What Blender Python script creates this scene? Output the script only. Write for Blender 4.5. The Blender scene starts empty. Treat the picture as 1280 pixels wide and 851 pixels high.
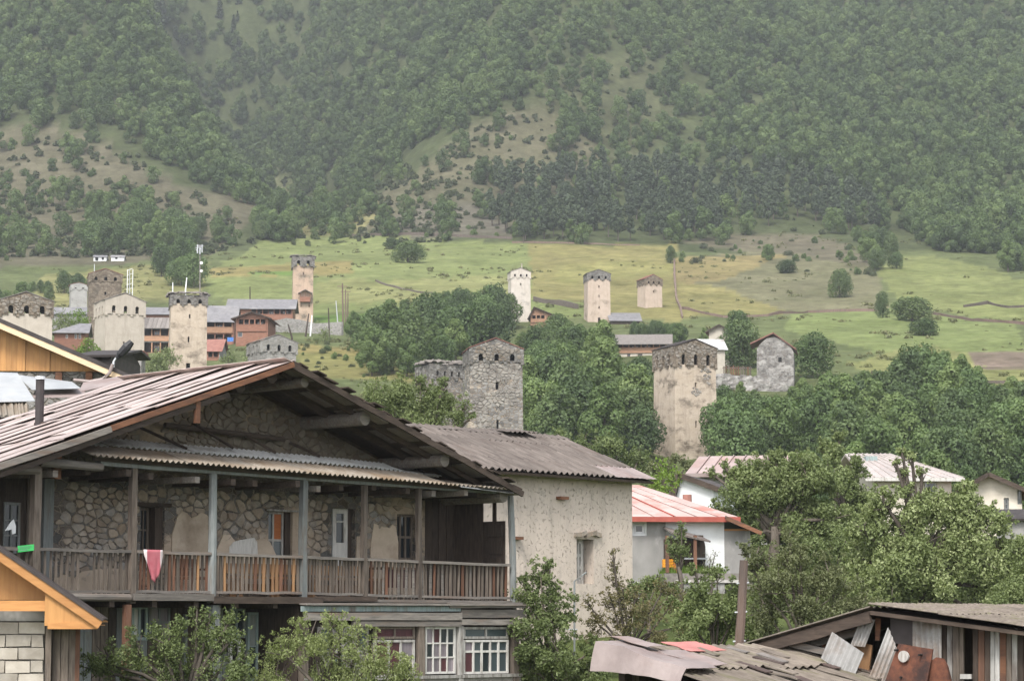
import bpy, math, random
import numpy as np
from mathutils import Vector, Matrix
R = math.radians
rng = np.random.default_rng(7)
rnd = random.Random(11)
scene = bpy.context.scene
COL = scene.collection

# ------------------------------------------------------------------ camera, sky, sun, exposure
F = 3000.0; PX, PY = 640.0, 425.5                     # focal length and centre in pixels of the photograph
TH = math.atan(354.5 / F); CT, ST = math.cos(TH), math.sin(TH)
cd = bpy.data.cameras.new('camera'); cam = bpy.data.objects.new('camera', cd); COL.objects.link(cam)
cd.sensor_width = 36.0; cd.lens = 36.0 * F / 1280.0; cd.clip_start = 0.5; cd.clip_end = 6000
cam.location = (0, 0, 0); cam.rotation_euler = (math.pi / 2 + TH, 0, 0)
scene.camera = cam

SUN_EL, SUN_AZ = R(50), R(196)                        # azimuth clockwise from +Y: behind the camera, a little to its left
world = bpy.data.worlds.new('World'); scene.world = world; world.use_nodes = True
wn = world.node_tree; wn.nodes.clear()
sky = wn.nodes.new('ShaderNodeTexSky'); sky.sky_type = 'NISHITA'; sky.sun_disc = False
sky.sun_elevation = SUN_EL; sky.sun_rotation = SUN_AZ; sky.altitude = 1400
sky.air_density = 1.0; sky.dust_density = 6.0; sky.ozone_density = 1.0
hs = wn.nodes.new('ShaderNodeHueSaturation'); hs.inputs['Saturation'].default_value = 0.25
bg = wn.nodes.new('ShaderNodeBackground'); bg.inputs['Strength'].default_value = 0.14
wo = wn.nodes.new('ShaderNodeOutputWorld')
wn.links.new(sky.outputs[0], hs.inputs['Color']); wn.links.new(hs.outputs[0], bg.inputs[0]); wn.links.new(bg.outputs[0], wo.inputs[0])
sl = bpy.data.lights.new('sun', 'SUN'); sl.energy = 1.5; sl.angle = R(16); sl.color = (1.0, 0.965, 0.92)
sun = bpy.data.objects.new('sun', sl); COL.objects.link(sun)
sdir = Vector((math.sin(SUN_AZ) * math.cos(SUN_EL), math.cos(SUN_AZ) * math.cos(SUN_EL), math.sin(SUN_EL)))
sun.rotation_euler = sdir.to_track_quat('Z', 'Y').to_euler(); sun.location = (-40, -60, 120)
scene.view_settings.view_transform = 'Standard'; scene.view_settings.look = 'None'
scene.view_settings.exposure = 1.42; scene.view_settings.gamma = 1.0
scene.render.engine = 'CYCLES'
scene.cycles.use_denoising = True
scene.cycles.max_bounces = 8; scene.cycles.diffuse_bounces = 5; scene.cycles.glossy_bounces = 2
scene.cycles.transmission_bounces = 3; scene.cycles.transparent_max_bounces = 4; scene.cycles.volume_bounces = 0

# ------------------------------------------------------------------ pixel <-> place
def ray(x, y):
    a = (x - PX) / F; b = (PY - y) / F
    return np.array([a, CT - b * ST, ST + b * CT])
def P(x, y, d):
    r = ray(x, y); return r * (d / r[1])
def proj(X, Y, Z):
    w = Y * CT + Z * ST; h = -Y * ST + Z * CT
    return PX + F * X / w, PY - F * h / w
class Fr:
    """A building's own frame: u along its front, v back into it, z up (z = 0 is the camera's level)."""
    def __init__(S, o, deg):
        S.o = np.array([o[0], o[1], 0.0]); S.a = R(deg)
        S.u = np.array([math.cos(S.a), math.sin(S.a), 0]); S.v = np.array([-math.sin(S.a), math.cos(S.a), 0])
    def onv(S, x, y, v=0.0):
        r = ray(x, y); p = r * ((v + S.o @ S.v) / (r @ S.v)) - S.o; return p @ S.u, p[2]
    def onu(S, x, y, u):
        r = ray(x, y); p = r * ((u + S.o @ S.u) / (r @ S.u)) - S.o; return p @ S.v, p[2]
    def onz(S, x, y, z):
        r = ray(x, y); p = r * (z / r[2]) - S.o; return p @ S.u, p @ S.v
    def W(S, u, v, z): return S.o + S.u * u + S.v * v + np.array([0, 0, z])
    def root(S, name, label, cat, group=None, z=0.0):
        o = bpy.data.objects.new(name, None); COL.objects.link(o)
        o.location = (S.o[0], S.o[1], 0); o.rotation_euler = (0, 0, S.a); o.empty_display_size = .3
        tag(o, label, cat, group); return o

def tag(o, label=None, cat=None, group=None, kind=None):
    if label: o['label'] = label
    if cat: o['category'] = cat
    if group: o['group'] = group
    if kind: o['kind'] = kind
    return o
def empty(name, loc, rz, label, cat, group=None):
    o = bpy.data.objects.new(name, None); COL.objects.link(o); o.location = loc; o.rotation_euler = (0, 0, rz)
    o.empty_display_size = .3
    return tag(o, label, cat, group)
def link(name, me, parent=None, loc=None, rot=None, scale=None):
    o = bpy.data.objects.new(name, me); COL.objects.link(o)
    if parent is not None: o.parent = parent
    if loc is not None: o.location = loc
    if rot is not None: o.rotation_euler = rot
    if scale is not None: o.scale = scale
    return o

class MB:
    """Collects faces and links them as ONE mesh object."""
    def __init__(S): S.v = []; S.f = []
    def add(S, vs, fs):
        n = len(S.v); S.v += [tuple(map(float, p)) for p in vs]; S.f += [tuple(i + n for i in f) for f in fs]; return S
    def box(S, x0, x1, y0, y1, z0, z1, j=0.0):
        vs = [(x, y, z) for z in (z0, z1) for y in (y0, y1) for x in (x0, x1)]
        if j: vs = [tuple(c + rnd.uniform(-j, j) for c in p) for p in vs]
        return S.add(vs, [(0, 2, 3, 1), (4, 5, 7, 6), (0, 1, 5, 4), (2, 6, 7, 3), (0, 4, 6, 2), (1, 3, 7, 5)])
    def beam(S, a, b, w, h, up=(0, 0, 1), seg=1, wob=0.0):
        a = np.array(a, float); b = np.array(b, float); d = (b - a) / max(1e-9, np.linalg.norm(b - a)); up = np.array(up, float)
        s = np.cross(d, up)
        if np.linalg.norm(s) < 1e-4: s = np.cross(d, (1, 0, 0))
        s /= np.linalg.norm(s); t = np.cross(s, d)
        vs = []; fs = []
        for k in range(seg + 1):
            p = a + (b - a) * k / seg
            if wob and 0 < k < seg: p = p + s * rnd.uniform(-wob, wob) + t * rnd.uniform(-wob, wob)
            for i, jj in ((-1, -1), (1, -1), (1, 1), (-1, 1)): vs.append(p + s * i * w / 2 + t * jj * h / 2)
            if k:
                q = 4 * (k - 1)
                for i in range(4): fs.append((q + i, q + (i + 1) % 4, q + 4 + (i + 1) % 4, q + 4 + i))
        n = 4 * seg
        fs += [(3, 2, 1, 0), (n, n + 1, n + 2, n + 3)]
        return S.add(vs, fs)
    def tube(S, pts, rad, n=8, cap=True):
        pts = [np.array(p, float) for p in pts]; vs = []; fs = []
        if not hasattr(rad, '__len__'): rad = [rad] * len(pts)
        for k, p in enumerate(pts):
            d = pts[min(k + 1, len(pts) - 1)] - pts[max(k - 1, 0)]; d = d / max(1e-9, np.linalg.norm(d))
            e = np.array((1.0, 0, 0)) if abs(d[0]) < .8 else np.array((0, 1.0, 0))
            s = np.cross(d, e); s /= np.linalg.norm(s); t = np.cross(d, s)
            for i in range(n):
                a = 2 * math.pi * i / n; vs.append(p + (s * math.cos(a) + t * math.sin(a)) * rad[k])
            if k:
                q = n * (k - 1)
                for i in range(n): fs.append((q + i, q + (i + 1) % n, q + n + (i + 1) % n, q + n + i))
        if cap: fs += [tuple(range(n))[::-1], tuple(range(n * (len(pts) - 1), n * len(pts)))]
        return S.add(vs, fs)
    def prism(S, poly, ext):
        n = len(poly); poly = [np.array(p, float) for p in poly]; e = np.array(ext, float)
        return S.add(poly + [p + e for p in poly], [tuple(range(n))[::-1], tuple(range(n, 2 * n))] + [(i, (i + 1) % n, n + (i + 1) % n, n + i) for i in range(n)])
    def slab(S, a, b, c, d, t):
        """a quad a b c d (anticlockwise seen from outside) thickened inwards by t"""
        a, b, c, d = [np.array(p, float) for p in (a, b, c, d)]
        n = np.cross(b - a, d - a); n /= np.linalg.norm(n)
        return S.prism([a, b, c, d], -n * t)
    def corr(S, o, du, dv, waves, amp, t=.006, per=6, nv=2, sag=0.0, j=0.0):
        """a corrugated sheet: waves across du, running down dv"""
        o, du, dv = [np.array(p, float) for p in (o, du, dv)]
        n = np.cross(du, dv); n /= np.linalg.norm(n)
        if n[2] < 0: n = -n
        m = int(waves * per); vs = []; fs = []
        ph = rnd.uniform(0, 6)
        for side in (0, 1):
            for k in range(nv):
                for i in range(m + 1):
                    a = i / m; b = k / (nv - 1)
                    p = o + du * a + dv * b + n * (amp * math.sin(2 * math.pi * waves * a) - side * t - sag * math.sin(math.pi * b) + j * math.sin(ph + 5 * a + 3 * b))
                    vs.append(p)
        w = m + 1; h = nv * w
        for k in range(nv - 1):
            for i in range(m):
                q = k * w + i
                fs.append((q, q + 1, q + w + 1, q + w)); fs.append((h + q, h + q + w, h + q + w + 1, h + q + 1))
        for i in range(m):
            fs.append((i, h + i, h + i + 1, i + 1)); q = (nv - 1) * w + i; fs.append((q, q + 1, h + q + 1, h + q))
        for k in range(nv - 1):
            q = k * w; fs.append((q, q + w, h + q + w, h + q)); q += m; fs.append((q, h + q, h + q + w, q + w))
        return S.add(vs, fs)
    def wall(S, u0, u1, z0, z1, ops, v0, v1, top=None):
        """an upright wall between v0 (outer) and v1 with rectangular openings (u0,u1,z0,z1); top(u) cuts its upper edge"""
        us = sorted({u0, u1, *[o[0] for o in ops], *[o[1] for o in ops]}); zs = sorted({z0, z1, *[o[2] for o in ops], *[o[3] for o in ops]})
        us = [u for u in us if u0 <= u <= u1]; zs = [z for z in zs if z0 <= z <= z1]
        hole = lambda u, z: any(o[0] < u < o[1] and o[2] < z < o[3] for o in ops)
        for i in range(len(us) - 1):
            for k in range(len(zs) - 1):
                a, b, c, d = us[i], us[i + 1], zs[k], zs[k + 1]
                if hole((a + b) / 2, (c + d) / 2): continue
                S.add([(a, v0, c), (b, v0, c), (b, v0, d), (a, v0, d)], [(0, 1, 2, 3)])
                S.add([(a, v1, c), (b, v1, c), (b, v1, d), (a, v1, d)], [(3, 2, 1, 0)])
        rects = [(u0, u1, z0, z1, 1)] + [(max(o[0], u0), min(o[1], u1), max(o[2], z0), min(o[3], z1), -1) for o in ops]
        for a, b, c, d, sg in rects:
            q = [(a, v0, c), (b, v0, c), (b, v0, d), (a, v0, d), (a, v1, c), (b, v1, c), (b, v1, d), (a, v1, d)]
            fs = [(0, 4, 5, 1), (1, 5, 6, 2), (2, 6, 7, 3), (3, 7, 4, 0)]
            S.add(q, fs if sg > 0 else [f[::-1] for f in fs])
        return S
    def mesh(S, name, mat, smooth=False):
        me = bpy.data.meshes.new(name); me.from_pydata(S.v, [], S.f); me.update()
        for m in (mat if isinstance(mat, (list, tuple)) else [mat]): me.materials.append(m)
        if smooth: me.polygons.foreach_set('use_smooth', [True] * len(me.polygons))
        return me
    def build(S, name, mat, parent=None, smooth=False, loc=None):
        return link(name, S.mesh(name, mat, smooth), parent, loc)

# ------------------------------------------------------------------ materials
class NT:
    def __init__(S, name):
        S.m = bpy.data.materials.new(name); S.m.use_nodes = True; S.t = S.m.node_tree; S.t.nodes.clear()
        S.out = S.n('ShaderNodeOutputMaterial')
    def n(S, typ, **kw):
        nd = S.t.nodes.new(typ)
        for k, v in kw.items(): setattr(nd, k, v)
        return nd
    def l(S, a, b): S.t.links.new(a, b)
    def setin(S, nd, **kw):
        for k, v in kw.items(): nd.inputs[k.replace('_', ' ')].default_value = v
        return nd
    def ramp(S, fac, stops, interp='LINEAR'):
        r = S.n('ShaderNodeValToRGB'); r.color_ramp.interpolation = interp
        e = r.color_ramp.elements
        while len(e) < len(stops): e.new(.5)
        for i, (p, c) in enumerate(stops):
            e[i].position = p; e[i].color = (*c, 1) if hasattr(c, '__len__') else (c, c, c, 1)
        S.l(fac, r.inputs[0]); return r.outputs[0]
    def mix(S, fac, a, b, mode='MIX'):
        x = S.n('ShaderNodeMix', data_type='RGBA', blend_type=mode)
        for s, v in ((0, fac), (6, a), (7, b)):
            if hasattr(v, 'is_linked') or hasattr(v, 'links'): S.l(v, x.inputs[s])
            else: x.inputs[s].default_value = (*v, 1) if hasattr(v, '__len__') else v
        return x.outputs[2]
    def math(S, op, a, b=0.0):
        x = S.n('ShaderNodeMath', operation=op)
        for i, v in enumerate((a, b)):
            if hasattr(v, 'links'): S.l(v, x.inputs[i])
            else: x.inputs[i].default_value = v
        return x.outputs[0]
    def coords(S, scale=(1, 1, 1), rand=True):
        tc = S.n('ShaderNodeTexCoord'); v = tc.outputs['Object']
        if rand:
            oi = S.n('ShaderNodeObjectInfo'); a = S.n('ShaderNodeVectorMath', operation='ADD'); sc = S.math('MULTIPLY', oi.outputs['Random'], 37.0)
            S.l(v, a.inputs[0]); S.l(sc, a.inputs[1]); v = a.outputs[0]; S.rand = oi.outputs['Random']
        mp = S.n('ShaderNodeMapping'); mp.inputs['Scale'].default_value = scale; S.l(v, mp.inputs[0])
        return mp.outputs[0]
    def noise(S, co, scale, detail=6, rough=.6, dist=0.0):
        x = S.n('ShaderNodeTexNoise'); S.setin(x, Scale=scale, Detail=detail, Roughness=rough, Distortion=dist); S.l(co, x.inputs['Vector'])
        return x.outputs['Fac']
    def finish(S, col, rough=.8, bump=None, bs=.3, bd=.02, metal=0.0, spec=.3):
        b = S.n('ShaderNodeBsdfPrincipled'); S.setin(b, Roughness=rough, Metallic=metal); b.inputs['Specular IOR Level'].default_value = spec
        if hasattr(col, 'links'): S.l(col, b.inputs['Base Color'])
        else: b.inputs['Base Color'].default_value = (*col, 1)
        if bump is not None:
            bp = S.n('ShaderNodeBump'); S.setin(bp, Strength=bs, Distance=bd); S.l(bump, bp.inputs['Height']); S.l(bp.outputs[0], b.inputs['Normal'])
        S.l(b.outputs[0], S.out.inputs[0]); return S.m

def mat_noise(name, c1, c2, scale=3, stretch=(1, 1, 1), rough=.8, bs=.3, bd=.02, stain=None, sscale=.7, sth=(.5, .7), var=.25, metal=0.0, spec=.3, rand=True, detail=7):
    """two tones through noise, an optional stain colour in patches, brightness varied per object"""
    t = NT(name); co = t.coords(stretch, rand); f = t.noise(co, scale, detail)
    c = t.ramp(f, [(.3, c1), (.7, c2)])
    if stain is not None:
        g = t.noise(co, sscale, 5, .65); c = t.mix(t.ramp(g, [(sth[0], 0.0), (sth[1], 1.0)]), c, stain)
    if var and rand:
        k = t.math('ADD', t.math('MULTIPLY', t.rand, 2 * var), 1 - var); cc = t.n('ShaderNodeCombineColor')
        for i in range(3): t.l(k, cc.inputs[i])
        c = t.mix(1.0, c, cc.outputs[0], 'MULTIPLY')
    return t.finish(c, rough, f, bs, bd, metal, spec)

def mat_stone(name, tones, mortar, scale=3.5, flat=1.5, plaster=None, pl_scale=.35, pl_th=(.45, .55), bs=.8, bd=.05, edge=.06, zmask=None, stain=(.04, .04, .035)):
    """rubble masonry: irregular stones in mortar, plaster left on in patches; zmask = (z0, z1): plaster fades out above z1"""
    t = NT(name); co = t.coords((1, 1, flat), False)
    wob = t.n('ShaderNodeTexNoise'); t.setin(wob, Scale=scale * 1.3, Detail=2.0); t.l(co, wob.inputs['Vector'])
    ad = t.n('ShaderNodeMix', data_type='VECTOR'); ad.inputs[0].default_value = .12; t.l(co, ad.inputs[4]); t.l(wob.outputs['Color'], ad.inputs[5])
    v = t.n('ShaderNodeTexVoronoi', feature='F1'); t.setin(v, Scale=scale); t.l(ad.outputs[1], v.inputs['Vector'])
    e = t.n('ShaderNodeTexVoronoi', feature='DISTANCE_TO_EDGE'); t.setin(e, Scale=scale); t.l(ad.outputs[1], e.inputs['Vector'])
    bw = t.n('ShaderNodeSeparateColor'); t.l(v.outputs['Color'], bw.inputs[0])
    c = t.ramp(bw.outputs[0], [(i / (len(tones) - 1), k) for i, k in enumerate(tones)])
    fine = t.noise(co, scale * 6, 6, .65)
    c = t.mix(.35, c, t.ramp(fine, [(.3, (.05, .045, .04)), (.7, (.5, .48, .44))]), 'OVERLAY')
    ed = t.ramp(e.outputs['Distance'], [(edge * .3, 0.0), (edge * 1.3, 1.0)])
    c = t.mix(ed, mortar, c)
    big = t.noise(co, .5, 5, .6); c = t.mix(t.math('MULTIPLY', t.ramp(big, [(.52, 0.0), (.75, 1.0)]), .6), c, stain)
    h = t.math('ADD', ed, t.math('MULTIPLY', fine, .6))
    if plaster is not None:
        pn = t.noise(co, pl_scale, 8, .68)
        if zmask:
            tc = t.n('ShaderNodeTexCoord'); sx = t.n('ShaderNodeSeparateXYZ'); t.l(tc.outputs['Object'], sx.inputs[0])
            mr = t.n('ShaderNodeMapRange'); t.setin(mr, From_Min=zmask[0], From_Max=zmask[1], To_Min=0.0, To_Max=-.5); t.l(sx.outputs[2], mr.inputs[0])
            pn = t.math('ADD', pn, mr.outputs[0])
        pm = t.ramp(pn, [(pl_th[0], 0.0), (pl_th[1], 1.0)])
        pf = t.noise(co, 7, 8, .7); pl2 = t.noise(co, .9, 4)
        sm_ = t.n('ShaderNodeMapping'); sm_.inputs['Scale'].default_value = (2.2, 2.2, .16); t.l(co, sm_.inputs[0]); stk = t.noise(sm_.outputs[0], 1.0, 6, .7)
        pc = t.mix(t.ramp(pl2, [(.35, 0.0), (.7, 1.0)]), plaster[0], plaster[1]); pc = t.mix(t.ramp(pf, [(.54, 0.0), (.72, .75)]), pc, plaster[2])
        pc = t.mix(t.ramp(stk, [(.5, 0.0), (.72, .6)]), pc, plaster[2])
        c = t.mix(pm, c, pc); h = t.math('ADD', t.math('MULTIPLY', h, t.math('SUBTRACT', 1.0, pm)), t.math('MULTIPLY', pm, t.math('ADD', 1.0, t.math('MULTIPLY', pf, .4))))
    return t.finish(c, .92, h, bs, bd, 0, .2)

def mat_leaf(name, cols, trans=.3, var=.35):
    """foliage: leaf tone from the mesh's own face attribute 'tint' and the plant's random number"""
    t = NT(name); at = t.n('ShaderNodeAttribute', attribute_name='tint'); oi = t.n('ShaderNodeObjectInfo')
    f = t.math('ADD', t.math('MULTIPLY', at.outputs['Fac'], 1 - var), t.math('MULTIPLY', oi.outputs['Random'], var))
    c = t.ramp(f, [(i / (len(cols) - 1), k) for i, k in enumerate(cols)])
    d = t.n('ShaderNodeBsdfPrincipled'); t.setin(d, Roughness=.55); d.inputs['Specular IOR Level'].default_value = .25; t.l(c, d.inputs['Base Color'])
    tr = t.n('ShaderNodeBsdfTranslucent'); t.l(t.mix(1.0, c, (1.0, 1.1, .6), 'MULTIPLY'), tr.inputs[0])
    mx = t.n('ShaderNodeMixShader'); mx.inputs[0].default_value = trans; t.l(d.outputs[0], mx.inputs[1]); t.l(tr.outputs[0], mx.inputs[2]); t.l(mx.outputs[0], t.out.inputs[0])
    return t.m
def mat_glass(name, col=(.02, .025, .03), rough=.08):
    t = NT(name); return t.finish(col, rough, None, spec=.6)

M = {}
M['old_wood'] = mat_noise('old_wood', (.078, .060, .047), (.178, .146, .118), 4, (6, 6, .7), .85, .5, .01, (.05, .04, .035), 1.2, (.5, .75))
M['old_wood_h'] = mat_noise('old_wood_h', (.10, .09, .08), (.23, .205, .18), 4, (.7, 6, 6), .85, .5, .01, (.12, .075, .05), 1.0, (.5, .75))
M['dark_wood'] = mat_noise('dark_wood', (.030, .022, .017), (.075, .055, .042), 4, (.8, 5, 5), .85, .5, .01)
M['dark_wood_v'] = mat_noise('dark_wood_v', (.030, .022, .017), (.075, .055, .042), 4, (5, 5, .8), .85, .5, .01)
M['red_wood'] = mat_noise('red_wood', (.085, .042, .027), (.18, .09, .055), 4, (6, 6, .8), .8, .5, .01, (.05, .03, .02), 1.0, (.5, .75))
M['fresh_wood'] = mat_noise('fresh_wood', (.24, .13, .065), (.36, .205, .10), 3, (6, 6, .6), .6, .2, .006)
M['orange_wood'] = mat_noise('orange_wood', (.36, .165, .055), (.48, .24, .085), 3, (.7, 5, 5), .5, .15, .005, var=.12)
M['orange_board'] = mat_noise('orange_board', (.36, .175, .06), (.46, .24, .085), 3, (6, 6, .5), .5, .15, .005, var=.15)
M['pale_wood'] = mat_noise('pale_wood', (.55, .40, .25), (.68, .53, .36), 3, (.6, 5, 5), .6, .15, .005, var=.1)
M['grey_paint'] = mat_noise('grey_paint', (.125, .137, .135), (.205, .215, .208), 5, (5, 5, .7), .7, .3, .006, (.12, .10, .08), 1.5, (.5, .7))
M['teal_paint'] = mat_noise('teal_paint', (.16, .205, .205), (.25, .295, .285), 5, (5, 5, .7), .7, .3, .006, (.13, .11, .09), 1.5, (.52, .7))
M['white_paint'] = mat_noise('white_paint', (.40, .385, .36), (.54, .52, .485), 6, (5, 5, .8), .6, .3, .004, (.22, .19, .16), 2.0, (.52, .72))
M['greyed_paint'] = mat_noise('greyed_paint', (.28, .27, .25), (.42, .40, .37), 6, (5, 5, .8), .7, .3, .004, (.13, .11, .095), 1.8, (.45, .68))
M['glass'] = mat_glass('glass'); M['blue_glass'] = mat_glass('blue_glass', (.055, .07, .075), .12); M['wine_curtain'] = mat_noise('wine_curtain', (.045, .018, .02), (.09, .03, .033), 5, (8, 8, .4), .5, .1, .01)
M['grey_curtain'] = mat_noise('grey_curtain', (.12, .10, .11), (.24, .21, .22), 5, (8, 8, .4), .6, .1, .01)
M['orange_curtain'] = mat_noise('orange_curtain', (.30, .085, .022), (.42, .14, .04), 5, (1, 1, 8), .6, .2, .01)
M['dark'] = mat_noise('dark', (.010, .009, .008), (.02, .018, .016), 3)
M['sheet_pink'] = mat_noise('sheet_pink', (.33, .262, .238), (.50, .42, .39), 2.2, (.8, 1.6, 1), .42, .1, .01, (.22, .11, .085), 1.3, (.55, .82), .13, spec=.5)
M['sheet_edge'] = mat_noise('sheet_edge', (.05, .035, .03), (.10, .07, .06), 3)
M['rust_board'] = mat_noise('rust_board', (.12, .055, .032), (.23, .105, .055), 3, (.8, 5, 5), .75, .4, .01, (.07, .04, .03), 1.2, (.48, .7))
M['corr_grey'] = mat_noise('corr_grey', (.21, .18, .145), (.33, .295, .25), 3, (1, 1, 1), .75, .3, .01, (.17, .12, .075), .8, (.42, .68), .15)
M['corr_dull'] = mat_noise('corr_dull', (.22, .215, .205), (.36, .35, .335), 4, (1, 1, 1), .75, .2, .01, (.17, .12, .085), 1.6, (.47, .68), .15)
M['corr_light'] = mat_noise('corr_light', (.46, .46, .45), (.62, .62, .60), 4, (1, 1, 1), .7, .2, .01, (.20, .16, .12), 1.2, (.5, .72), .15)
M['corr_brown'] = mat_noise('corr_brown', (.075, .062, .055), (.165, .14, .123), 3, (7, .6, .6), .85, .3, .01, (.09, .07, .06), .8, (.5, .75), .15)  # streaked down the slope: dirt that also stands in for corrugation shading
M['corr_tan'] = mat_noise('corr_tan', (.10, .082, .066), (.215, .18, .148), 3.5, (5, 1, 1), .9, .4, .01, (.12, .115, .06), 1.1, (.52, .75), .15)
M['tin_white'] = mat_noise('tin_white', (.27, .28, .29), (.38, .39, .39), 2, (1, 1, 1), .4, .2, .03, (.36, .33, .31), .9, (.52, .75), .08, spec=.5)
M['tin_pink'] = mat_noise('tin_pink', (.19, .148, .136), (.30, .245, .228), 2, (1, 1, 1), .5, .3, .02, (.20, .13, .11), 1.1, (.52, .75), .1, spec=.5)
M['pink_roof'] = mat_noise('pink_roof', (.29, .21, .19), (.40, .31, .285), 1.5, (1, 1, 1), .45, .1, .01, (.32, .17, .13), .6, (.5, .78), .1, spec=.5)
M['white_roof'] = mat_noise('white_roof', (.32, .28, .26), (.42, .375, .35), 1.5, (1, 1, 1), .45, .1, .01, (.42, .33, .29), .6, (.52, .78), .08, spec=.5)
M['red_roof'] = mat_noise('red_roof', (.40, .27, .235), (.50, .38, .345), 1.1, (1, 1, 1), .4, .1, .01, (.42, .17, .13), .9, (.52, .66), .08, spec=.5)
M['red_trim'] = mat_noise('red_trim', (.25, .055, .04), (.33, .085, .06), 3, (1, 1, 1), .5, .1, .01)
M['brown_roof'] = mat_noise('brown_roof', (.16, .07, .055), (.24, .115, .09), 2, (1, 1, 1), .7, .2, .01)
M['dark_roof'] = mat_noise('dark_roof', (.035, .028, .026), (.07, .058, .055), 3, (1, 1, 1), .6, .2, .01)
M['slate'] = mat_noise('slate', (.13, .125, .13), (.21, .205, .21), 1.5, (1, 1, 1), .7, .2, .02, (.24, .23, .225), .25, (.5, .7), .1)
M['slate_old'] = mat_noise('slate_old', (.13, .115, .105), (.23, .205, .185), 3, (1, 1, 1), .9, .4, .03)
M['lodge_wood'] = mat_noise('lodge_wood', (.16, .075, .048), (.25, .12, .078), 2, (1, 1, 4), .7, .2, .02)
M['lodge_wood_tan'] = mat_noise('lodge_wood_tan', (.26, .145, .088), (.36, .21, .13), 2, (1, 1, 4), .7, .2, .02)
M['cream'] = mat_noise('cream', (.42, .375, .31), (.54, .49, .415), 2)
M['whitewash'] = mat_noise('whitewash', (.62, .63, .63), (.74, .75, .74), 1.2, (1, 1, 1), .9, .2, .01, (.45, .45, .43), .6, (.55, .8), .05)
M['cement'] = mat_noise('cement', (.19, .185, .175), (.28, .27, .255), 1.6, (1, 1, .6), .9, .3, .01, (.42, .41, .39), .9, (.6, .75), .05)
M['block'] = mat_noise('block', (.29, .255, .21), (.43, .39, .335), 4, (1, 1, 1), .95, .6, .02, (.22, .20, .175), 1.5, (.55, .75), .22)
M['mortar'] = mat_noise('mortar', (.13, .12, .105), (.22, .20, .18), 6, (1, 1, 1), .95, .6, .02)
M['stone_piece'] = mat_noise('stone_piece', (.20, .19, .18), (.38, .36, .335), 5, (1, 1, 1), .92, .7, .02, (.32, .255, .19), 1.5, (.5, .7), .42)
def masonry(name, k=1.0):
    t = NT(name); co = t.coords((1, 1, 1), True); f = t.noise(co, 6, 7, .7); g = t.noise(co, 2.1, 3)
    hue = t.ramp(t.math('FRACT', t.math('MULTIPLY', t.rand, 7.31)), [(0, (.20 * k, .195 * k, .19 * k)), (.3, (.25 * k, .215 * k, .175 * k)), (.55, (.155 * k, .145 * k, .135 * k)), (.8, (.30 * k, .265 * k, .225 * k)), (1, (.17 * k, .135 * k, .105 * k))])
    hue = t.mix(t.ramp(g, [(.42, 0.0), (.62, .75)]), hue, (.22 * k, .175 * k, .13 * k))
    c = t.mix(.6, hue, t.ramp(f, [(.28, (.22, .21, .2)), (.72, (.78, .77, .75))]), 'OVERLAY')
    return t.finish(c, .93, f, .9, .03, 0, .15)
M['stone_piece'] = masonry('stone_piece', 1.28)
M['stone_dark'] = mat_noise('stone_dark', (.135, .115, .092), (.26, .225, .18), 5, (1, 1, 1), .92, .7, .02, (.14, .10, .07), 1.5, (.5, .7), .4)  # dark gable stone, tone lowered further to carry the shadow under the roof
M['black_metal'] = mat_noise('black_metal', (.012, .012, .013), (.03, .03, .032), 4, (1, 1, 1), .5)
M['pipe_metal'] = mat_noise('pipe_metal', (.035, .03, .03), (.075, .06, .06), 4, (1, 1, 1), .6, .3, .01)
M['rust'] = mat_noise('rust', (.06, .026, .018), (.165, .062, .034), 9, (1, 1, 1), .85, .5, .01, (.035, .02, .017), 2.6, (.46, .62), .1)
M['white_plastic'] = mat_noise('white_plastic', (.70, .70, .70), (.78, .78, .78), 3, (1, 1, 1), .4)
M['bark'] = mat_noise('bark', (.055, .045, .036), (.12, .10, .082), 8, (1, 1, .3), .95, .8, .02)
M['pole_wood'] = mat_noise('pole_wood', (.10, .068, .052), (.19, .135, .108), 4, (5, 5, .6), .9, .5, .01, (.09, .07, .06), 1, (.5, .7))
M['metal_grey'] = mat_noise('metal_grey', (.33, .34, .35), (.45, .46, .47), 3, (1, 1, 1), .4, metal=.3)
M['blue_cloth'] = mat_noise('blue_cloth', (.05, .15, .42), (.08, .21, .52), 3)
M['house_wall'] = mat_stone('house_wall', [(.09, .088, .085), (.15, .14, .13), (.21, .20, .19), (.13, .105, .085)], (.25, .21, .165), 4.2, 1.5, ((.40, .32, .245), (.33, .26, .195), (.21, .165, .125)), .42, (.53, .60))
M['gable_wall'] = mat_stone('gable_wall', [(.12, .10, .08), (.19, .16, .128), (.145, .12, .096), (.23, .205, .175)], (.165, .13, .095), 4.5, 1.4, ((.28, .22, .155), (.23, .175, .12), (.15, .115, .08)), .8, (.5, .6))
M['tan_plaster'] = mat_noise('tan_plaster', (.36, .29, .22), (.50, .41, .32), 2.5, (1, 1, 1), .95, .4, .01, (.22, .165, .12), 1.2, (.5, .72))
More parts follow.
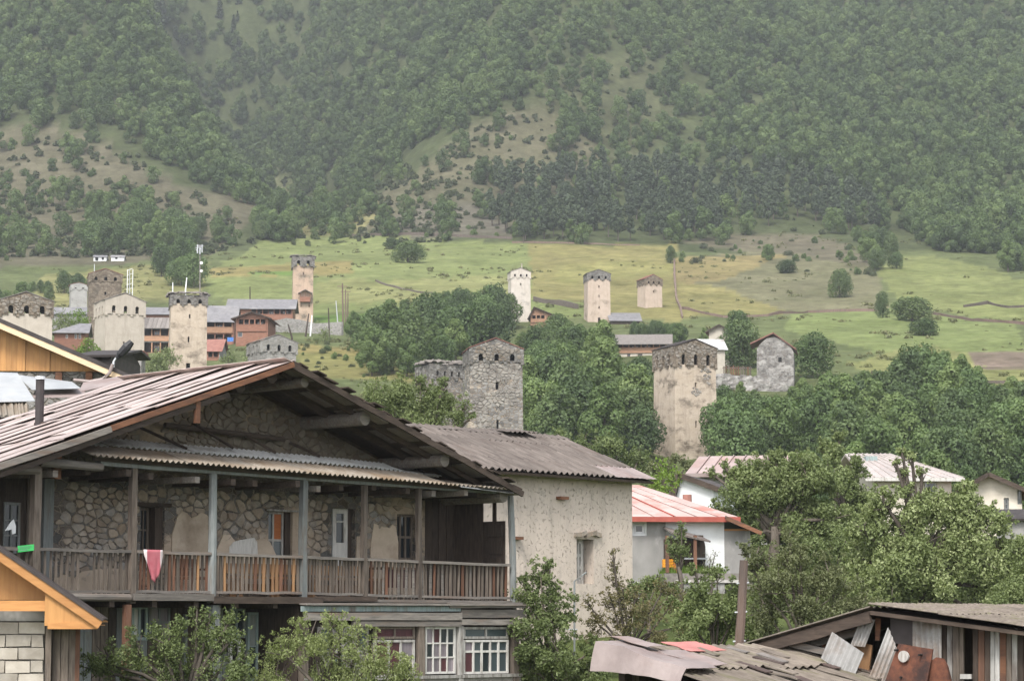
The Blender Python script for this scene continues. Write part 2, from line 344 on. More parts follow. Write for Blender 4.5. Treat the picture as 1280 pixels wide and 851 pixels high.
# house plaster that has broken into pits, with grey repairs
def pit_plaster():
    t = NT('pitted_plaster'); co = t.coords((1, 1, .75), False)
    a = t.noise(co, .5, 6, .6); c = t.ramp(a, [(.3, (.45, .385, .325)), (.55, (.54, .465, .395)), (.75, (.40, .35, .30))])
    b = t.noise(co, 3.2, 6, .7); c = t.mix(t.ramp(b, [(.55, 0.0), (.68, .55)]), c, (.27, .25, .22))
    sm_ = t.n('ShaderNodeMapping'); sm_.inputs['Scale'].default_value = (2.5, 2.5, .18); t.l(co, sm_.inputs[0]); c = t.mix(t.ramp(t.noise(sm_.outputs[0], 1.0, 6, .7), [(.5, 0.0), (.75, .5)]), c, (.27, .235, .195))
    p = t.noise(co, 15, 4, .62, .5); pit = t.ramp(p, [(.585, 0.0), (.65, 1.0)]); c = t.mix(t.math('MULTIPLY', pit, .42), c, (.22, .185, .15))
    h = t.math('SUBTRACT', t.math('MULTIPLY', b, .5), pit)
    return t.finish(c, .95, h, .7, .03, 0, .15)
M['pit_plaster'] = pit_plaster()

# ------------------------------------------------------------------ noise on arrays
def vnoise(x, y, seed=0):
    xi = np.floor(x).astype(np.int64); yi = np.floor(y).astype(np.int64); fx = x - xi; fy = y - yi
    fx = fx * fx * (3 - 2 * fx); fy = fy * fy * (3 - 2 * fy)
    def h(i, j):
        n = (i * 374761393 + j * 668265263 + seed * 1442695041) & 0x7fffffff
        n = ((n ^ (n >> 13)) * 1274126177) & 0x7fffffff
        return ((n ^ (n >> 16)) & 0xffff) / 65535.0
    return (h(xi, yi) * (1 - fx) + h(xi + 1, yi) * fx) * (1 - fy) + (h(xi, yi + 1) * (1 - fx) + h(xi + 1, yi + 1) * fx) * fy
def fbm(x, y, seed=0, oct=4):
    s = 0; a = .5
    for k in range(oct): s = s + a * vnoise(x * 2 ** k, y * 2 ** k, seed + k); a *= .5
    return s - .47

# ------------------------------------------------------------------ terrain
PD = np.array([-300, 0, 40, 48, 57, 75, 100, 160, 230, 300, 350, 450, 560, 650, 700, 800, 950, 1150, 1350], float)
PZ = np.array([-2.2, -1.85, -2.1, -2.0, -.4, 1.0, 3.4, 7.0, 12, 28, 38, 56, 82, 104, 121, 170, 249, 362, 470], float)
dd = np.linspace(-300, 1350, 1651); zz = np.interp(dd, PD, PZ)
kern = np.exp(-.5 * (np.arange(-30, 31) / 9.0) ** 2); kern /= kern.sum()
zz = np.convolve(np.pad(zz, 30, mode='edge'), kern, 'valid'); zz[:400] = np.interp(dd[:400], PD, PZ)
def seg_dist(X, Y, pts):
    """distance to a broken line and how far along it (0..1)"""
    best = np.full(np.shape(X), 1e9); along = np.zeros(np.shape(X))
    for k in range(len(pts) - 1):
        a = np.array(pts[k]); b = np.array(pts[k + 1]); e = b - a; t = np.clip(((X - a[0]) * e[0] + (Y - a[1]) * e[1]) / (e @ e), 0, 1)
        d = np.hypot(X - a[0] - t * e[0], Y - a[1] - t * e[1]); m = d < best
        best = np.where(m, d, best); along = np.where(m, (k + t) / (len(pts) - 1), along)
    return best, along
GULLY = [(-42, 640), (-58, 720), (-74, 800), (-95, 900), (-130, 1080)]
SPUR = [(-38, 660), (-30, 730), (-2, 800), (25, 900), (55, 1080)]
RIDGE = [(-95, 690), (-125, 780), (-165, 900), (-215, 1080)]
def Z(X, Y):
    X = np.asarray(X, float); Y = np.asarray(Y, float)
    z = np.interp(Y, dd, zz)
    hi = np.clip((Y - 620) / 250, 0, 1)
    z = z + hi * (46 * fbm(X / 130, Y / 130, 3) + 9 * fbm(X / 28, Y / 28, 9))
    g, t = seg_dist(X, Y, GULLY); z = z - hi * (26 + 80 * t) * np.exp(-(g / (30 + 25 * t)) ** 2)
    g, t = seg_dist(X, Y, SPUR); z = z + hi * (24 + 22 * t) * np.exp(-(g / 42) ** 2)
    g, t = seg_dist(X, Y, RIDGE); z = z + hi * (20 + 34 * t) * np.exp(-(g / 48) ** 2)
    mid = np.clip((Y - 240) / 100, 0, 1) * (1 - hi); z = z + mid * 5 * fbm(X / 60, Y / 45, 21)
    far = np.clip((Y - 60) / 60, 0, 1); z = z + .5 * far * fbm(X / 7, Y / 7, 33)
    return z
def G(x, y, d0=30.0, d1=1300.0):
    """the terrain point seen at a pixel"""
    r = ray(x, y); ds = np.geomspace(d0, d1, 900); p = r[None, :] * (ds / r[1])[:, None]
    below = np.nonzero(p[:, 2] < Z(p[:, 0], p[:, 1]))[0]
    d = ds[below[0]] if len(below) else d1
    q = r * (d / r[1]); q[2] = float(Z(q[0], q[1])); return q
def inside(px, py, poly):
    px = np.asarray(px); r = np.zeros(px.shape, bool); n = len(poly)
    for i in range(n):
        x0, y0 = poly[i]; x1, y1 = poly[(i + 1) % n]
        if y0 == y1: continue
        c = ((y0 > py) != (y1 > py)) & (px < (x1 - x0) * (py - y0) / (y1 - y0) + x0); r ^= c
    return r

# kinds of ground, as regions of the land seen in the photograph: (corners, cover colour)
GREEN, YEL, PALE, SCREE, CROP, EARTH, ROUGH, HAY = (.140, .165, .066), (.178, .162, .070), (.185, .19, .085), (.155, .132, .108), (.105, .165, .045), (.15, .115, .09), (.12, .115, .058), (.195, .165, .072)
COVER = [
    ([(-400, 160), (70, 158), (140, 185), (230, 235), (300, 240), (330, 262), (260, 320), (160, 330), (-400, 345)], (.098, .090, .062)),
    ([(320, 212), (345, 214), (385, 255), (345, 262)], (.125, .130, .075)),
    ([(650, 140), (700, 95), (800, 60), (860, 130), (800, 200), (720, 230)], (.072, .078, .042)),
    ([(470, 248), (560, 180), (640, 132), (700, 150), (760, 190), (700, 250), (640, 296), (500, 298), (450, 290)], (.098, .092, .060)),
    ([(380, 268), (468, 240), (480, 262), (440, 300), (370, 305)], (.185, .172, .085)),
    ([(500, 262), (600, 252), (640, 292), (520, 300), (480, 290)], (.115, .105, .085)),
    ([(330, 300), (480, 293), (660, 306), (670, 400), (560, 385), (300, 392), (240, 350)], (.148, .170, .070)),
    ([(262, 335), (440, 325), (440, 343), (262, 345)], HAY), ([(308, 340), (366, 338), (366, 343), (308, 344)], CROP),
    ([(390, 352), (640, 345), (640, 372), (390, 380)], PALE), ([(380, 392), (640, 386), (640, 410), (380, 412)], CROP),
    ([(660, 305), (843, 305), (850, 400), (690, 396), (664, 370)], YEL), ([(690, 330), (840, 326), (846, 344), (700, 352)], (.19, .18, .075)),
    ([(672, 372), (760, 382), (740, 398), (668, 398)], (.15, .175, .07)),
    ([(843, 322), (930, 315), (990, 300), (1060, 312), (1100, 345), (1110, 388), (990, 392), (850, 372)], (.132, .126, .078)),
    ([(843, 320), (985, 318), (900, 352), (845, 356)], (.20, .165, .082)), ([(843, 352), (905, 360), (985, 392), (850, 398)], YEL),
    ([(990, 390), (1110, 388), (1270, 400), (1290, 470), (1140, 452), (980, 412)], (.142, .17, .068)),
    ([(1060, 455), (1150, 432), (1290, 455), (1400, 500), (1180, 500)], (.18, .185, .078)),
    ([(1205, 440), (1400, 442), (1400, 462), (1225, 460)], (.155, .122, .10)),
    ([(1130, 318), (1200, 325), (1265, 345), (1400, 400), (1280, 402), (1130, 385), (1098, 340)], (.155, .172, .070)),
    ([(840, 300), (1000, 292), (1060, 305), (1100, 335), (985, 318), (930, 315)], (.112, .100, .072)),
    ([(50, 345), (130, 336), (260, 330), (250, 370), (40, 385)], (.18, .175, .08)),
    ([(365, 428), (440, 432), (520, 440), (520, 480), (380, 470)], (.17, .16, .065)), ([(372, 430), (470, 434), (470, 446), (372, 440)], HAY),
]
def cover(X, Y, Zs):
    px, py = proj(X, Y, Zs)
    jx = 14 * fbm(X / 9, Y / 9, 51, 3); jy = 8 * fbm(X / 9, Y / 14, 57, 3)
    base = np.zeros((len(X), 3)); base[:] = (.095, .112, .050)
    base[Y > 620] = (.060, .072, .034); base[Y < 130] = (.075, .095, .032)
    for poly, c in COVER: base[inside(px + jx, py + jy, poly) & (Y > 180)] = c
    n = 1 + .5 * fbm(X / 11, Y / 11, 61)[:, None] + .35 * fbm(X / 2.3, Y / 2.3, 67, 3)[:, None]
    return np.clip(base * n, .01, .6)
tcol = np.concatenate([-np.geomspace(.25, .62, 26)[::-1], np.linspace(-.25, .25, 460)[1:-1], np.geomspace(.25, .62, 26)])
yrow = np.concatenate([np.linspace(-80, 40, 12, endpoint=False), np.geomspace(40, 1300, 330)])
TX = (yrow[:, None] + 150) * tcol[None, :]; TY = np.repeat(yrow[:, None], len(tcol), 1)
TZ = Z(TX, TY); nr, nc = TX.shape
verts = np.stack([TX, TY, TZ], -1).reshape(-1, 3)
q = (np.arange(nr - 1)[:, None] * nc + np.arange(nc - 1)[None, :]).reshape(-1)
faces = np.stack([q, q + 1, q + nc + 1, q + nc], 1)
def np_mesh(name, verts, faces, mat, smooth=False, tint=None, color=None):
    me = bpy.data.meshes.new(name); k = faces.shape[1]
    me.vertices.add(len(verts)); me.vertices.foreach_set('co', verts.astype(np.float32).ravel())
    me.loops.add(faces.size); me.loops.foreach_set('vertex_index', faces.astype(np.int32).ravel())
    me.polygons.add(len(faces)); me.polygons.foreach_set('loop_start', np.arange(0, faces.size, k, dtype=np.int32))
    if smooth: me.polygons.foreach_set('use_smooth', np.ones(len(faces), bool))
    me.update(calc_edges=True); me.materials.append(mat)
    if tint is not None: me.attributes.new('tint', 'FLOAT', 'FACE').data.foreach_set('value', tint.astype(np.float32))
    if color is not None:
        c4 = np.ones((len(verts), 4), np.float32); c4[:, :3] = color
        me.attributes.new('cover', 'FLOAT_COLOR', 'POINT').data.foreach_set('color', c4.ravel())
    return me
def ground_mat():
    t = NT('ground_cover'); at = t.n('ShaderNodeAttribute', attribute_name='cover'); tc = t.n('ShaderNodeTexCoord'); co = tc.outputs['Object']
    a = t.noise(co, .35, 8, .7); b = t.noise(co, 1.7, 6, .7)
    c = t.mix(.6, at.outputs['Color'], t.ramp(a, [(.3, (.22, .21, .18)), (.7, (.78, .78, .76))]), 'OVERLAY'); b2 = t.noise(co, .09, 6, .75, .4); c = t.mix(.5, c, t.ramp(b2, [(.35, (.30, .34, .22)), (.65, (.70, .68, .66))]), 'OVERLAY')
    c = t.mix(t.ramp(b, [(.5, 0.0), (.72, .45)]), c, t.mix(1.0, c, (.55, .62, .5), 'MULTIPLY'))
    return t.finish(c, .95, t.math('ADD', a, b), .6, .35, 0, .1)
ground = link('ground', np_mesh('ground', verts, faces, ground_mat(), True, color=cover(verts[:, 0], verts[:, 1], verts[:, 2])))
tag(ground, 'grassy mountain valley side with meadows, scree and fields', kind='structure')
ground['category'] = 'terrain'; del ground['category']

# air: one closed box of pale haze
hz = MB().box(-1000, 1000, -95, 1330, -8, 640).build('haze', [])
hm = bpy.data.materials.new('haze'); hm.use_nodes = True; hm.node_tree.nodes.clear()
ho = hm.node_tree.nodes.new('ShaderNodeOutputMaterial'); hv = hm.node_tree.nodes.new('ShaderNodeVolumePrincipled')
hv.inputs['Color'].default_value = (.90, .94, 1.0, 1); hv.inputs['Density'].default_value = HAZE = .00019; hv.inputs['Anisotropy'].default_value = 0.2
hm.node_tree.links.new(hv.outputs[0], ho.inputs['Volume']); hz.data.materials.append(hm)
tag(hz, 'pale mountain haze hanging over the whole valley', kind='stuff')
# ------------------------------------------------------------------ shared building pieces
def window_at(root, u0, u1, z0, z1, v, cols, rows, mf, mg, fw=.05, bar=.03, dep=.07, name='window', lab=None, splits=None, hsplits=None, sill=None, door=0.0):
    """a window (frame and glazing bars) whose panes are pieces of their own; outer face at v"""
    m = MB()
    m.box(u0, u0 + fw, v, v + dep, z0, z1); m.box(u1 - fw, u1, v, v + dep, z0, z1)
    m.box(u0 + fw, u1 - fw, v, v + dep, z1 - fw, z1); m.box(u0 + fw, u1 - fw, v, v + dep, z0, z0 + fw + door)
    a, b, c, d = u0 + fw, u1 - fw, z0 + fw + door, z1 - fw
    us = [a + (b - a) * s for s in (splits or [i / cols for i in range(1, cols)])]; zs = [c + (d - c) * s for s in (hsplits or [i / rows for i in range(1, rows)])]
    for u in us: m.box(u - bar / 2, u + bar / 2, v + .004, v + dep - .004, c, d)
    for z in zs: m.box(a, b, v + .008, v + dep - .008, z - bar / 2, z + bar / 2)
    o = m.build(name, mf, root)
    if lab: o['label'] = lab
    mg = mg if isinstance(mg, list) else [mg]; k = 0
    ue = [a] + us + [b]; ze = [c] + zs + [d]
    for j in range(len(ze) - 1):
        for i in range(len(ue) - 1):
            MB().box(ue[i], ue[i + 1], v + dep * .45, v + dep * .6, ze[j], ze[j + 1]).build('pane', mg[k % len(mg)], o); k += 1
    if sill: MB().box(u0 - .05, u1 + .05, v - sill, v + .02, z0 - .05, z0 - .003).build('sill', mf, o)
    return o
def stone_meshes(n, mat, w=1.0, h=1.0, d=.5):
    out = []
    for k in range(n):
        r = random.Random(100 + k); s = r.choice((6, 7, 7, 8)); ang = [2 * math.pi * (i + r.uniform(-.3, .3)) / s for i in range(s)]
        rad = [r.uniform(.84, 1.08) * min(1.0 / max(abs(math.cos(a)), abs(math.sin(a))), 1.17) * .5 for a in ang]
        vs = []; fs = []
        for dep, q in ((0.0, 1.0), (-.6, .98), (-1.0, .72)):
            for a, ra in zip(ang, rad): vs.append((ra * math.cos(a) * w * q, dep * d * r.uniform(.9, 1.05), ra * math.sin(a) * h * q))
        vs.append((r.uniform(-.1, .1), -1.04 * d, r.uniform(-.1, .1)))
        for ring in (0, s):
            for i in range(s): fs.append((ring + i, ring + (i + 1) % s, ring + s + (i + 1) % s, ring + s + i))
        for i in range(s): fs.append((2 * s + i, 2 * s + (i + 1) % s, 3 * s))
        out.append(MB().add(vs, fs).mesh('stone', mat))
    return out
def stone_layout(u0, u1, z0, z1, row, wide, keep, seed=0):
    r = random.Random(seed); z = z0; out = []
    while z < z1:
        h = row * r.uniform(.7, 1.3); u = u0 + r.uniform(-.1, .1)
        while u < u1:
            w = wide * r.uniform(.55, 1.5); c = (u + w / 2, z + h / 2 + r.uniform(-.15, .15) * h)
            if keep(*c): out.append((c[0], c[1], w * r.uniform(.9, 1.0), h * r.uniform(.88, 1.12), r.uniform(-.2, .2)))
            u += w
        z += h
    return out

# ------------------------------------------------------------------ the timber balcony house
o1 = P(0, 690, 42); H1 = Fr(o1, 47)
h1 = H1.root('balcony_house', 'old stone house with timber balcony and wide gabled tin roof', 'house')
UA, ZA, SL = 6.34, 5.06, .342
UL, UR = -1.05, 12.92
V0, V1 = -.5, 4.7
zr = lambda u: ZA - SL * abs(u - UA)
WV = 1.6
# deck of the left slope, dark boards under the tin
deck = MB(); deck.slab((UL, V0 + .06, zr(UL) - .05), (UA, V0 + .06, ZA - .05), (UA, V1, ZA - .05), (UL, V1, zr(UL) - .05), .05)
roofL = deck.build('roof', M['red_wood'], h1); roofL['label'] = 'tin-clad slope of the gabled roof'
# the tin: eleven courses from front to back, each of three or four lengths, the front edge of each lifted over the next
nco = 11; cw = (V1 - V0) / nco; L = math.hypot(UA - UL, ZA - zr(UL)); cs, sn = (UA - UL) / L, (ZA - zr(UL)) / L
for k in range(nco):
    v0 = V0 + k * cw; cuts = [0]
    while cuts[-1] < L - 1.1: cuts.append(cuts[-1] + rnd.uniform(1.7, 2.6))
    cuts[-1] = L + rnd.uniform(.0, .1)
    for i in range(len(cuts) - 1):
        a, b = cuts[i] - .06, cuts[i + 1]; lift = .022 * (i % 2) + rnd.uniform(0, .012); j = rnd.uniform(-.02, .02)
        f0 = .038 + lift + rnd.uniform(-.01, .016); f1 = .038 + lift + rnd.uniform(-.01, .016); bk = .008 + lift
        pt = lambda s, v, h: (UL + s * cs - h * sn, v, zr(UL) + s * sn + h * cs)
        m = MB()
        A, B, Cc, D = pt(a, v0 - .02 + j, f0), pt(b, v0 - .02 + j, f1), pt(b, v0 + cw + .03, bk), pt(a, v0 + cw + .03, bk)
        m.slab(A, B, Cc, D, .007)
        m.slab(pt(a, v0 - .022 + j, f0 - .012), pt(b, v0 - .022 + j, f1 - .012), pt(b, v0 - .022 + j, f1), pt(a, v0 - .022 + j, f0), .005)
        m.build('roof_sheet', M['sheet_pink'], roofL)
MB().beam((UA - .14, V0 - .03, ZA + .015), (UA - .14, V1, ZA + .015), .26, .008, (.32, 0, 1)).build('ridge_cap', M['sheet_pink'], roofL)
# rusty barge board along the left verge
bb = MB(); bb.beam((UL + 3.0, V0 - .035, zr(UL + 3.0) - .06), (UA - .02, V0 - .035, ZA - .06), .035, .10, (0, 0, 1), 5, .012); bb.build('barge_board', M['rust_board'], h1)
MB().beam((UL - .05, V0 - .04, zr(UL) - .07), (UL + 2.99, V0 - .04, zr(UL + 2.99) - .07), .05, .11, (0, 0, 1), 4, .014).build('barge_board', M['old_wood_h'], h1)
MB().beam((UL, V0 + .03, zr(UL) - .2), (UA - 1.6, V0 + .03, zr(UA - 1.6) - .21), .05, .09, (0, 0, 1), 4, .02).build('barge_board', M['dark_wood'], h1)
MB().box(UA - 2.42, UA - 2.32, V0 - .02, V0 + .06, zr(UA - 2.4) - .52, zr(UA - 2.4) - .1).build('hanging_board', M['rust_board'], h1)
MB().box(UA - 5.0, UA - 4.85, V0 + .8, V0 + .9, zr(UA - 5) - .75, zr(UA - 5) - .1).build('hanging_board', M['rust_board'], h1)
# right slope: a layer of boards with ragged front ends over battens, seen from below
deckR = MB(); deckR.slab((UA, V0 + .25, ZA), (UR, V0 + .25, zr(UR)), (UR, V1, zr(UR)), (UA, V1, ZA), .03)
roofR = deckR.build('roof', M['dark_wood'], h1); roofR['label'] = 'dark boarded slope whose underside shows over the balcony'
nb = 34
for k in range(nb):
    ua, ub = UA + (UR - UA) * k / nb, UA + (UR - UA) * (k + 1) / nb + .05; lift = .035 * (k % 2) + rnd.uniform(0, .02)
    vf = V0 + rnd.uniform(-.12, .16)
    MB().slab((ua, vf, zr(ua) + .03 + lift), (ub, vf + rnd.uniform(-.03, .03), zr(ub) + .035 + lift), (ub, V1, zr(ub) + .035 + lift), (ua, V1, zr(ua) + .03 + lift), .026).build('roof_board', M['dark_wood'], roofR)
for k in range(7):   # second, lower layer of broken board ends
    ua = UA + .2 + k * .95; ub = ua + rnd.uniform(.5, .8); vf = V0 + rnd.uniform(.02, .22)
    MB().slab((ua, vf, zr(ua) - .035), (ub, vf + .03, zr(ub) - .035), (ub, V0 + 1.1, zr(ub) - .035), (ua, V0 + 1.1, zr(ua) - .035), .03).build('roof_board', M['old_wood_h'], roofR)
MB().beam((UA - .05, V0 + .02, ZA - .06), (UR, V0 + .02, zr(UR) - .06), .05, .12, (0, 0, 1), 7, .015).build('barge_board', M['dark_wood'], h1)
for u, r_ in ((UA - .35, .13), (UA - 1.1, .12), (UA + .55, .10), (UA + 2.2, .14), (UA + 4.4, .13), (UR - .25, .13), (UL + .3, .12), (UA - 3.6, .12)):
    MB().tube([(u, V0 + .2 + rnd.uniform(0, .15), zr(u) - .06 - r_), (u, 1.9, zr(u) - .06 - r_)], [r_, r_ * 1.05], 10).build('purlin', M['old_wood_h'] if u > UA else M['dark_wood'], h1)
for s in (1.4, 3.2, 5.2):
    MB().beam((UA + .2, V0 + s * .42, ZA - .14), (UR - .3, V0 + s * .42, zr(UR - .3) - .14), .10, .12, (0, 0, 1), 5, .02).build('rafter', M['dark_wood'], h1)
# walls
uS0, uS1 = H1.onv(66, 680, WV)[0], H1.onv(531, 690, WV)[0]; ZF = .50
def box_px(x0, y0, x1, y1, v): a = H1.onv(x0, y1, v); b = H1.onv(x1, y0, v); return a[0], b[0], a[1], b[1]
wins = {'a': box_px(175, 634, 206, 690, WV), 'b': box_px(335, 640, 366, 699, WV), 'c': box_px(414, 636, 444, 741, WV), 'd': box_px(496, 643, 521, 699, WV)}
w = MB(); w.wall(uS0, uS1, ZF - .1, 2.72, [wins[k] for k in 'abcd'], WV, WV + .5)
wall = w.build('front_wall', M['house_wall'], h1)
gw = MB(); gw.prism([(UL + .9, WV, zr(UL + .9) - .12), (UL + .9, WV, 2.72), (UR - .5, WV, 2.72), (UR - .5, WV, zr(UR - .5) - .12), (UA, WV, ZA - .12)], (0, .45, 0))
gable = gw.build('gable_wall', M['gable_wall'], h1)
sb = MB(); sb.box(uS0, UR - .6, WV + .5, V1 - .1, -2.3, 2.6); sb.build('rear_block', M['gable_wall'], h1)
PLASTER = [box_px(213, 640, 268, 745, WV), box_px(268, 668, 345, 745, WV), box_px(462, 655, 497, 745, WV), box_px(497, 702, 531, 745, WV), box_px(66, 710, 175, 745, WV), box_px(444, 670, 452, 745, WV)]
def stone_ok(u, z):
    for k in 'abcd':
        a, b, c, d = wins[k]
        if a - .1 < u < b + .22 and c - .08 < z < d + .1: return False
    for a, b, c, d in PLASTER:
        if a < u < b and c < z < d - .12 * (1 + math.sin(9 * u)): return False
    return uS0 + .05 < u < uS1 - .05
SM = stone_meshes(14, M['stone_piece'])
def cells(u0, u1, z0, z1, du, dz, seed):
    """tight angular masonry: the outline of each stone is what its neighbours leave of the wall"""
    r = random.Random(seed); pts = []; z = z0; k = 0
    while z < z1 + dz:
        u = u0 - du + (k % 2) * du / 2
        while u < u1 + du:
            if r.random() > .38: pts.append((u + r.uniform(-.36, .36) * du, z + r.uniform(-.34, .34) * dz))
            u += du
        z += dz; k += 1
    A = np.array(pts); out = []
    for i, (u, z) in enumerate(pts):
        d = np.hypot((A[:, 0] - u), (A[:, 1] - z) * 1.35); nb = np.argsort(d)[1:14]
        poly = [(u - .5, z - .4), (u + .5, z - .4), (u + .5, z + .4), (u - .5, z + .4)]
        for j in nb:
            mx, mz = (u + A[j, 0]) / 2, (z + A[j, 1]) / 2; nx, nz = A[j, 0] - u, (A[j, 1] - z) * 1.8; new = []
            for q in range(len(poly)):
                a, b = poly[q], poly[(q + 1) % len(poly)]; sa = (a[0] - mx) * nx + (a[1] - mz) * nz; sb_ = (b[0] - mx) * nx + (b[1] - mz) * nz
                if sa <= 0: new.append(a)
                if (sa < 0) != (sb_ < 0) and sa != sb_: t_ = sa / (sa - sb_); new.append((a[0] + (b[0] - a[0]) * t_, a[1] + (b[1] - a[1]) * t_))
            poly = new
            if len(poly) < 3: break
        if len(poly) >= 4: out.append(((u, z), poly))
    return out
def stone_from(poly, c, v, r, shrink=.97, dep=.032):
    cx = sum(p[0] for p in poly) / len(poly); cz = sum(p[1] for p in poly) / len(poly); n = len(poly); d = dep * r.uniform(.35, 1.2); tx, tz = r.uniform(-.1, .1), r.uniform(-.12, .12); vs = []; fs = []
    poly = [((1 - f_) * poly[i][0] + f_ * poly[(i + 1) % n][0], (1 - f_) * poly[i][1] + f_ * poly[(i + 1) % n][1]) for i in range(n) for f_ in (.22, .78)]; n = len(poly)
    for f, dv in ((shrink, .02), (shrink * .80, -d)):
        for x, z in poly: vs.append((cx + (x - cx) * f * r.uniform(.97, 1.02), v + dv + tx * (x - cx) + tz * (z - cz), cz + (z - cz) * f * r.uniform(.97, 1.02)))
    for k in (0,):
        for i in range(n): fs.append((k + i, k + (i + 1) % n, k + n + (i + 1) % n, k + n + i))
    fs.append(tuple(range(n, 2 * n))); return vs, fs
def area(p): return abs(sum(p[i][0] * p[(i + 1) % len(p)][1] - p[(i + 1) % len(p)][0] * p[i][1] for i in range(len(p)))) / 2
def ok_all(c, poly): return stone_ok(*c) and all(uS0 < u < uS1 and .6 < z < 2.7 and not any(wins[k][0] < u < wins[k][1] and wins[k][2] < z < wins[k][3] for k in 'abcd') for u, z in poly)
lay = sorted([q for q in cells(uS0, uS1, .7, 2.7, .19, .108, 5) if ok_all(*q)], key=lambda q: -area(q[1]))
rest = MB(); r5 = random.Random(5)
for i, (c, poly) in enumerate(lay):
    vs, fs = stone_from(poly, c, WV, r5)
    if i < 300: MB().add(vs, fs).build('stone', M['stone_piece'], wall)
    else: rest.add(vs, fs)
if rest.v: rest.build('small_stones', M['stone_piece'], wall)['kind'] = 'stuff'
for i, (a, b, c, d) in enumerate(PLASTER):   # what is left of the plaster
    r5 = random.Random(40 + i); n = 9; top = [(a + (b - a) * k / n, d - .13 * (b - a) * r5.uniform(0, 1) - (.25 * (d - c) if k in (0, n) else 0)) for k in range(n + 1)]
    MB().prism([(a, WV - .03, ZF), (b, WV - .03, ZF)] + [(u, WV - .03, z) for u, z in top[::-1]], (0, .04, 0)).build('plaster_patch', M['tan_plaster'], wall)
gs = MB(); r5 = random.Random(8)
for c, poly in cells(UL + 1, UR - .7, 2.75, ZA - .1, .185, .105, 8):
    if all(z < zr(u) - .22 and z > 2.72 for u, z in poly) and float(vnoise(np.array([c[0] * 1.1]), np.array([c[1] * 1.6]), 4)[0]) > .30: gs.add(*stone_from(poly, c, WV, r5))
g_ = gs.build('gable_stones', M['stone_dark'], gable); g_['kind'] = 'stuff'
wp = MB(); a, b, c, d = box_px(285, 672, 321, 694, WV)
wp.prism([(a, WV - .038, c), (b, WV - .038, c), (b - .02, WV - .038, d - .08), (b - .1, WV - .038, d), (a + .3, WV - .038, d - .05), (a + .1, WV - .038, d - .1), (a, WV - .038, d - .2)], (0, .02, 0)); wp.build('plaster_patch', M['white_paint'], wall)
UE = H1.onv(634, 690, .05)[0]
# board walls at both ends of the balcony
def boards(root, name, u0, u1, z0, z1, v, wd, mats, gap=.012, t=.03, topj=.03, botj=.0):
    u = u0
    while u < u1 - .02:
        w_ = min(wd * rnd.uniform(.8, 1.2), u1 - u)
        MB().box(u, u + w_ - gap, v + rnd.uniform(-.008, .008), v + t, z0 + rnd.uniform(-botj, 0), z1 + rnd.uniform(-topj, topj)).build(name, rnd.choice(mats), root); u += w_
wl = box_px(3, 628, 27, 691, WV)
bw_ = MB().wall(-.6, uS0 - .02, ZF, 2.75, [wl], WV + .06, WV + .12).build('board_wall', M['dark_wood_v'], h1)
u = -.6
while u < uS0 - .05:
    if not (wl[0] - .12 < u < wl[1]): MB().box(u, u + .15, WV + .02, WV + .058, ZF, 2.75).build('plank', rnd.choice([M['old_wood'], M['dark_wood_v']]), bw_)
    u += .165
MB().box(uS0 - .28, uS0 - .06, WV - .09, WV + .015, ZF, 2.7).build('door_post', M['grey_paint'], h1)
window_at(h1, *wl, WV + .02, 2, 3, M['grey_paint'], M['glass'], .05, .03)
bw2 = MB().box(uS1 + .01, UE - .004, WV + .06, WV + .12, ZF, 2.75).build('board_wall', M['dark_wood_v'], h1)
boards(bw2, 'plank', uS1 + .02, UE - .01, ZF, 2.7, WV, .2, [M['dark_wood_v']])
# end partition at the right end of the balcony
ep = MB().box(UE - .03, UE + .0, .75, WV + .1, ZF, 2.62).build('end_partition', M['dark_wood_v'], h1)
pd = MB()
for z0_, z1_ in ((.62, 1.02), (1.12, 1.42), (1.50, 1.78), (1.86, 2.12)): pd.box(UE - .055, UE - .032, .17, .66, z0_, z1_)
pd.box(UE - .03, UE, .1, .74, ZF, 2.2).build('panelled_shutter', M['dark_wood_v'], ep)
MB().box(UE - .03, UE, .36, .46, 2.2, 2.62).build('upright', M['dark_wood_v'], ep)
# windows of the upper floor
a, b, c, d = wins['a']; window_at(h1, a + .02, b - .2, c, d, WV + .22, 3, 2, M['old_wood'], M['glass'], .06, .035)
MB().box(b - .19, b - .005, WV + .05, WV + .25, c, d).build('shutter', M['dark_wood_v'], h1); MB().box(a - .12, b + .15, WV - .03, WV + .3, d + .003, d + .08).build('lintel', M['dark_wood'], h1)
a, b, c, d = wins['b']; o = window_at(h1, a + .01, b - .16, c, d, WV + .1, 2, 2, M['greyed_paint'], [M['blue_glass'], M['blue_glass'], M['blue_glass'], M['orange_curtain']], .045, .045, splits=[.42], hsplits=[.40])
MB().box(b - .15, b - .01, WV + .06, WV + .2, c, d).build('shutter', M['dark_wood_v'], h1); MB().box(a - .1, b + .12, WV - .06, WV + .1, d + .003, d + .04).build('lintel', M['greyed_paint'], h1)
a, b, c, d = wins['c']; window_at(h1, a + .12, b - .12, c, d, WV + .1, 1, 2, M['white_paint'], M['glass'], .10, .03, .09, name='balcony_door', hsplits=[.72], door=.95, lab='white framed glazed balcony door')
MB().box(a + .005, a + .115, WV + .1, WV + .2, c, d).build('shutter', M['grey_paint'], h1)
MB().box(b - .115, b - .005, WV + .1, WV + .2, c, d).build('shutter', M['dark_wood_v'], h1)
a, b, c, d = wins['d']; window_at(h1, a + .01, b - .01, c, d, WV + .12, 3, 2, M['old_wood'], M['glass'], .05, .05)
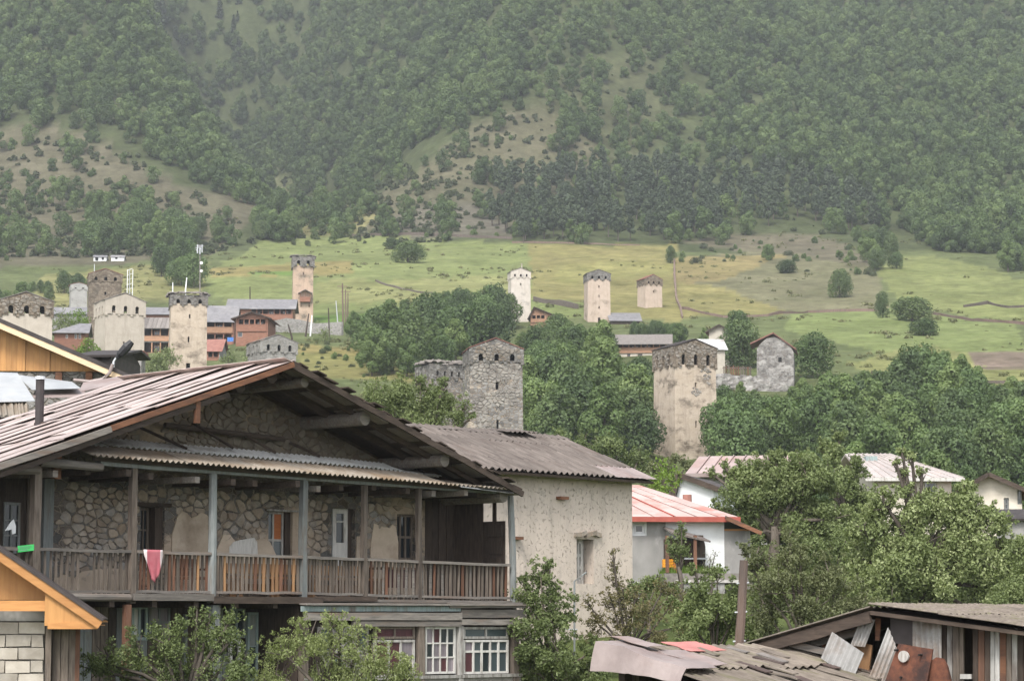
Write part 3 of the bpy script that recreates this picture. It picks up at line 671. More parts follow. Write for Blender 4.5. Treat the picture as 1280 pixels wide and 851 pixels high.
# front posts, top beam, canopy
PXS = [43, 165, 265, 379, 455, 523, 638]
PMAT = ['old_wood', 'old_wood', 'grey_paint', 'grey_paint', 'old_wood', 'old_wood', 'grey_paint']
pu = [H1.onv(x, 690)[0] for x in PXS]
pt_ = [H1.onv(x, y)[1] for x, y in zip(PXS, (583, 588, 594, 600, 606, 612, 620))]
PW = [.15, .12, .17, .125, .10, .095, .15]
for k, u in enumerate(pu):
    m = MB(); u2 = u + (0 if k < 6 else .09)
    if k in (2, 6): m.tube([(u2, 0, .40 if k < 6 else .3), (u2 + rnd.uniform(-.02, .02), 0, 1.5), (u, 0, pt_[k] + .06)], [PW[k] / 2, PW[k] / 2, PW[k] / 2 * .92], 9)
    else: m.beam((u2, 0, .38), (u, 0, pt_[k] + .05), PW[k], PW[k], (0, 1, 0), 4, .012)
    m.build('post', M[PMAT[k]], h1)
ub_ = H1.onv(100, 578)[0]
tb = MB(); tb.beam((ub_ + .4, -.0, H1.onv(130, 579)[1] + .03), (UR - .12, 0, H1.onv(642, 621)[1] + .12), .17, .15, (0, 0, 1), 8, .012); tb.build('top_beam', M['grey_paint'], h1)
MB().tube([(H1.onv(50, 577, -.12)[0], -.12, H1.onv(50, 577, -.12)[1]), (H1.onv(127, 584, -.12)[0], -.12, H1.onv(127, 584, -.12)[1])], [.085, .075], 9).build('eave_log', M['old_wood_h'], h1)
MB().tube([(-1.0, -.1, 2.66), (H1.onv(46, 580)[0], -.05, 2.72)], [.1, .09], 9).build('eave_log', M['old_wood_h'], h1)
for k in range(15):
    u = .9 + k * .8 + rnd.uniform(-.2, .2); MB().beam((u, -.28 + rnd.uniform(0, .3), 2.70 + rnd.uniform(-.05, .05)), (u + rnd.uniform(-.1, .1), WV, 2.72), .11, .12, (0, 0, 1), 2, .01).build('joist', rnd.choice([M['dark_wood'], M['dark_wood'], M['old_wood_h']]), h1)
uc0, uc1 = H1.onv(118, 563, -.4)[0], H1.onv(638, 611, -.4)[0]
zc = lambda u: H1.onv(124, 569, -.4)[1] + (H1.onv(638, 611, -.4)[1] - H1.onv(124, 569, -.4)[1]) * (u - uc0) / (uc1 - uc0)
canopy = MB().beam((uc0 + .2, -.1, zc(uc0) - .04), (uc1 - .2, -.1, zc(uc1) - .02), .07, .07, (0, 0, 1), 6, .01).build('canopy', M['dark_wood'], h1)
rise = lambda u: max(.12, min(.46, zr(u + .35) - .16 - zc(u)))
u = uc0; k = 0
while u < uc1 - .3:
    w_ = min(rnd.uniform(.95, 1.15), uc1 - u); sk = rnd.uniform(-.03, .03)
    if k % 5 == 3: w_ = min(w_, .8)
    low = MB().corr((u, -.40 + rnd.uniform(-.06, .06), zc(u) + .0), (w_ + .06, sk, zc(u + w_) - zc(u)), (.06, .85, rise(u + w_ / 2) * .53), (w_ + .06) / .13, .025, .005, 6, 3, .01)
    low.build('canopy_sheet', M['corr_grey'], canopy)
    u += w_; k += 1
u = uc0 + .05
while u < uc1 - .9:
    w_ = rnd.uniform(.9, 1.2); off = rnd.uniform(-.08, .1)
    MB().corr((u, .50 + off, zc(u) + .03 + .58 * rise(u + w_ / 2)), (w_ + .06, rnd.uniform(-.05, .05), rnd.uniform(-.02, .02) + zc(u + w_) - zc(u)), (.06, .66, rise(u + w_ / 2) * .42), (w_ + .06) / .13, .025, .005, 6, 3, .015).build('canopy_sheet', M['corr_light'], canopy); u += w_
MB().slab((uc1 - 1.5, -.42, zc(uc1 - 1.5) - .04), (uc1 + .12, -.4, zc(uc1) - .09), (uc1 + .2, -.15, zc(uc1) + .02), (uc1 - 1.45, -.15, zc(uc1 - 1.4) + .05), .008).build('canopy_sheet', M['tin_white'], canopy)
# poles against the gable wall that carry the canopy
q0 = H1.onv(206, 531, 1.4); q1 = H1.onv(355, 549, 1.4); MB().tube([(q0[0], 1.4, q0[1]), (q1[0], 1.4, q1[1])], .05, 7).build('canopy_pole', M['dark_wood'], h1)
for x, y, x2, y2 in ((175, 534, 234, 561), (240, 528, 292, 560), (300, 540, 345, 566), (362, 553, 400, 570)):
    q0 = H1.onv(x, y, 1.45); q1 = H1.onv(x2, y2, .9); MB().tube([(q0[0], 1.45, q0[1]), (q1[0], .9, q1[1])], .032, 6).build('canopy_pole', M['dark_wood'], h1)
# balcony floor, edge beams
MB().box(-.6, UE, -.1, WV - .004, ZF - .06, ZF).build('balcony_floor', M['old_wood_h'], h1)
for k in range(13): MB().beam((.4 + k * .98, -.12, ZF - .13), (.4 + k * .98, WV, ZF - .13), .11, .12).build('floor_joist', M['dark_wood'], h1)
def edge(x0, x1, y, v, h, mat, round_=False, name='edge_beam'):
    a = H1.onv(x0, y, v); b = H1.onv(x1, y, v); z = (a[1] + b[1]) / 2
    (MB().tube([(a[0], v, z), (b[0], v, z)], h / 2, 9) if round_ else MB().beam((a[0], v, z), (b[0], v, z), .1, h, (0, 0, 1), 4, .008)).build(name, M[mat], h1)
edge(20, 162, 746, -.12, .14, 'old_wood_h', True); edge(166, 266, 746, -.16, .13, 'old_wood_h'); edge(266, 402, 750, -.17, .13, 'dark_wood'); edge(395, 470, 748, -.1, .09, 'dark_wood')
# railing
rz = [H1.onv(x, y)[1] for x, y in zip(PXS, (686, 689, 692, 696, 699, 702, 706))]
bz = [H1.onv(x, y)[1] for x, y in zip(PXS, (741, 741, 742, 743, 745, 747, 749))]
pu_ = [-.9] + pu; rz_ = [rz[0] + .02] + rz; bz_ = [bz[0]] + bz; NB = [9, 17, 18, 20, 17, 13, 22]
for k in range(7):
    a, b = pu_[k] + .07, pu_[k + 1] - .06
    sec = MB().beam((a, -.02, rz_[k]), (b, -.02, rz_[k + 1]), .09, .055, (0, 0, 1), 4, .008).build('railing', M['old_wood_h'], h1)
    MB().beam((a, -.02, bz_[k] + .03), (b, -.02, bz_[k + 1] + .03), .06, .05, (0, 0, 1), 5, .012).build('bottom_rail', M['old_wood_h'], sec)
    n = NB[k]
    for i in range(n):
        if k == 1 and i in (8, 9): continue
        t_ = (i + .5) / n; u = a + (b - a) * t_; dz = -.07 if (k >= 5 or rnd.random() < .2) else -.0
        mt = rnd.choice(['fresh_wood', 'red_wood', 'old_wood', 'red_wood', 'old_wood']) if k == 3 else rnd.choice(['old_wood', 'red_wood', 'red_wood', 'old_wood', 'fresh_wood']) if k == 2 else rnd.choice(['old_wood', 'old_wood', 'old_wood', 'red_wood', 'old_wood_h']) if k >= 5 else 'old_wood'
        MB().beam((u + rnd.uniform(-.012, .012), -.02 + .045, bz_[k] + dz), (u + rnd.uniform(-.015, .015), .025, rz_[k] + (rz_[k + 1] - rz_[k]) * t_ - .005), rnd.uniform(.04, .065), .025, (0, 1, 0)).build('baluster', M[mt], sec)
# glazed porch on the ground floor, right
PV = -.3
pp_ = lambda x, y: H1.onv(x, y, PV)
up0, up1 = pp_(380, 800)[0], pp_(652, 800)[0]
GZ = -2.25
porch = MB().box(up0, up1 - .05, PV + .18, PV + 1.6, GZ, .36).build('porch', M['dark_wood_v'], h1)
zb = lambda y, x=520: pp_(x, y)[1]
for y0, y1, x0, x1, mt in ((757, 764, 378, 575, 'teal_paint'), (765, 775, 380, 575, 'old_wood_h'), (776, 783, 440, 575, 'old_wood_h'), (752, 760, 560, 657, 'old_wood_h'), (761, 772, 575, 655, 'old_wood_h'), (773, 781, 575, 653, 'old_wood_h')):
    a, b = pp_(x0, y0), pp_(x1, y1); pv = rnd.uniform(-.03, .02)
    MB().beam((a[0], PV + pv, (a[1] + zb(y1, x0)) / 2), (b[0], PV + pv, (b[1] + zb(y0, x1)) / 2), .08, abs(zb(y0) - zb(y1)) - .01, (0, 0, 1), 4, .006).build('porch_board', M[mt], porch)
MB().slab((up0 - .05, PV - .12, .40), (up1 + .08, PV - .12, .42), (up1 + .08, PV + .5, .44), (up0 - .05, PV + .5, .43), .03).build('porch_ledge', M['old_wood_h'], porch)
for x, wdt, mt in ((382, .12, 'old_wood'), (527, .17, 'old_wood'), (576, .13, 'greyed_paint'), (645, .17, 'old_wood')):
    MB().box(pp_(x, 800)[0] - wdt / 2, pp_(x, 800)[0] + wdt / 2, PV - .02, PV + .14, GZ, zb(782)).build('porch_post', M[mt], porch)
def pwin(x0, y0, x1, y1, **kw):
    a = pp_(x0, y1); b = pp_(x1, y0); return window_at(h1, a[0], b[0], a[1], b[1], PV + .03, **kw)
GC, WC, G_, BG = M['grey_curtain'], M['wine_curtain'], M['glass'], M['blue_glass']
pwin(533, 783, 571, 842, cols=4, rows=3, mf=M['white_paint'], mg=[GC, GC, WC, GC, G_, GC, GC, G_, GC, WC, G_, G_], fw=.045, bar=.03, splits=[.24, .5, .76])
pwin(581, 783, 637, 798, cols=2, rows=1, mf=M['greyed_paint'], mg=[BG], fw=.05, bar=.05)
pwin(581, 799, 637, 842, cols=5, rows=2, mf=M['white_paint'], mg=[WC, BG, G_, BG, BG, GC, BG, G_, BG, BG], fw=.045, bar=.045, hsplits=[.68], lab='porch window with five narrow lights')
pwin(470, 783, 520, 798, cols=2, rows=1, mf=M['old_wood'], mg=[WC], fw=.045, bar=.04)
pwin(470, 799, 520, 846, cols=3, rows=1, mf=M['greyed_paint'], mg=[WC, WC, GC], fw=.05, bar=.05)
pwin(400, 783, 462, 846, cols=4, rows=2, mf=M['greyed_paint'], mg=[GC, BG, GC], fw=.05, bar=.04)
bs_ = MB().box(up0, up1, PV + .01, PV + .17, GZ, zb(848) - .0).build('porch_base', M['mortar'], porch)
MB().box(up0, up1, PV - .03, PV + .1, zb(848), zb(844)).build('porch_sill', M['greyed_paint'], porch)
# recessed ground floor, left
GV = 1.0
gp = lambda x, y: H1.onv(x, y, GV)
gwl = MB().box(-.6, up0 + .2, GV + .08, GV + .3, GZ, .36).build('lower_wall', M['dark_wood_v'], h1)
u = gp(96, 800)[0]
openx = [(gp(162, 800)[0], gp(209, 800)[0]), (gp(283, 800)[0], gp(330, 800)[0])]
while u < up0:
    z1_ = .34
    if any(a - .1 < u < b for a, b in openx): z1_ = gp(200, 800)[1] if u < gp(240, 800)[0] else gp(200, 815)[1]
    MB().box(u, u + .17, GV + .02, GV + .075, GZ, z1_).build('plank', rnd.choice([M['grey_paint'], M['old_wood'], M['dark_wood_v'], M['grey_paint']]), gwl); u += .185
def gwin(x0, y0, x1, y1, **kw):
    a = gp(x0, y1); b = gp(x1, y0); return window_at(h1, a[0], b[0], a[1], b[1], GV - .03, **kw)
gwin(163, 757, 184, 800, cols=2, rows=1, mf=M['teal_paint'], mg=[M['white_paint'], G_], fw=.06, bar=.05)
gwin(185, 757, 212, 798, cols=2, rows=2, mf=M['grey_paint'], mg=[G_, GC, GC, GC], fw=.05, bar=.05)
gwin(284, 760, 306, 797, cols=2, rows=1, mf=M['teal_paint'], mg=[G_], fw=.05, bar=.05); gwin(286, 798, 300, 850, cols=1, rows=1, mf=M['white_paint'], mg=[M['dark']], fw=.06)
gwin(308, 765, 322, 850, cols=1, rows=2, mf=M['teal_paint'], mg=[G_, M['grey_paint']], fw=.05, name='lower_door')
MB().box(gp(228, 800)[0], gp(232, 800)[0], GV - .06, GV + .01, GZ, .2).build('lower_post', M['grey_paint'], h1)
for x, v, wdt, mt in ((158, -.1, .12, 'red_wood'), (266, 0, .19, 'grey_paint')):
    a = H1.onv(x, 800, v)[0]; MB().beam((a, v, GZ), (a, v, .36), wdt, wdt, (0, 1, 0), 3, .01).build('lower_post', M[mt], h1)
# stovepipe on the tin slope
d_ = None
for s in np.linspace(0, 4.5, 200):
    u, z = H1.onv(49, 531, s)
    if z <= zr(u) + .05: d_ = (u, s, z); break
u, s, z = d_
MB().tube([(u, s, z - .3), (u, s, H1.onv(46, 474, s)[1])], .085, 10).build('stovepipe', M['pipe_metal'], h1)
MB().tube([(u, s, H1.onv(46, 474, s)[1]), (u, s, H1.onv(46, 470, s)[1])], [.105, .095], 10).build('pipe_cowl', M['metal_grey'], h1)
MB().box(u - .02, u + .3, s - .14, s + .14, z - .02, z + .05).build('pipe_flashing', M['sheet_edge'], h1)
# things on the balcony
a = H1.onv(190, 689, -.06); tw = bpy.data.meshes.new('towel'); vs = []; fs = []
for k in range(13):
    for i in range(7):
        t_ = k / 12; x = (i / 6 - .5) * (.44 - .30 * max(0, t_ - .2)); z = rz[1] + .035 - .62 * t_ * (1 - .28 * abs(i / 6 - .45) * 2) if k else rz[1] + .04
        vs.append((a[0] + x + .05 * t_, -.085 - .03 * math.sin(i * 2.1 + t_ * 3) * t_, z))
        if k and i: q_ = k * 7 + i; fs.append((q_ - 8, q_ - 7, q_, q_ - 1))
mt = NT('towel_cloth'); tc = mt.n('ShaderNodeTexCoord'); sx = mt.n('ShaderNodeSeparateXYZ'); mt.l(tc.outputs['Generated'], sx.inputs[0])
edgef = mt.ramp(sx.outputs[0], [(.0, (.7, .66, .64)), (.14, (.7, .66, .64)), (.17, (.36, .06, .085)), (.83, (.40, .085, .11)), (.86, (.7, .66, .64))], 'CONSTANT')
towel_m = mt.finish(mt.mix(mt.math('MULTIPLY', mt.noise(tc.outputs['Object'], 9, 4), .5), edgef, (.55, .30, .31)), .9)
tw.from_pydata(vs, [], fs); tw.materials.append(towel_m); tw.polygons.foreach_set('use_smooth', [True] * len(fs))
to = link('towel', tw); to.location = H1.W(0, 0, 0); to.rotation_euler = (0, 0, H1.a); sm = to.modifiers.new('thick', 'SOLIDIFY'); sm.thickness = .012
tag(to, 'red towel with white edges hung over the balcony railing', 'towel')
a = H1.onv(32, 686, -.16); gsgn = H1.root('notice', 'bright green paper notice fixed beside the corner post of the balcony', 'notice')
MB().prism([(a[0] - .17, -.17, a[1] - .06), (a[0] + .17, -.17, a[1] - .02), (a[0] + .17, -.17, a[1] + .09), (a[0] - .17, -.17, a[1] + .05)], (0, .01, 0)).build('card', mat_noise('green_card', (.05, .45, .11), (.07, .52, .14), 4), gsgn)
for k in range(3): MB().prism([(a[0] - .13, -.174, a[1] - .03 + k * .03), (a[0] + .05 + .03 * k, -.174, a[1] - .015 + k * .03), (a[0] + .05 + .03 * k, -.174, a[1] - .006 + k * .03), (a[0] - .13, -.174, a[1] - .021 + k * .03)], (0, .003, 0)).build('printed_line', M['teal_paint'], gsgn)
MB().box(-.9, a[0] - .17, -.18, -.14, a[1] - .03, a[1] + .01).build('batten', M['old_wood_h'], gsgn)
a = H1.onv(14, 659, .5); cl = H1.root('hanging_cloth', 'white cloth scrap tied on a line by the balcony window', 'cloth')
MB().prism([(a[0] - .12, .5, a[1] - .06), (a[0] + .02, .5, a[1] - .03), (a[0] + .03, .5, a[1] - .12), (a[0] + .10, .5, a[1] - .10), (a[0] + .1, .5, a[1] + .03), (a[0] + .05, .5, a[1] + .15), (a[0] - .02, .5, a[1] + .08)], (0, .02, 0)).build('scrap', M['white_plastic'], cl)
bn = H1.root('wooden_bench', 'long orange wooden bench along the balcony wall behind the railing', 'bench')
a0, a1 = H1.onv(290, 725, 1.2)[0], H1.onv(475, 725, 1.2)[0]
MB().box(a0, a1, 1.0, 1.35, .90, .945).build('seat', M['fresh_wood'], bn); MB().box(a0, a1, 1.36, 1.40, 1.0, 1.2).build('backrest', M['fresh_wood'], bn); MB().box(a0, a1, 1.34, 1.38, .62, .80).build('rail', M['fresh_wood'], bn)
for u in np.linspace(a0 + .1, a1 - .1, 5): MB().box(u - .035, u + .035, 1.02, 1.35, ZF, .898).build('leg', M['fresh_wood'], bn)
tbn = H1.root('balcony_table', 'small dark red wooden table behind the balcony railing', 'table')
a0, a1 = H1.onv(470, 715, .8)[0], H1.onv(512, 715, .8)[0]
MB().box(a0, a1, .5, 1.1, 1.13, 1.17).build('tabletop', M['red_wood'], tbn); MB().box(a0 + .04, a1 - .04, .54, .57, .75, 1.128).build('front_panel', M['wine_curtain'], tbn)
for u in (a0 + .05, a1 - .05):
    for v in (.56, 1.04): MB().box(u - .03, u + .03, v - .03, v + .03, ZF, 1.128).build('leg', M['dark_wood_v'], tbn)
ch = H1.root('wooden_armchair', 'brown wooden armchair behind the balcony railing near the towel', 'chair')
a0 = H1.onv(232, 725, .7)[0]
MB().box(a0, a0 + .55, .5, 1.0, .85, .90).build('seat', M['red_wood'], ch); MB().box(a0, a0 + .55, .98, 1.03, .92, 1.25).build('backrest', M['red_wood'], ch)
for u in (a0 + .03, a0 + .52):
    MB().box(u - .025, u + .025, .52, .98, 1.03, 1.07).build('armrest', M['red_wood'], ch)
    for v in (.53, .96): MB().box(u - .022, u + .022, v - .022, v + .022, ZF, 1.03).build('leg', M['red_wood'], ch)
# ------------------------------------------------------------------ foliage
LEAF = {
 'tuft': mat_leaf('grass_tuft', [(.10, .11, .045), (.15, .155, .065), (.20, .19, .085)], .2, .5),
 'broad': mat_leaf('broadleaf_foliage', [(0.045, 0.073, 0.028), (0.079, 0.122, 0.044), (0.122, 0.181, 0.066), (0.186, 0.249, 0.096)], .3, .45),
 'broad2': mat_leaf('dark_broadleaf_foliage', [(0.041, 0.066, 0.028), (0.074, 0.112, 0.044), (0.117, 0.163, 0.062), (0.172, 0.216, 0.086)], .3, .45),
 'broad3': mat_leaf('light_broadleaf_foliage', [(0.068, 0.102, 0.034), (0.108, 0.160, 0.054), (0.164, 0.220, 0.077), (0.226, 0.288, 0.113)], .3, .45),
 'forest': mat_leaf('forest_foliage', [(0.041, 0.068, 0.026), (0.079, 0.122, 0.043), (0.127, 0.179, 0.063), (0.186, 0.243, 0.090)], .3, .6),
 'pine': mat_leaf('pine_foliage', [(.042, .060, .036), (.064, .088, .048), (.090, .118, .062)], .15),
 'near': mat_leaf('orchard_foliage', [(.07, .094, .036), (.135, .17, .066), (.21, .25, .105), (.36, .40, .20)], .3),
 'olive': mat_leaf('olive_foliage', [(.075, .086, .040), (.135, .15, .070), (.20, .215, .11), (.32, .335, .19)], .3),
 'willow': mat_leaf('willow_foliage', [(.085, .105, .040), (.15, .18, .068), (.22, .255, .10), (.34, .375, .18)], .35),
 'red': mat_leaf('reddish_foliage', [(.06, .062, .028), (.11, .11, .050), (.17, .145, .070), (.26, .225, .12)], .3),
 'bright': mat_leaf('bright_foliage', [(.075, .125, .020), (.12, .19, .03), (.18, .27, .05), (.24, .33, .08)], .4),
 'scrub': mat_leaf('scrub_foliage', [(.050, .062, .030), (.078, .096, .044), (.11, .13, .06)], .2, .5),
}
def leaf_cloud(name, cen, rad, n, size, mat, seed=0, asp=.55, fill=.35, up=.25, jit=.55, tint=None, squash=1.0, droop=0.0):
    """many leaf-sized faces on and in a set of clumps; cen k x 3, rad k"""
    r = np.random.default_rng(seed); cen = np.asarray(cen, float); rad = np.asarray(rad, float)
    wgt = rad ** 2; k = r.choice(len(cen), n, p=wgt / wgt.sum())
    d = r.normal(size=(n, 3)); d[:, 2] += up; d /= np.linalg.norm(d, axis=1)[:, None]
    q = np.where(r.random(n) < fill, r.random(n) ** .5, 1 - .22 * r.random(n) + .14 * r.normal(size=n) * .6)
    pos = cen[k] + d * (rad[k] * q)[:, None] * np.array([1, 1, squash])
    nrm = d + r.normal(size=(n, 3)) * jit; nrm /= np.linalg.norm(nrm, axis=1)[:, None]
    a = np.cross(nrm, r.normal(size=(n, 3))); a[:, 2] -= droop; a /= np.linalg.norm(a, axis=1)[:, None]; b = np.cross(nrm, a); b /= np.linalg.norm(b, axis=1)[:, None]
    s = size * r.uniform(.6, 1.35, n)[:, None]
    v = np.stack([pos - a * s, pos + b * s * asp + nrm * s * .15, pos + a * s, pos - b * s * asp + nrm * s * .15], 1).reshape(-1, 3)
    lob = r.random(len(cen)); t_ = np.clip(.5 * lob[k] + .5 * r.random(n) ** 1.4, 0, 1) if tint is None else tint(pos, r)
    return np_mesh(name, v, np.arange(4 * n).reshape(-1, 4), mat, tint=t_)
def crown_lobes(r, w, h, n, spread=.62, low=.0, shape='round'):
    """clump centres and radii for a crown of half-width w and height h whose foot is at z = 0"""
    c = []; q = []
    for i in range(n):
        z = low + (1 - low) * ((i + .5) / n) ** .85
        prof = {'round': math.sin(math.pi * min(.97, .16 + .80 * z)) ** .7, 'tall': (1 - z) ** .55 * (.45 + .9 * min(1, z * 3)), 'cone': (1.02 - z) ** .85, 'flat': min(1, 1.4 * (1 - z) + .25)}[shape]
        a = i * 2.4 + r.uniform(-.5, .5); d = w * prof * spread * math.sqrt(r.uniform(.25, 1))
        c.append((math.cos(a) * d, math.sin(a) * d, h * (.1 + .8 * z))); q.append(w * r.uniform(.30, .46) * (.55 + .6 * prof))
    return c, q
def far_crown(name, seed, n_leaf, w, h, size, mat, lobes=9, shape='round', low=0.0, **kw):
    r = random.Random(seed); c, q = crown_lobes(r, w, h, lobes, shape=shape, low=low)
    return leaf_cloud(name, c, q, n_leaf, size, mat, seed, **kw)
def trunk_mesh(name, seed, h, r0, n=5, w=2.0, lean=.05):
    r = random.Random(seed); m = MB(); top = (r.uniform(-lean, lean) * h, r.uniform(-lean, lean) * h, h)
    mid = (top[0] * .5 + r.uniform(-.03, .03) * h, top[1] * .5, h * .5)
    m.tube([(0, 0, -.6), (0, 0, .0), mid, top], [r0 * 1.25, r0, r0 * .75, r0 * .3], 7)
    for i in range(n):
        t_ = r.uniform(.35, .85); a = i * 2.4 + r.uniform(-.4, .4); l = w * r.uniform(.6, .95) * (1.15 - t_)
        b = np.array(mid) * (1 - abs(2 * t_ - 1)) + np.array(top) * max(0, 2 * t_ - 1); b[2] = h * t_
        m.tube([b, b + np.array([math.cos(a) * l * .5, math.sin(a) * l * .5, l * .35]), b + np.array([math.cos(a) * l, math.sin(a) * l, l * .75])], [r0 * .4, r0 * .28, r0 * .1], 5)
    return m.mesh(name, M['bark'], True)

# --- far forest: prototypes, kept out of the scene; the mountain's wood is ONE stuff object that instances them
protos = bpy.data.collections.new('forest_kinds')
def proto(name, me): o = bpy.data.objects.new(name, me); protos.objects.link(o); return o
for k in range(7): proto('a%02d_broadleaf' % k, far_crown('broadleaf_far', 40 + k, 1700, 3.2 * (1 + .08 * (k % 3)), 7.0 + (k % 4), .25, LEAF['forest'], 6 + k % 3, shape=('round', 'round', 'tall')[k % 3], fill=.08, jit=.28))
for k in range(2): proto('b%02d_scrub' % k, far_crown('scrub_far', 60 + k, 90, 1.0, 1.3, .34, LEAF['scrub'], 4, fill=.2))
for k in range(2): proto('c%02d_fir' % k, far_crown('fir_far', 70 + k, 420, 2.3, 11.5, .55, LEAF['pine'], 16, shape='cone', fill=.3, up=0))
for k in range(2): proto('d%02d_tuft' % k, far_crown('tuft_far', 90 + k, 60, 1.3, .7, .3, LEAF['tuft'], 4, fill=.2))
NB_, NS_, NF_ = 7, 2, 2
# density regions of wood and scrub by where the land is seen; (corners, trees per m2, share of scrub, size)
WOOD = [
    ([(600, 232), (700, 215), (960, 212), (1120, 262), (1135, 300), (1075, 296), (900, 306), (640, 306), (600, 272)], .012, .3, .8),       # pines stand here
    ([(430, 262), (480, 222), (545, 190), (600, 158), (650, 128), (690, 150), (690, 240), (600, 262), (560, 300), (440, 300)], .060, .90, .8),
    ([(660, 95), (730, 70), (800, 52), (870, 60), (820, 120), (760, 160), (660, 140)], .042, .35, .8),
    ([(690, 150), (760, 150), (820, 118), (868, 52), (935, 202), (760, 212), (690, 240)], .05, .35, .85),
    ([(0, 165), (100, 172), (170, 195), (215, 240), (260, 245), (320, 300), (250, 325), (-100, 340), (-400, 345), (-400, 160)], .042, .86, .85),
    ([(320, 212), (348, 214), (388, 256), (345, 262)], .02, .9, .8),
    ([(330, 255), (470, 236), (440, 300), (320, 310)], .032, .6, .8),
    ([(-500, 700), (-500, -400), (640, -400), (640, 130), (540, 182), (480, 215), (430, 262), (350, 270), (260, 240), (170, 190), (100, 168), (-500, 158)], .054, .0, 1.0),
    ([(640, -400), (1800, -400), (1800, 300), (1290, 330), (1190, 318), (1135, 300), (1120, 262), (960, 212), (930, 200), (870, 60), (800, 52), (640, 130)], .056, .08, .95),
]
def scatter_wood():
    r = np.random.default_rng(5); n = 78000
    Y = 600 + 700 * r.random(n) ** .95; X = (r.random(n) * 2 - 1) * .30 * Y
    area = 2 * .30 * 950 * 700; per = area / n
    Zs = Z(X, Y); px, py = proj(X, Y, Zs)
    px = px + 22 * fbm(X / 35, Y / 35, 71, 3); py = py + 14 * fbm(X / 35, Y / 35, 73, 3)
    dens = np.zeros(n); scr = np.zeros(n); siz = np.ones(n); done = np.zeros(n, bool)
    for poly, d, s, z in WOOD:
        m = inside(px, py, poly) & ~done; dens[m] = d; scr[m] = s; siz[m] = z; done |= m
    dens = dens * np.clip(1 + 1.0 * fbm(X / 24, Y / 24, 77, 3), .25, 1.6)
    keep = r.random(n) < dens * per
    X, Y, Zs, scr, siz, px, py = [a[keep] for a in (X, Y, Zs, scr, siz, px, py)]; n = len(X)
    sb = r.random(n) < scr
    fir = (~sb) & inside(px, py, [(150, -60), (330, -60), (300, 90), (190, 60)]) & (r.random(n) < .55)
    idx = np.where(sb, NB_ + r.integers(0, NS_, n), np.where(fir, NB_ + NS_ + r.integers(0, NF_, n), r.integers(0, NB_, n)))
    sc = siz * np.where(sb, r.uniform(.6, 1.9, n), np.clip(r.lognormal(-.12, .27, n), .45, 1.45))
    return X, Y, Zs, idx, sc, r.random(n) * 6.28
wx, wy, wz, wi, wsc, wr = scatter_wood()
scatter_xyz = None
fme = bpy.data.meshes.new('mountain_forest'); fme.vertices.add(len(wx)); fme.vertices.foreach_set('co', np.stack([wx, wy, wz - .3], 1).astype(np.float32).ravel())
for nm, ty, ar in (('kind', 'INT', wi.astype(np.int32)), ('size', 'FLOAT', wsc.astype(np.float32)), ('turn', 'FLOAT', wr.astype(np.float32))):
    fme.attributes.new(nm, ty, 'POINT').data.foreach_set('value', ar)
forest = link('mountain_forest', fme); tag(forest, 'dense broadleaf forest and scrub covering the hazy mountain slope', kind='stuff')
g = bpy.data.node_groups.new('forest_scatter', 'GeometryNodeTree'); g.interface.new_socket('Geometry', in_out='INPUT', socket_type='NodeSocketGeometry'); g.interface.new_socket('Geometry', in_out='OUTPUT', socket_type='NodeSocketGeometry')
gi, go = g.nodes.new('NodeGroupInput'), g.nodes.new('NodeGroupOutput'); ci = g.nodes.new('GeometryNodeCollectionInfo'); ci.inputs['Collection'].default_value = protos; ci.inputs['Separate Children'].default_value = True; ci.inputs['Reset Children'].default_value = True
ip = g.nodes.new('GeometryNodeInstanceOnPoints'); ip.inputs['Pick Instance'].default_value = True
def gattr(nm, ty): a = g.nodes.new('GeometryNodeInputNamedAttribute'); a.data_type = ty; a.inputs[0].default_value = nm; return a.outputs[0]
cx = g.nodes.new('ShaderNodeCombineXYZ'); L_ = g.links.new
L_(gi.outputs[0], ip.inputs['Points']); L_(ci.outputs[0], ip.inputs['Instance']); L_(gattr('kind', 'INT'), ip.inputs['Instance Index']); L_(gattr('turn', 'FLOAT'), cx.inputs[2])
L_(cx.outputs[0], ip.inputs['Rotation']); L_(gattr('size', 'FLOAT'), ip.inputs['Scale']); L_(ip.outputs[0], go.inputs[0])
md = forest.modifiers.new('scatter', 'NODES'); md.node_group = g
# tufts and weeds that roughen the meadows
r8 = np.random.default_rng(8); n8 = 9000; ty = 260 + 420 * r8.random(n8); tx = (r8.random(n8) * 2 - 1) * .24 * ty; tk = fbm(tx / 14, ty / 14, 91, 3) + .16 * r8.random(n8) > .17; tx, ty = tx[tk], ty[tk]; n8 = len(tx)
tme = bpy.data.meshes.new('meadow_tufts'); tme.vertices.add(n8); tme.vertices.foreach_set('co', np.stack([tx, ty, Z(tx, ty) - .12], 1).astype(np.float32).ravel())
for nm, ty_, ar in (('kind', 'INT', (NB_ + NS_ + NF_ + r8.integers(0, 2, n8)).astype(np.int32)), ('size', 'FLOAT', (.2 + .6 * r8.random(n8) ** 2).astype(np.float32)), ('turn', 'FLOAT', (r8.random(n8) * 6).astype(np.float32))):
    tme.attributes.new(nm, ty_, 'POINT').data.foreach_set('value', ar)
tuf = link('meadow_tufts', tme); tag(tuf, 'coarse grass tufts and weeds dotted over the hillside meadows', kind='stuff'); tuf.modifiers.new('scatter', 'NODES').node_group = g

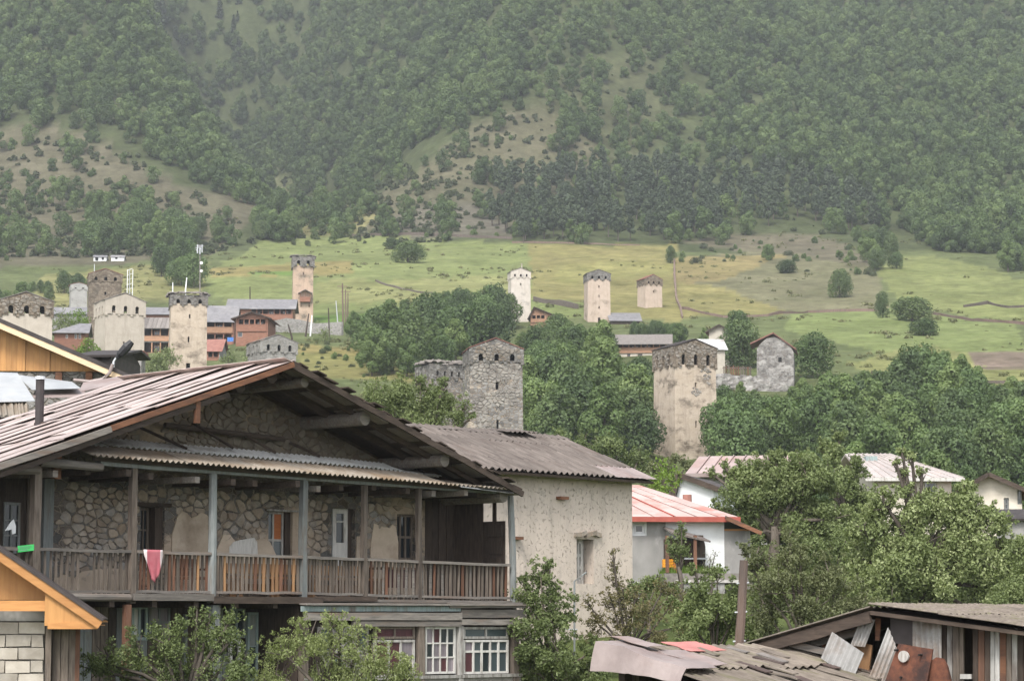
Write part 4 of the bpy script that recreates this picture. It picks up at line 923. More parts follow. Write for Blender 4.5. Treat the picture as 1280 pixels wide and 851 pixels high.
# --- individual trees on the hillside
MID = [(far_crown('crown', 200 + k, 4600, 3.1 * (1, 1.12, .9, 1.2, 1.0, .8, 1.1, .95, 1.05)[k], 6.6 * (1, .95, 1.2, 1.05, 1.2, 1.35, .9, 1.1, 1)[k], .185, LEAF[('broad', 'broad2', 'broad3')[k % 3]], (12, 15, 11, 18, 13, 12, 9, 14, 10)[k], shape=('round', 'round', 'tall', 'round', 'round', 'tall', 'round', 'tall', 'round')[k], fill=.18, jit=.42),
        trunk_mesh('trunk', 210 + k, 5.2, .16, 5, 2.4)) for k in range(9)]
SHB = [far_crown('crown', 230 + k, 900, 1.7 * (1, 1.3, .9, 1.1)[k], 2.2 * (1, .7, 1.1, .8)[k], .17, LEAF[('broad', 'scrub', 'broad3', 'scrub')[k]], 7, fill=.22) for k in range(4)]
PIN = [(far_crown('crown', 240 + k, 1300, 2.5, 8.2, .32, LEAF['pine'], 13, shape=('tall', 'cone', 'tall')[k], low=.05, fill=.35, up=.1), trunk_mesh('trunk', 250 + k, 9, .17, 3, 1.2, .02)) for k in range(3)]
def hill_tree(x, y, z, k, s, rz, label, group, name='hillside_tree', cat='tree', lift=.1, sz=None):
    o = empty(name, (x, y, z), rz, label, cat, group); o.scale = (s, s, s * (sz or 1))
    c, t_ = MID[k]; link('crown', c, o, (0, 0, lift)); link('trunk', t_, o); return o
def shrub(x, y, z, k, s, rz, label, group, name='shrub'):
    o = link(name, SHB[k], None, (x, y, z - .3 * s), (0, 0, rz), (s, s, s)); tag(o, label, 'shrub', group); return o
_ONES = ['', 'first', 'second', 'third', 'fourth', 'fifth', 'sixth', 'seventh', 'eighth', 'ninth', 'tenth', 'eleventh', 'twelfth', 'thirteenth', 'fourteenth', 'fifteenth', 'sixteenth', 'seventeenth', 'eighteenth', 'nineteenth']
def nth(n):
    if n < 20: return _ONES[n]
    t, o = divmod(n, 10); tn = {2: 'twent', 3: 'thirt', 4: 'fort', 5: 'fift'}[t]
    return tn + 'ieth' if o == 0 else tn + 'y-' + _ONES[o]
def row_labels(objs, what, where, rows, end='left'):
    """each of a group told apart by its row and its place along that row"""
    objs = sorted(objs, key=lambda o: o.location[1]); n = len(objs); names = {1: [''], 2: ['lower', 'upper'], 3: ['lowest', 'middle', 'uppermost'], 4: ['lowest', 'second', 'third', 'uppermost'], 6: ['lowest', 'second', 'third', 'fourth', 'fifth', 'uppermost']}[rows]
    for i in range(rows):
        part = sorted(objs[i * n // rows:(i + 1) * n // rows], key=lambda o: o.location[0] / o.location[1])
        for k, o in enumerate(part): o['label'] = '%s %s from %s, %s row %s' % (nth(k + 1), what, end, names[i], where)
TOPX = [-100, 60, 110, 215, 250, 380, 440, 500, 560, 600, 634, 638, 665, 700, 728, 765, 780, 795, 830, 880, 890, 900, 990, 1004, 1040, 1100, 1130, 1190, 1240, 1290]
TOPY = [355, 350, 300, 290, 320, 400, 390, 376, 362, 350, 352, 414, 412, 392, 414, 410, 404, 402, 400, 410, 432, 478, 494, 478, 468, 462, 436, 440, 482, 474]
def room(x, y, d):
    """how many pixels a tree at (x, y) may rise without hiding what the photograph shows behind it"""
    lim = np.interp(x, TOPX, TOPY) if y > 340 else y - 60
    if 758 < x < 840 and d < 352 and y > 436: lim = 450
    if 806 < x < 906 and d < 262: lim = 574
    if 562 < x < 668 and d < 242: lim = 548
    return y - lim
def fill_trees(poly, n, what, where, group, smin=.75, smax=1.25, seed=1, mind=2.6, rows=3):
    """trees one by one over a region of hillside"""
    r = random.Random(seed); xs = [p[0] for p in poly]; ys = [p[1] for p in poly]; got = []; tries = 0; obs = []
    while len(got) < n and tries < n * 40:
        tries += 1; x = r.uniform(min(xs), max(xs)); y = r.uniform(min(ys), max(ys))
        if not inside(np.array([x]), np.array([y]), poly)[0]: continue
        p = G(x, y)
        if any((p[0] - q[0]) ** 2 + (p[1] - q[1]) ** 2 < mind ** 2 for q in got): continue
        s = r.uniform(smin, smax); mx = room(x, y, p[1]) * p[1] / F / 7.4
        if mx < .32: continue
        got.append(p); obs.append(hill_tree(p[0], p[1], p[2], r.randrange(len(MID)), min(s, mx), r.uniform(0, 6.28), '', group))
    row_labels(obs, what, where, rows if n > 12 else 2)
def one_tree(x, y, wpx, hpx, label, k=0, name='hillside_tree', group=None):
    """one tree standing at pixel (x, y), as wide and high as it shows"""
    p = G(x, y); s = wpx / F * p[1] / 6.4; o = hill_tree(p[0], p[1], p[2] - .2, k, s, x % 6.28, label, group, name); h = hpx / F * p[1]
    o.scale = (s, s, h / 7.9); return o
# pines: one row of trees after another along the foot of the mountain
r_ = random.Random(3); pp = []; pobs = []; tries = 0; PINE = [(606, 240), (700, 224), (850, 222), (960, 226), (1060, 250), (1125, 280), (1090, 294), (1000, 290), (900, 304), (640, 304), (606, 280)]
while len(pp) < 190 and tries < 9000:
    tries += 1; x, y = r_.uniform(600, 1130), r_.uniform(222, 306)
    if not inside(np.array([x]), np.array([y]), PINE)[0] or (900 < x < 1060 and y > 285): continue
    p = G(x, y)
    if any((p[0] - q[0]) ** 2 + (p[1] - q[1]) ** 2 < 10 for q in pp): continue
    pp.append(p); k = r_.randrange(3); s = r_.uniform(.75, 1.15)
    o = empty('pine_tree', p, r_.uniform(0, 6.28), '', 'tree', 'pines along the foot of the mountain'); o.scale = (s, s, s); pobs.append(o)
    link('crown', PIN[k][0], o, (0, 0, 1.6)); link('trunk', PIN[k][1], o)
row_labels(pobs, 'dark pine', 'of the pine band', 6)
# thickets on the slope below the meadows
TH = [
    ([(655, 455), (700, 430), (760, 440), (815, 470), (815, 600), (700, 590), (655, 545)], 66, 'leafy tree', 'of the thicket between the two big towers', 'thicket between the two big towers', .7, 1.2, 4),
    ([(440, 425), (500, 395), (560, 385), (632, 395), (655, 425), (600, 455), (520, 475), (440, 470)], 42, 'leafy tree', 'on the rise below the white tower', 'trees below the white tower', .7, 1.25, 3),
    ([(900, 520), (990, 500), (1060, 490), (1130, 495), (1240, 530), (1290, 540), (1290, 630), (1120, 620), (960, 600), (900, 590)], 74, 'leafy tree', 'of the slope below the ruined house', 'thicket below the ruin', .7, 1.2, 4),
    ([(640, 440), (700, 415), (735, 425), (770, 430), (790, 455), (700, 450)], 18, 'leafy tree', 'below the three upper towers', 'trees under the upper towers', .6, 1.0, 2),
    ([(775, 425), (835, 412), (880, 418), (880, 432), (830, 436)], 11, 'leafy tree', 'behind the long balcony house', 'trees behind the long balcony house', .6, 1.0, 2),
    ([(1130, 480), (1200, 470), (1290, 500), (1290, 545), (1180, 520)], 16, 'dark leafy tree', 'on the bank below the far meadow', 'trees below the far meadow', .8, 1.2, 2),
    ([(100, 300), (215, 290), (250, 300), (245, 318), (110, 322)], 16, 'bushy tree', 'on the grazed slope above the village', 'trees above the village', .75, 1.2, 2),
    ([(90, 258), (200, 262), (240, 290), (130, 300)], 14, 'bushy tree', 'on the bare slope under the forest', 'trees under the forest edge', .7, 1.1, 2),
    ([(-30, 375), (60, 362), (105, 372), (105, 395), (-30, 390)], 14, 'leafy tree', 'among the roofs beside the stone towers', 'trees among the village roofs', .5, .9, 2),
    ([(345, 268), (388, 256), (384, 300), (300, 305)], 16, 'bushy tree', 'at the mouth of the wooded gully', 'trees at the gully mouth', .7, 1.2, 2),
    ([(1060, 292), (1110, 310), (1130, 345), (1165, 385), (1120, 385), (1090, 340)], 13, 'bushy tree', 'between the scree and the far meadow', 'trees along the scree', .6, 1.0, 2),
    ([(1255, 335), (1290, 330), (1300, 372), (1262, 366)], 6, 'bushy tree', 'at the corner of the upper meadow', 'trees at the meadow corner', .7, 1.1, 2),
    ([(200, 340), (245, 335), (250, 362), (205, 366)], 6, 'tall leafy tree', 'by the telephone mast', 'trees by the mast', .9, 1.3, 2),
    ([(900, 632), (1000, 622), (1120, 632), (1290, 650), (1290, 668), (1040, 662), (900, 660)], 22, 'leafy tree', 'among the tin roofed houses', 'trees among the tin roofed houses', .35, .55, 2),
]
for i, (poly, n, wh, whr, grp, a, b, rw) in enumerate(TH): fill_trees(poly, n, wh, whr, grp, a, b, 20 + i, 2.6, rw)
for x, y, w_, h_, lab, k in (
    (928, 462, 66, 78, 'round dark tree standing in front of the ruined stone house', 1), (922, 420, 44, 40, 'tree rising above the white roof behind the ruin', 0),
    (1016, 472, 62, 66, 'round dark tree just beyond the ruined stone house', 3), (1158, 500, 70, 80, 'broad tall tree standing out against the far meadow', 3),
    (510, 328, 50, 34, 'low spreading bush alone in the upper meadow', 1), (490, 312, 26, 18, 'small bush beside the spreading meadow bush', 0), (612, 415, 58, 70, 'tall tree touching the white tower', 0),
    (463, 440, 52, 58, 'tree at the edge of the slope beside the dry grass', 3), (525, 420, 62, 44, 'broad tree on the crest among the thicket', 1),
    (1140, 402, 60, 40, 'dark bushy tree in the dip of the meadow', 1), (1155, 420, 44, 26, 'low dark bush at the field wall', 3), (960, 326, 24, 26, 'bright green bush on the scree', 0), (1050, 372, 36, 46, 'bushy tree on the scree edge', 1),
    (985, 342, 30, 22, 'green bush in the middle of the scree', 1), (838, 330, 18, 24, 'lone young tree at the top of the field wall', 4), (1103, 398, 26, 36, 'small pale tree at the meadow corner', 4)):
    one_tree(x, y, w_, h_, lab, k)
# shrubs one by one
def shrubs(poly, n, what, where, grp, a, b, seed, rows=3):
    r = random.Random(seed); xs = [p[0] for p in poly]; ys = [p[1] for p in poly]; obs = []
    while len(obs) < n:
        x = r.uniform(min(xs), max(xs)); y = r.uniform(min(ys), max(ys))
        if not inside(np.array([x]), np.array([y]), poly)[0]: continue
        p = G(x, y); s = a + (b - a) * r.random() ** 1.6; obs.append(shrub(p[0], p[1], p[2], r.randrange(len(SHB)), s, r.uniform(0, 6), '', grp))
    row_labels(obs, what, where, rows)
shrubs([(480, 262), (640, 170), (690, 240), (640, 296), (480, 296)], 60, 'dark shrub', 'of the bare mountain spur', 'shrubs on the bare spur', .4, 1.2, 1, 4)
shrubs([(0, 180), (150, 200), (230, 260), (90, 320), (0, 330)], 60, 'dark shrub', 'on the grazed slope', 'shrubs on the grazed slope', .4, 1.3, 2, 4)
shrubs([(845, 305), (1060, 300), (1100, 350), (1000, 345), (845, 330)], 50, 'small shrub', 'of the stony bank above the fields', 'shrubs on the stony bank', .25, .9, 3, 3)
shrubs([(375, 430), (430, 425), (520, 445), (480, 478), (380, 462)], 30, 'low shrub', 'in the dry grass', 'shrubs in the dry grass', .2, .5, 4, 2)
shrubs([(470, 285), (640, 285), (660, 300), (470, 300)], 16, 'small shrub', 'along the meadow top', 'shrubs along the meadow top', .4, .9, 6, 2)
# ------------------------------------------------------------------ stone towers
TAN = ((.46, .385, .305), (.39, .32, .245), (.23, .185, .145))
CREAM = ((.44, .39, .33), (.37, .325, .27), (.25, .215, .175))
PINK = ((.47, .38, .31), (.40, .32, .255), (.27, .215, .17))
WHT = ((.53, .48, .42), (.46, .41, .35), (.32, .28, .235))
GRY = [(.13, .125, .12), (.22, .21, .20), (.31, .30, .285), (.18, .16, .14)]; BRN = [(.15, .12, .09), (.24, .20, .155), (.32, .27, .215), (.18, .14, .105)]
LIG = [(.22, .215, .205), (.32, .31, .295), (.42, .41, .39), (.26, .245, .22)]
MOR = (.20, .165, .125)
TM = {
 'T1': mat_stone('tower_plaster_peeling', BRN, MOR, 3.6, 1.5, TAN, .6, (.36, .50), .7, .06, stain=(.10, .08, .06)),
 'T2': mat_stone('tower_rubble', GRY, (.27, .22, .17), 2.6, 1.5, TAN, .28, (.50, .60), .9, .08),
 'T3': mat_stone('tower_cream_plaster', BRN, MOR, 3.6, 1.5, CREAM, .22, (.22, .34), .4, .04, stain=(.20, .17, .13)),
 'T4': mat_stone('tower_tan_plaster', BRN, MOR, 4.0, 1.4, TAN, .5, (.36, .50), .6, .05, stain=(.14, .11, .085)),
 'T5': mat_stone('tower_red_plaster', BRN, MOR, 3.0, 1.4, ((.48, .36, .27), (.40, .29, .215), (.24, .18, .14)), .45, (.38, .52), .6, .05),
 'T6': mat_stone('tower_white_plaster', LIG, MOR, 3.0, 1.4, WHT, .4, (.28, .42), .5, .05, stain=(.30, .26, .21)),
 'T7': mat_stone('tower_pink_plaster', BRN, MOR, 3.0, 1.4, PINK, .4, (.30, .44), .5, .05, stain=(.22, .175, .135)),
 'crown_brown': mat_stone('crown_brown_stone', BRN, (.17, .135, .10), 3.4, 1.5, None, bs=.9, bd=.08),
 'crown_grey': mat_stone('crown_grey_stone', GRY, (.18, .16, .135), 3.4, 1.5, None, bs=.9, bd=.08),
 'light': mat_stone('pale_grey_rubble', LIG, (.30, .28, .25), 4.0, 1.5, None, bs=.8, bd=.06, stain=(.18, .17, .15)),
 'grey': mat_stone('smooth_grey_stone', LIG, (.24, .23, .215), 5.0, 1.5, ((.36, .35, .33), (.30, .29, .275), (.22, .21, .2)), .5, (.36, .5), .5, .04, stain=(.2, .19, .175)),
 'ruin': mat_stone('ruin_limewash', GRY, (.22, .20, .18), 3.2, 1.5, ((.38, .365, .34), (.30, .285, .265), (.19, .18, .16)), .7, (.48, .60), .8, .06, stain=(.08, .075, .07)),
}
TS = stone_meshes(10, M['stone_piece'])
TSG = [([tuple(q.co) for q in m_.vertices], [tuple(p.vertices) for p in m_.polygons]) for m_ in TS]
M['tower_stone'] = mat_noise('tower_stone', (.165, .15, .13), (.33, .305, .27), 2.2, (1, 1, 1), .92, .7, .03, (.14, .125, .11), 1.1, (.48, .62), 0)
M['tower_stone_dark'] = mat_noise('tower_stone_dark', (.13, .115, .095), (.28, .25, .215), 1.8, (1, 1, 1), .92, .7, .03, (.14, .11, .08), 1.1, (.5, .65), 0)
def facing(name, root, mat, spots, place, dep):
    """joined small stones standing proud of a wall; place(a, z) -> point, outward and along vectors"""
    m = MB()
    rs_ = random.Random(6)
    for c, poly in spots:
        vs, fs = stone_from(poly, c, 0.0, rs_, .92, dep * 1.5); o2_ = []
        for a, v, z in vs:
            p, out, al = place(a, z); o2_.append(tuple(p - out * v))
        m.add(o2_, fs)
    o = m.build(name, mat, root); o['kind'] = 'stuff'; return o
def tower(label, xl, xc, xr, yapex, yeave, ycb, mb, mc, s=4.8, slits=(), arches=3, roof='slate', taper=.035, proj_=.13, name='stone_tower', group=None, flat=False, ybase=None, mlip=None, hoff=0.0, arch_h=.62, face=None):
    wl, wr = max(0, xc - xl), xr - xc; hyp = math.hypot(wl, wr); d = F * s / hyp; xm = (xl + xr) / 2
    az = math.atan2(xm - PX, F); phi = math.atan2(wl, wr) - az
    p = P(xm, ycb, d); fr = Fr((p[0], p[1] + s * .3), math.degrees(phi)); d = fr.o[1]
    zf = lambda y: P(xm, y, d - s * .45)[2]
    zcb, ze, za = zf(ycb), zf(yeave), zf(yapex); zg = float(Z(fr.o[0], fr.o[1])) - 1.0 if ybase is None else zf(ybase)
    r = fr.root(name, label, 'tower', group); h = s / 2
    ops = [(u - w_ / 2, u + w_ / 2, zf(y1), zf(y0)) for u, y0, y1, w_ in slits]
    b = MB(); b.wall(-h, h, zg, zcb + .15, ops, -h, -h + .55)
    b.box(-h, h, h - .5, h, zg, zcb + .15); b.box(-h, -h + .5, -h + .553, h - .503, zg, zcb + .15); b.box(h - .5, h, -h + .553, h - .503, zg, zcb + .15)
    k = lambda z: 1 + taper * (zcb - z) / 10
    b.v = [(x * k(z), y * k(z), z) for x, y, z in b.v]
    b.build('tower_wall', TM[mb], r)
    # crown: a projecting wall on each side, arched openings cut up from its lower edge
    H = h + proj_; t = .26
    def plate(front):
        W = 2 * H; pts = [(-H, zcb)]; aw = W * .5 / (arches * 2.0) * 1.05; ah = (ze - zcb) * arch_h
        for i in range(arches):
            c_ = -H + W * (i + .5 + (.0)) / arches * .86 + W * .07
            pts += [(c_ - aw / 2, zcb)] + [(c_ - aw / 2 * math.cos(math.pi * q / 6), zcb + ah - aw / 2 + aw / 2 * math.sin(math.pi * q / 6)) for q in range(7)] + [(c_ + aw / 2, zcb)]
        pts += [(H, zcb), (H, ze)] + ([(0, za - .1)] if front and not flat else []) + [(-H, ze)]
        return pts
    c = MB()
    pf = plate(True); ps = plate(False)
    c.prism([(a, -H, z) for a, z in pf], (0, t, 0)); c.prism([(a, H - t, z) for a, z in pf], (0, t, 0))
    inn = H - t - .003
    c.prism([(-H + .004, -a * inn / H, z - .004) for a, z in ps], (t, 0, 0)); c.prism([(H - t - .004, -a * inn / H, z - .004) for a, z in ps], (t, 0, 0))
    cr = c.build('crown_wall', TM[mc], r)
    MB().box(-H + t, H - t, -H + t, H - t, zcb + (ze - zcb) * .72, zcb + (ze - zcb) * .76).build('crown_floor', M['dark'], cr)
    cb = MB()   # corbel stones under the crown
    for i in range(arches + 1):
        a = -H + .12 + (2 * H - .24) * i / arches
        for q in ((a, -H + .02, 0), (a, H - .3, 0), (-H + .02, a, 1), (H - .3, a, 1)):
            if q[2] == 0: cb.box(q[0] - .16, q[0] + .16, q[1], q[1] + .28, zcb - .22, zcb - .003)
            else: cb.box(q[0], q[0] + .28, q[1] - .16, q[1] + .16, zcb - .224, zcb - .007)
    cb.build('corbel', TM[mc], cr)
    # roof: slate courses, ragged at the edges
    e = .07; rm = MB(); sl_ = (za - ze) / H
    if flat:
        for i in range(70):
            vv, ff = TSG[i % 10]; a = rnd.uniform(0, 6.28); q = H * rnd.uniform(.55, .98); x = max(-H, min(H, q * 1.35 * math.cos(a))); y = max(-H, min(H, q * 1.35 * math.sin(a))); sc = rnd.uniform(.35, .75)
            rm.add([(x + vx * sc * 1.3, y + vz * sc, ze + max(0, (za - ze)) * rnd.uniform(.0, .8) * .5 + .12 - vy * sc * .55) for vx, vy, vz in vv], ff)
        rm.box(-H + .1, H - .1, -H + .1, H - .1, ze - .25, ze + .02)
    else:
        nc_ = 7
        for sg in (-1, 1):
            for i in range(nc_):
                y0 = -H - e + (2 * H + 2 * e) * i / nc_; y1 = y0 + (2 * H + 2 * e) / nc_ + .05; x1 = (H + e + rnd.uniform(-.06, .1)); li = .03 * (i % 2) + rnd.uniform(0, .03)
                A, B, C_, D = (0, y0, za + li), (0, y1, za + li), (sg * x1, y1, za - sl_ * x1 + li), (sg * x1, y0, za - sl_ * x1 + li)
                rm.slab(*((D, C_, B, A) if sg < 0 else (A, D, C_, B)), .07) if sg < 0 else rm.slab(D, C_, B, A, .07)
    rm.build('roof', M['slate_old'] if roof == 'slate' else M[roof], r)
    if mlip: MB().box(-h - .06, h + .06, -h - .06, -h + .02, zcb - .5, zcb - .3).build('ledge', TM[mlip], r)
    if face:   # proud stones on the front and the visible left side: (z0 px, z1 px, row, wide, mat, keep threshold)
        for (y0, y1, row, wide, mt, th, side, on) in face:
            z0, z1 = zf(y1), zf(y0); half = h if on == 'body' else H
            keep = lambda a, z: abs(a) < half - .05 and vnoise(np.array([a * .7 + 9]), np.array([z * .9]), 17)[0] > th and not any(o[0] - .15 < a < o[1] + .15 and o[2] - .1 < z < o[3] + .1 for o in ops)
            if on == 'crown':
                aw = 2 * H * .5 / (arches * 2.0) * 1.05
                keep = lambda a, z: abs(a) < half - .05 and not (z < zcb + (ze - zcb) * arch_h + .1 and any(abs(a - (-H + 2 * H * (i + .5) / arches * .86 + 2 * H * .07)) < aw / 2 + .12 for i in range(arches))) and (z < ze - .1 or (side == 'f' and z < za - .25 - sl_ * abs(a)))
            rr = random.Random(3); sp = [q for q in cells(-half, half, z0, z1, wide, row, 3) if keep(*q[0]) and all(abs(a) < half and z0 - .1 < z < z1 + .1 for a, z in q[1])]
            if side == 'f': facing('facing_stones', r, M[mt], sp, lambda a, z: (np.array([a * (k(z) if on == 'body' else 1), -half * (k(z) if on == 'body' else 1) + .02, z]), np.array([0, -1.0, 0]), np.array([1.0, 0, 0])), .06)
            else: facing('facing_stones', r, M[mt], sp, lambda a, z: (np.array([-half * (k(z) if on == 'body' else 1) + .02, -a * (k(z) if on == 'body' else 1), z]), np.array([-1.0, 0, 0]), np.array([0, -1.0, 0])), .06)
    return fr, r, zf, h
T = {}
T[1] = tower('tall tan tower with dark stone crown rising above the pink roofed house', 818, 845, 896, 424, 434, 458, 'T1', 'crown_brown', 4.9, [(0, 478, 484, .22), (0, 526, 534, .2)], roof='dark_roof', face=[(428, 458, .26, .34, 'tower_stone_dark', 0, 'f', 'crown'), (434, 458, .26, .34, 'tower_stone_dark', 0, 's', 'crown'), (458, 466, .24, .33, 'tower_stone', .35, 'f', 'body'), (466, 500, .24, .33, 'tower_stone', .66, 'f', 'body')])
T[2] = tower('rough grey rubble tower with red brown roof edge behind the plastered house', 579, 588, 653, 423, 436, 453, 'T2', 'crown_grey', 5.0, [(.05, 478, 487, .28), (.1, 525, 540, .2)], roof='brown_roof', arch_h=.6, face=[(453, 480, .27, .40, 'tower_stone', .12, 'f', 'body'), (480, 543, .27, .38, 'tower_stone', .50, 'f', 'body'), (453, 500, .27, .36, 'tower_stone', .45, 's', 'body'), (427, 453, .25, .36, 'tower_stone_dark', 0, 'f', 'crown')])
T[3] = tower('smooth cream plastered tower beside the street lamp', 116, 130, 178, 366, 376, 393, 'T3', 'T3', 4.7, [(-.1, 427, 433, .18)])
T[4] = tower('tan tower with broken stone crown standing beside the cream tower', 210, 212, 257, 364, 369, 381, 'T4', 'crown_grey', 4.6, [(.1, 393, 398, .18), (0, 421, 428, .2), (0, 454, 463, .5)], flat=True, arch_h=.55)
T[5] = tower('reddish tower with overhanging grey top and wooden bay in the upper village', 365, 366, 391, 319, 321, 333, 'T5', 'crown_grey', 3.78, [(0, 340, 344, .2)], flat=True, arches=2, proj_=.26, arch_h=.6)
T[6] = tower('slender whitish tower alone above the trees below the meadow', 635, 639, 663, 335, 340, 347, 'T6', 'T6', 3.65, [(0, 354, 357, .25)], roof='slate_old', taper=.07)
T[7] = tower('pinkish tower with dark grey crown, taller of the two upper towers', 730, 735, 763, 337, 342, 350, 'T7', 'crown_grey', 4.25, [(0, 357, 360, .22), (0, 369, 372, .2), (0, 383, 386, .25), (0, 397, 405, .45)])
T[8] = tower('short pinkish tower with brown crown beside the dark slate roof', 797, 807, 828, 343, 349, 356, 'T7', 'crown_brown', 3.65, [(0, 363, 366, .22)], roof='brown_roof')
T[9] = tower('wide brown crowned tower behind the orange boarded gable', -6, -3, 61, 365, 376, 394, 'T3', 'crown_brown', 5.2, [], arch_h=.66, face=[(368, 394, .27, .36, 'tower_stone_dark', 0, 'f', 'crown')])
T[10] = tower('brown rubble tower half hidden behind the cream tower', 108, 110, 150, 336, 343, 352, 'crown_brown', 'crown_brown', 5.0, [(0, 365, 369, .3)], roof='brown_roof')
T[11] = tower('small slim grey tower between the two brown towers', 86, 88, 108, 353, 356, 362, 'grey', 'grey', 3.1, [(-.6, 357, 359, .3)], arches=2, proj_=.12, roof='brown_roof', arch_h=.4)
T[12] = tower('squat pale grey stone tower showing just over the tin roof', 308, 325, 369, 418, 427, 440, 'light', 'light', 4.9, [], proj_=.16, arch_h=.7, taper=.0)
T[13] = tower('broken low rubble tower leaning against the rough grey tower', 520, 540, 579, 449, 456, 472, 'T2', 'crown_grey', 3.6, [], arches=4, proj_=.14, flat=True, arch_h=.5)
# wooden bay on the reddish tower
fr, r, zf, h = T[5]
u0, z0 = fr.onv(375, 377, -h - .8); u1, z1 = fr.onv(388, 366, -h - .8)
bay = MB().box(u0, u1, -h - .8, -h - .05, z0, z0 + (z1 - z0) * .55).build('wooden_bay', M['lodge_wood'], r)
for u in (u0 + .06, (u0 + u1) / 2, u1 - .06): MB().box(u - .06, u + .06, -h - .8, -h - .68, z0 + (z1 - z0) * .55, z1).build('bay_post', M['lodge_wood'], bay)
m = MB(); um = (u0 + u1) / 2
for sg in (-1, 1): m.slab(*[(um, -h - 1.1, z1 + .65), (um + sg * 1.35, -h - 1.1, z1 - .05), (um + sg * 1.35, -h - .02, z1 - .05), (um, -h - .02, z1 + .65)][::sg], .1)
m.build('bay_roof', M['slate_old'], bay)
for u in (u0 + .2, u1 - .2): MB().beam((u, -h - .7, z0), (u, -h - .05, z0 - .9), .12, .12).build('bracket', M['dark_wood'], bay)
fr, r, zf, h = T[6]; MB().tube([(.3, -1.2, zf(337)), (.3, -1.2, zf(329))], .12, 8).build('chimney_pot', M['cream'], r)
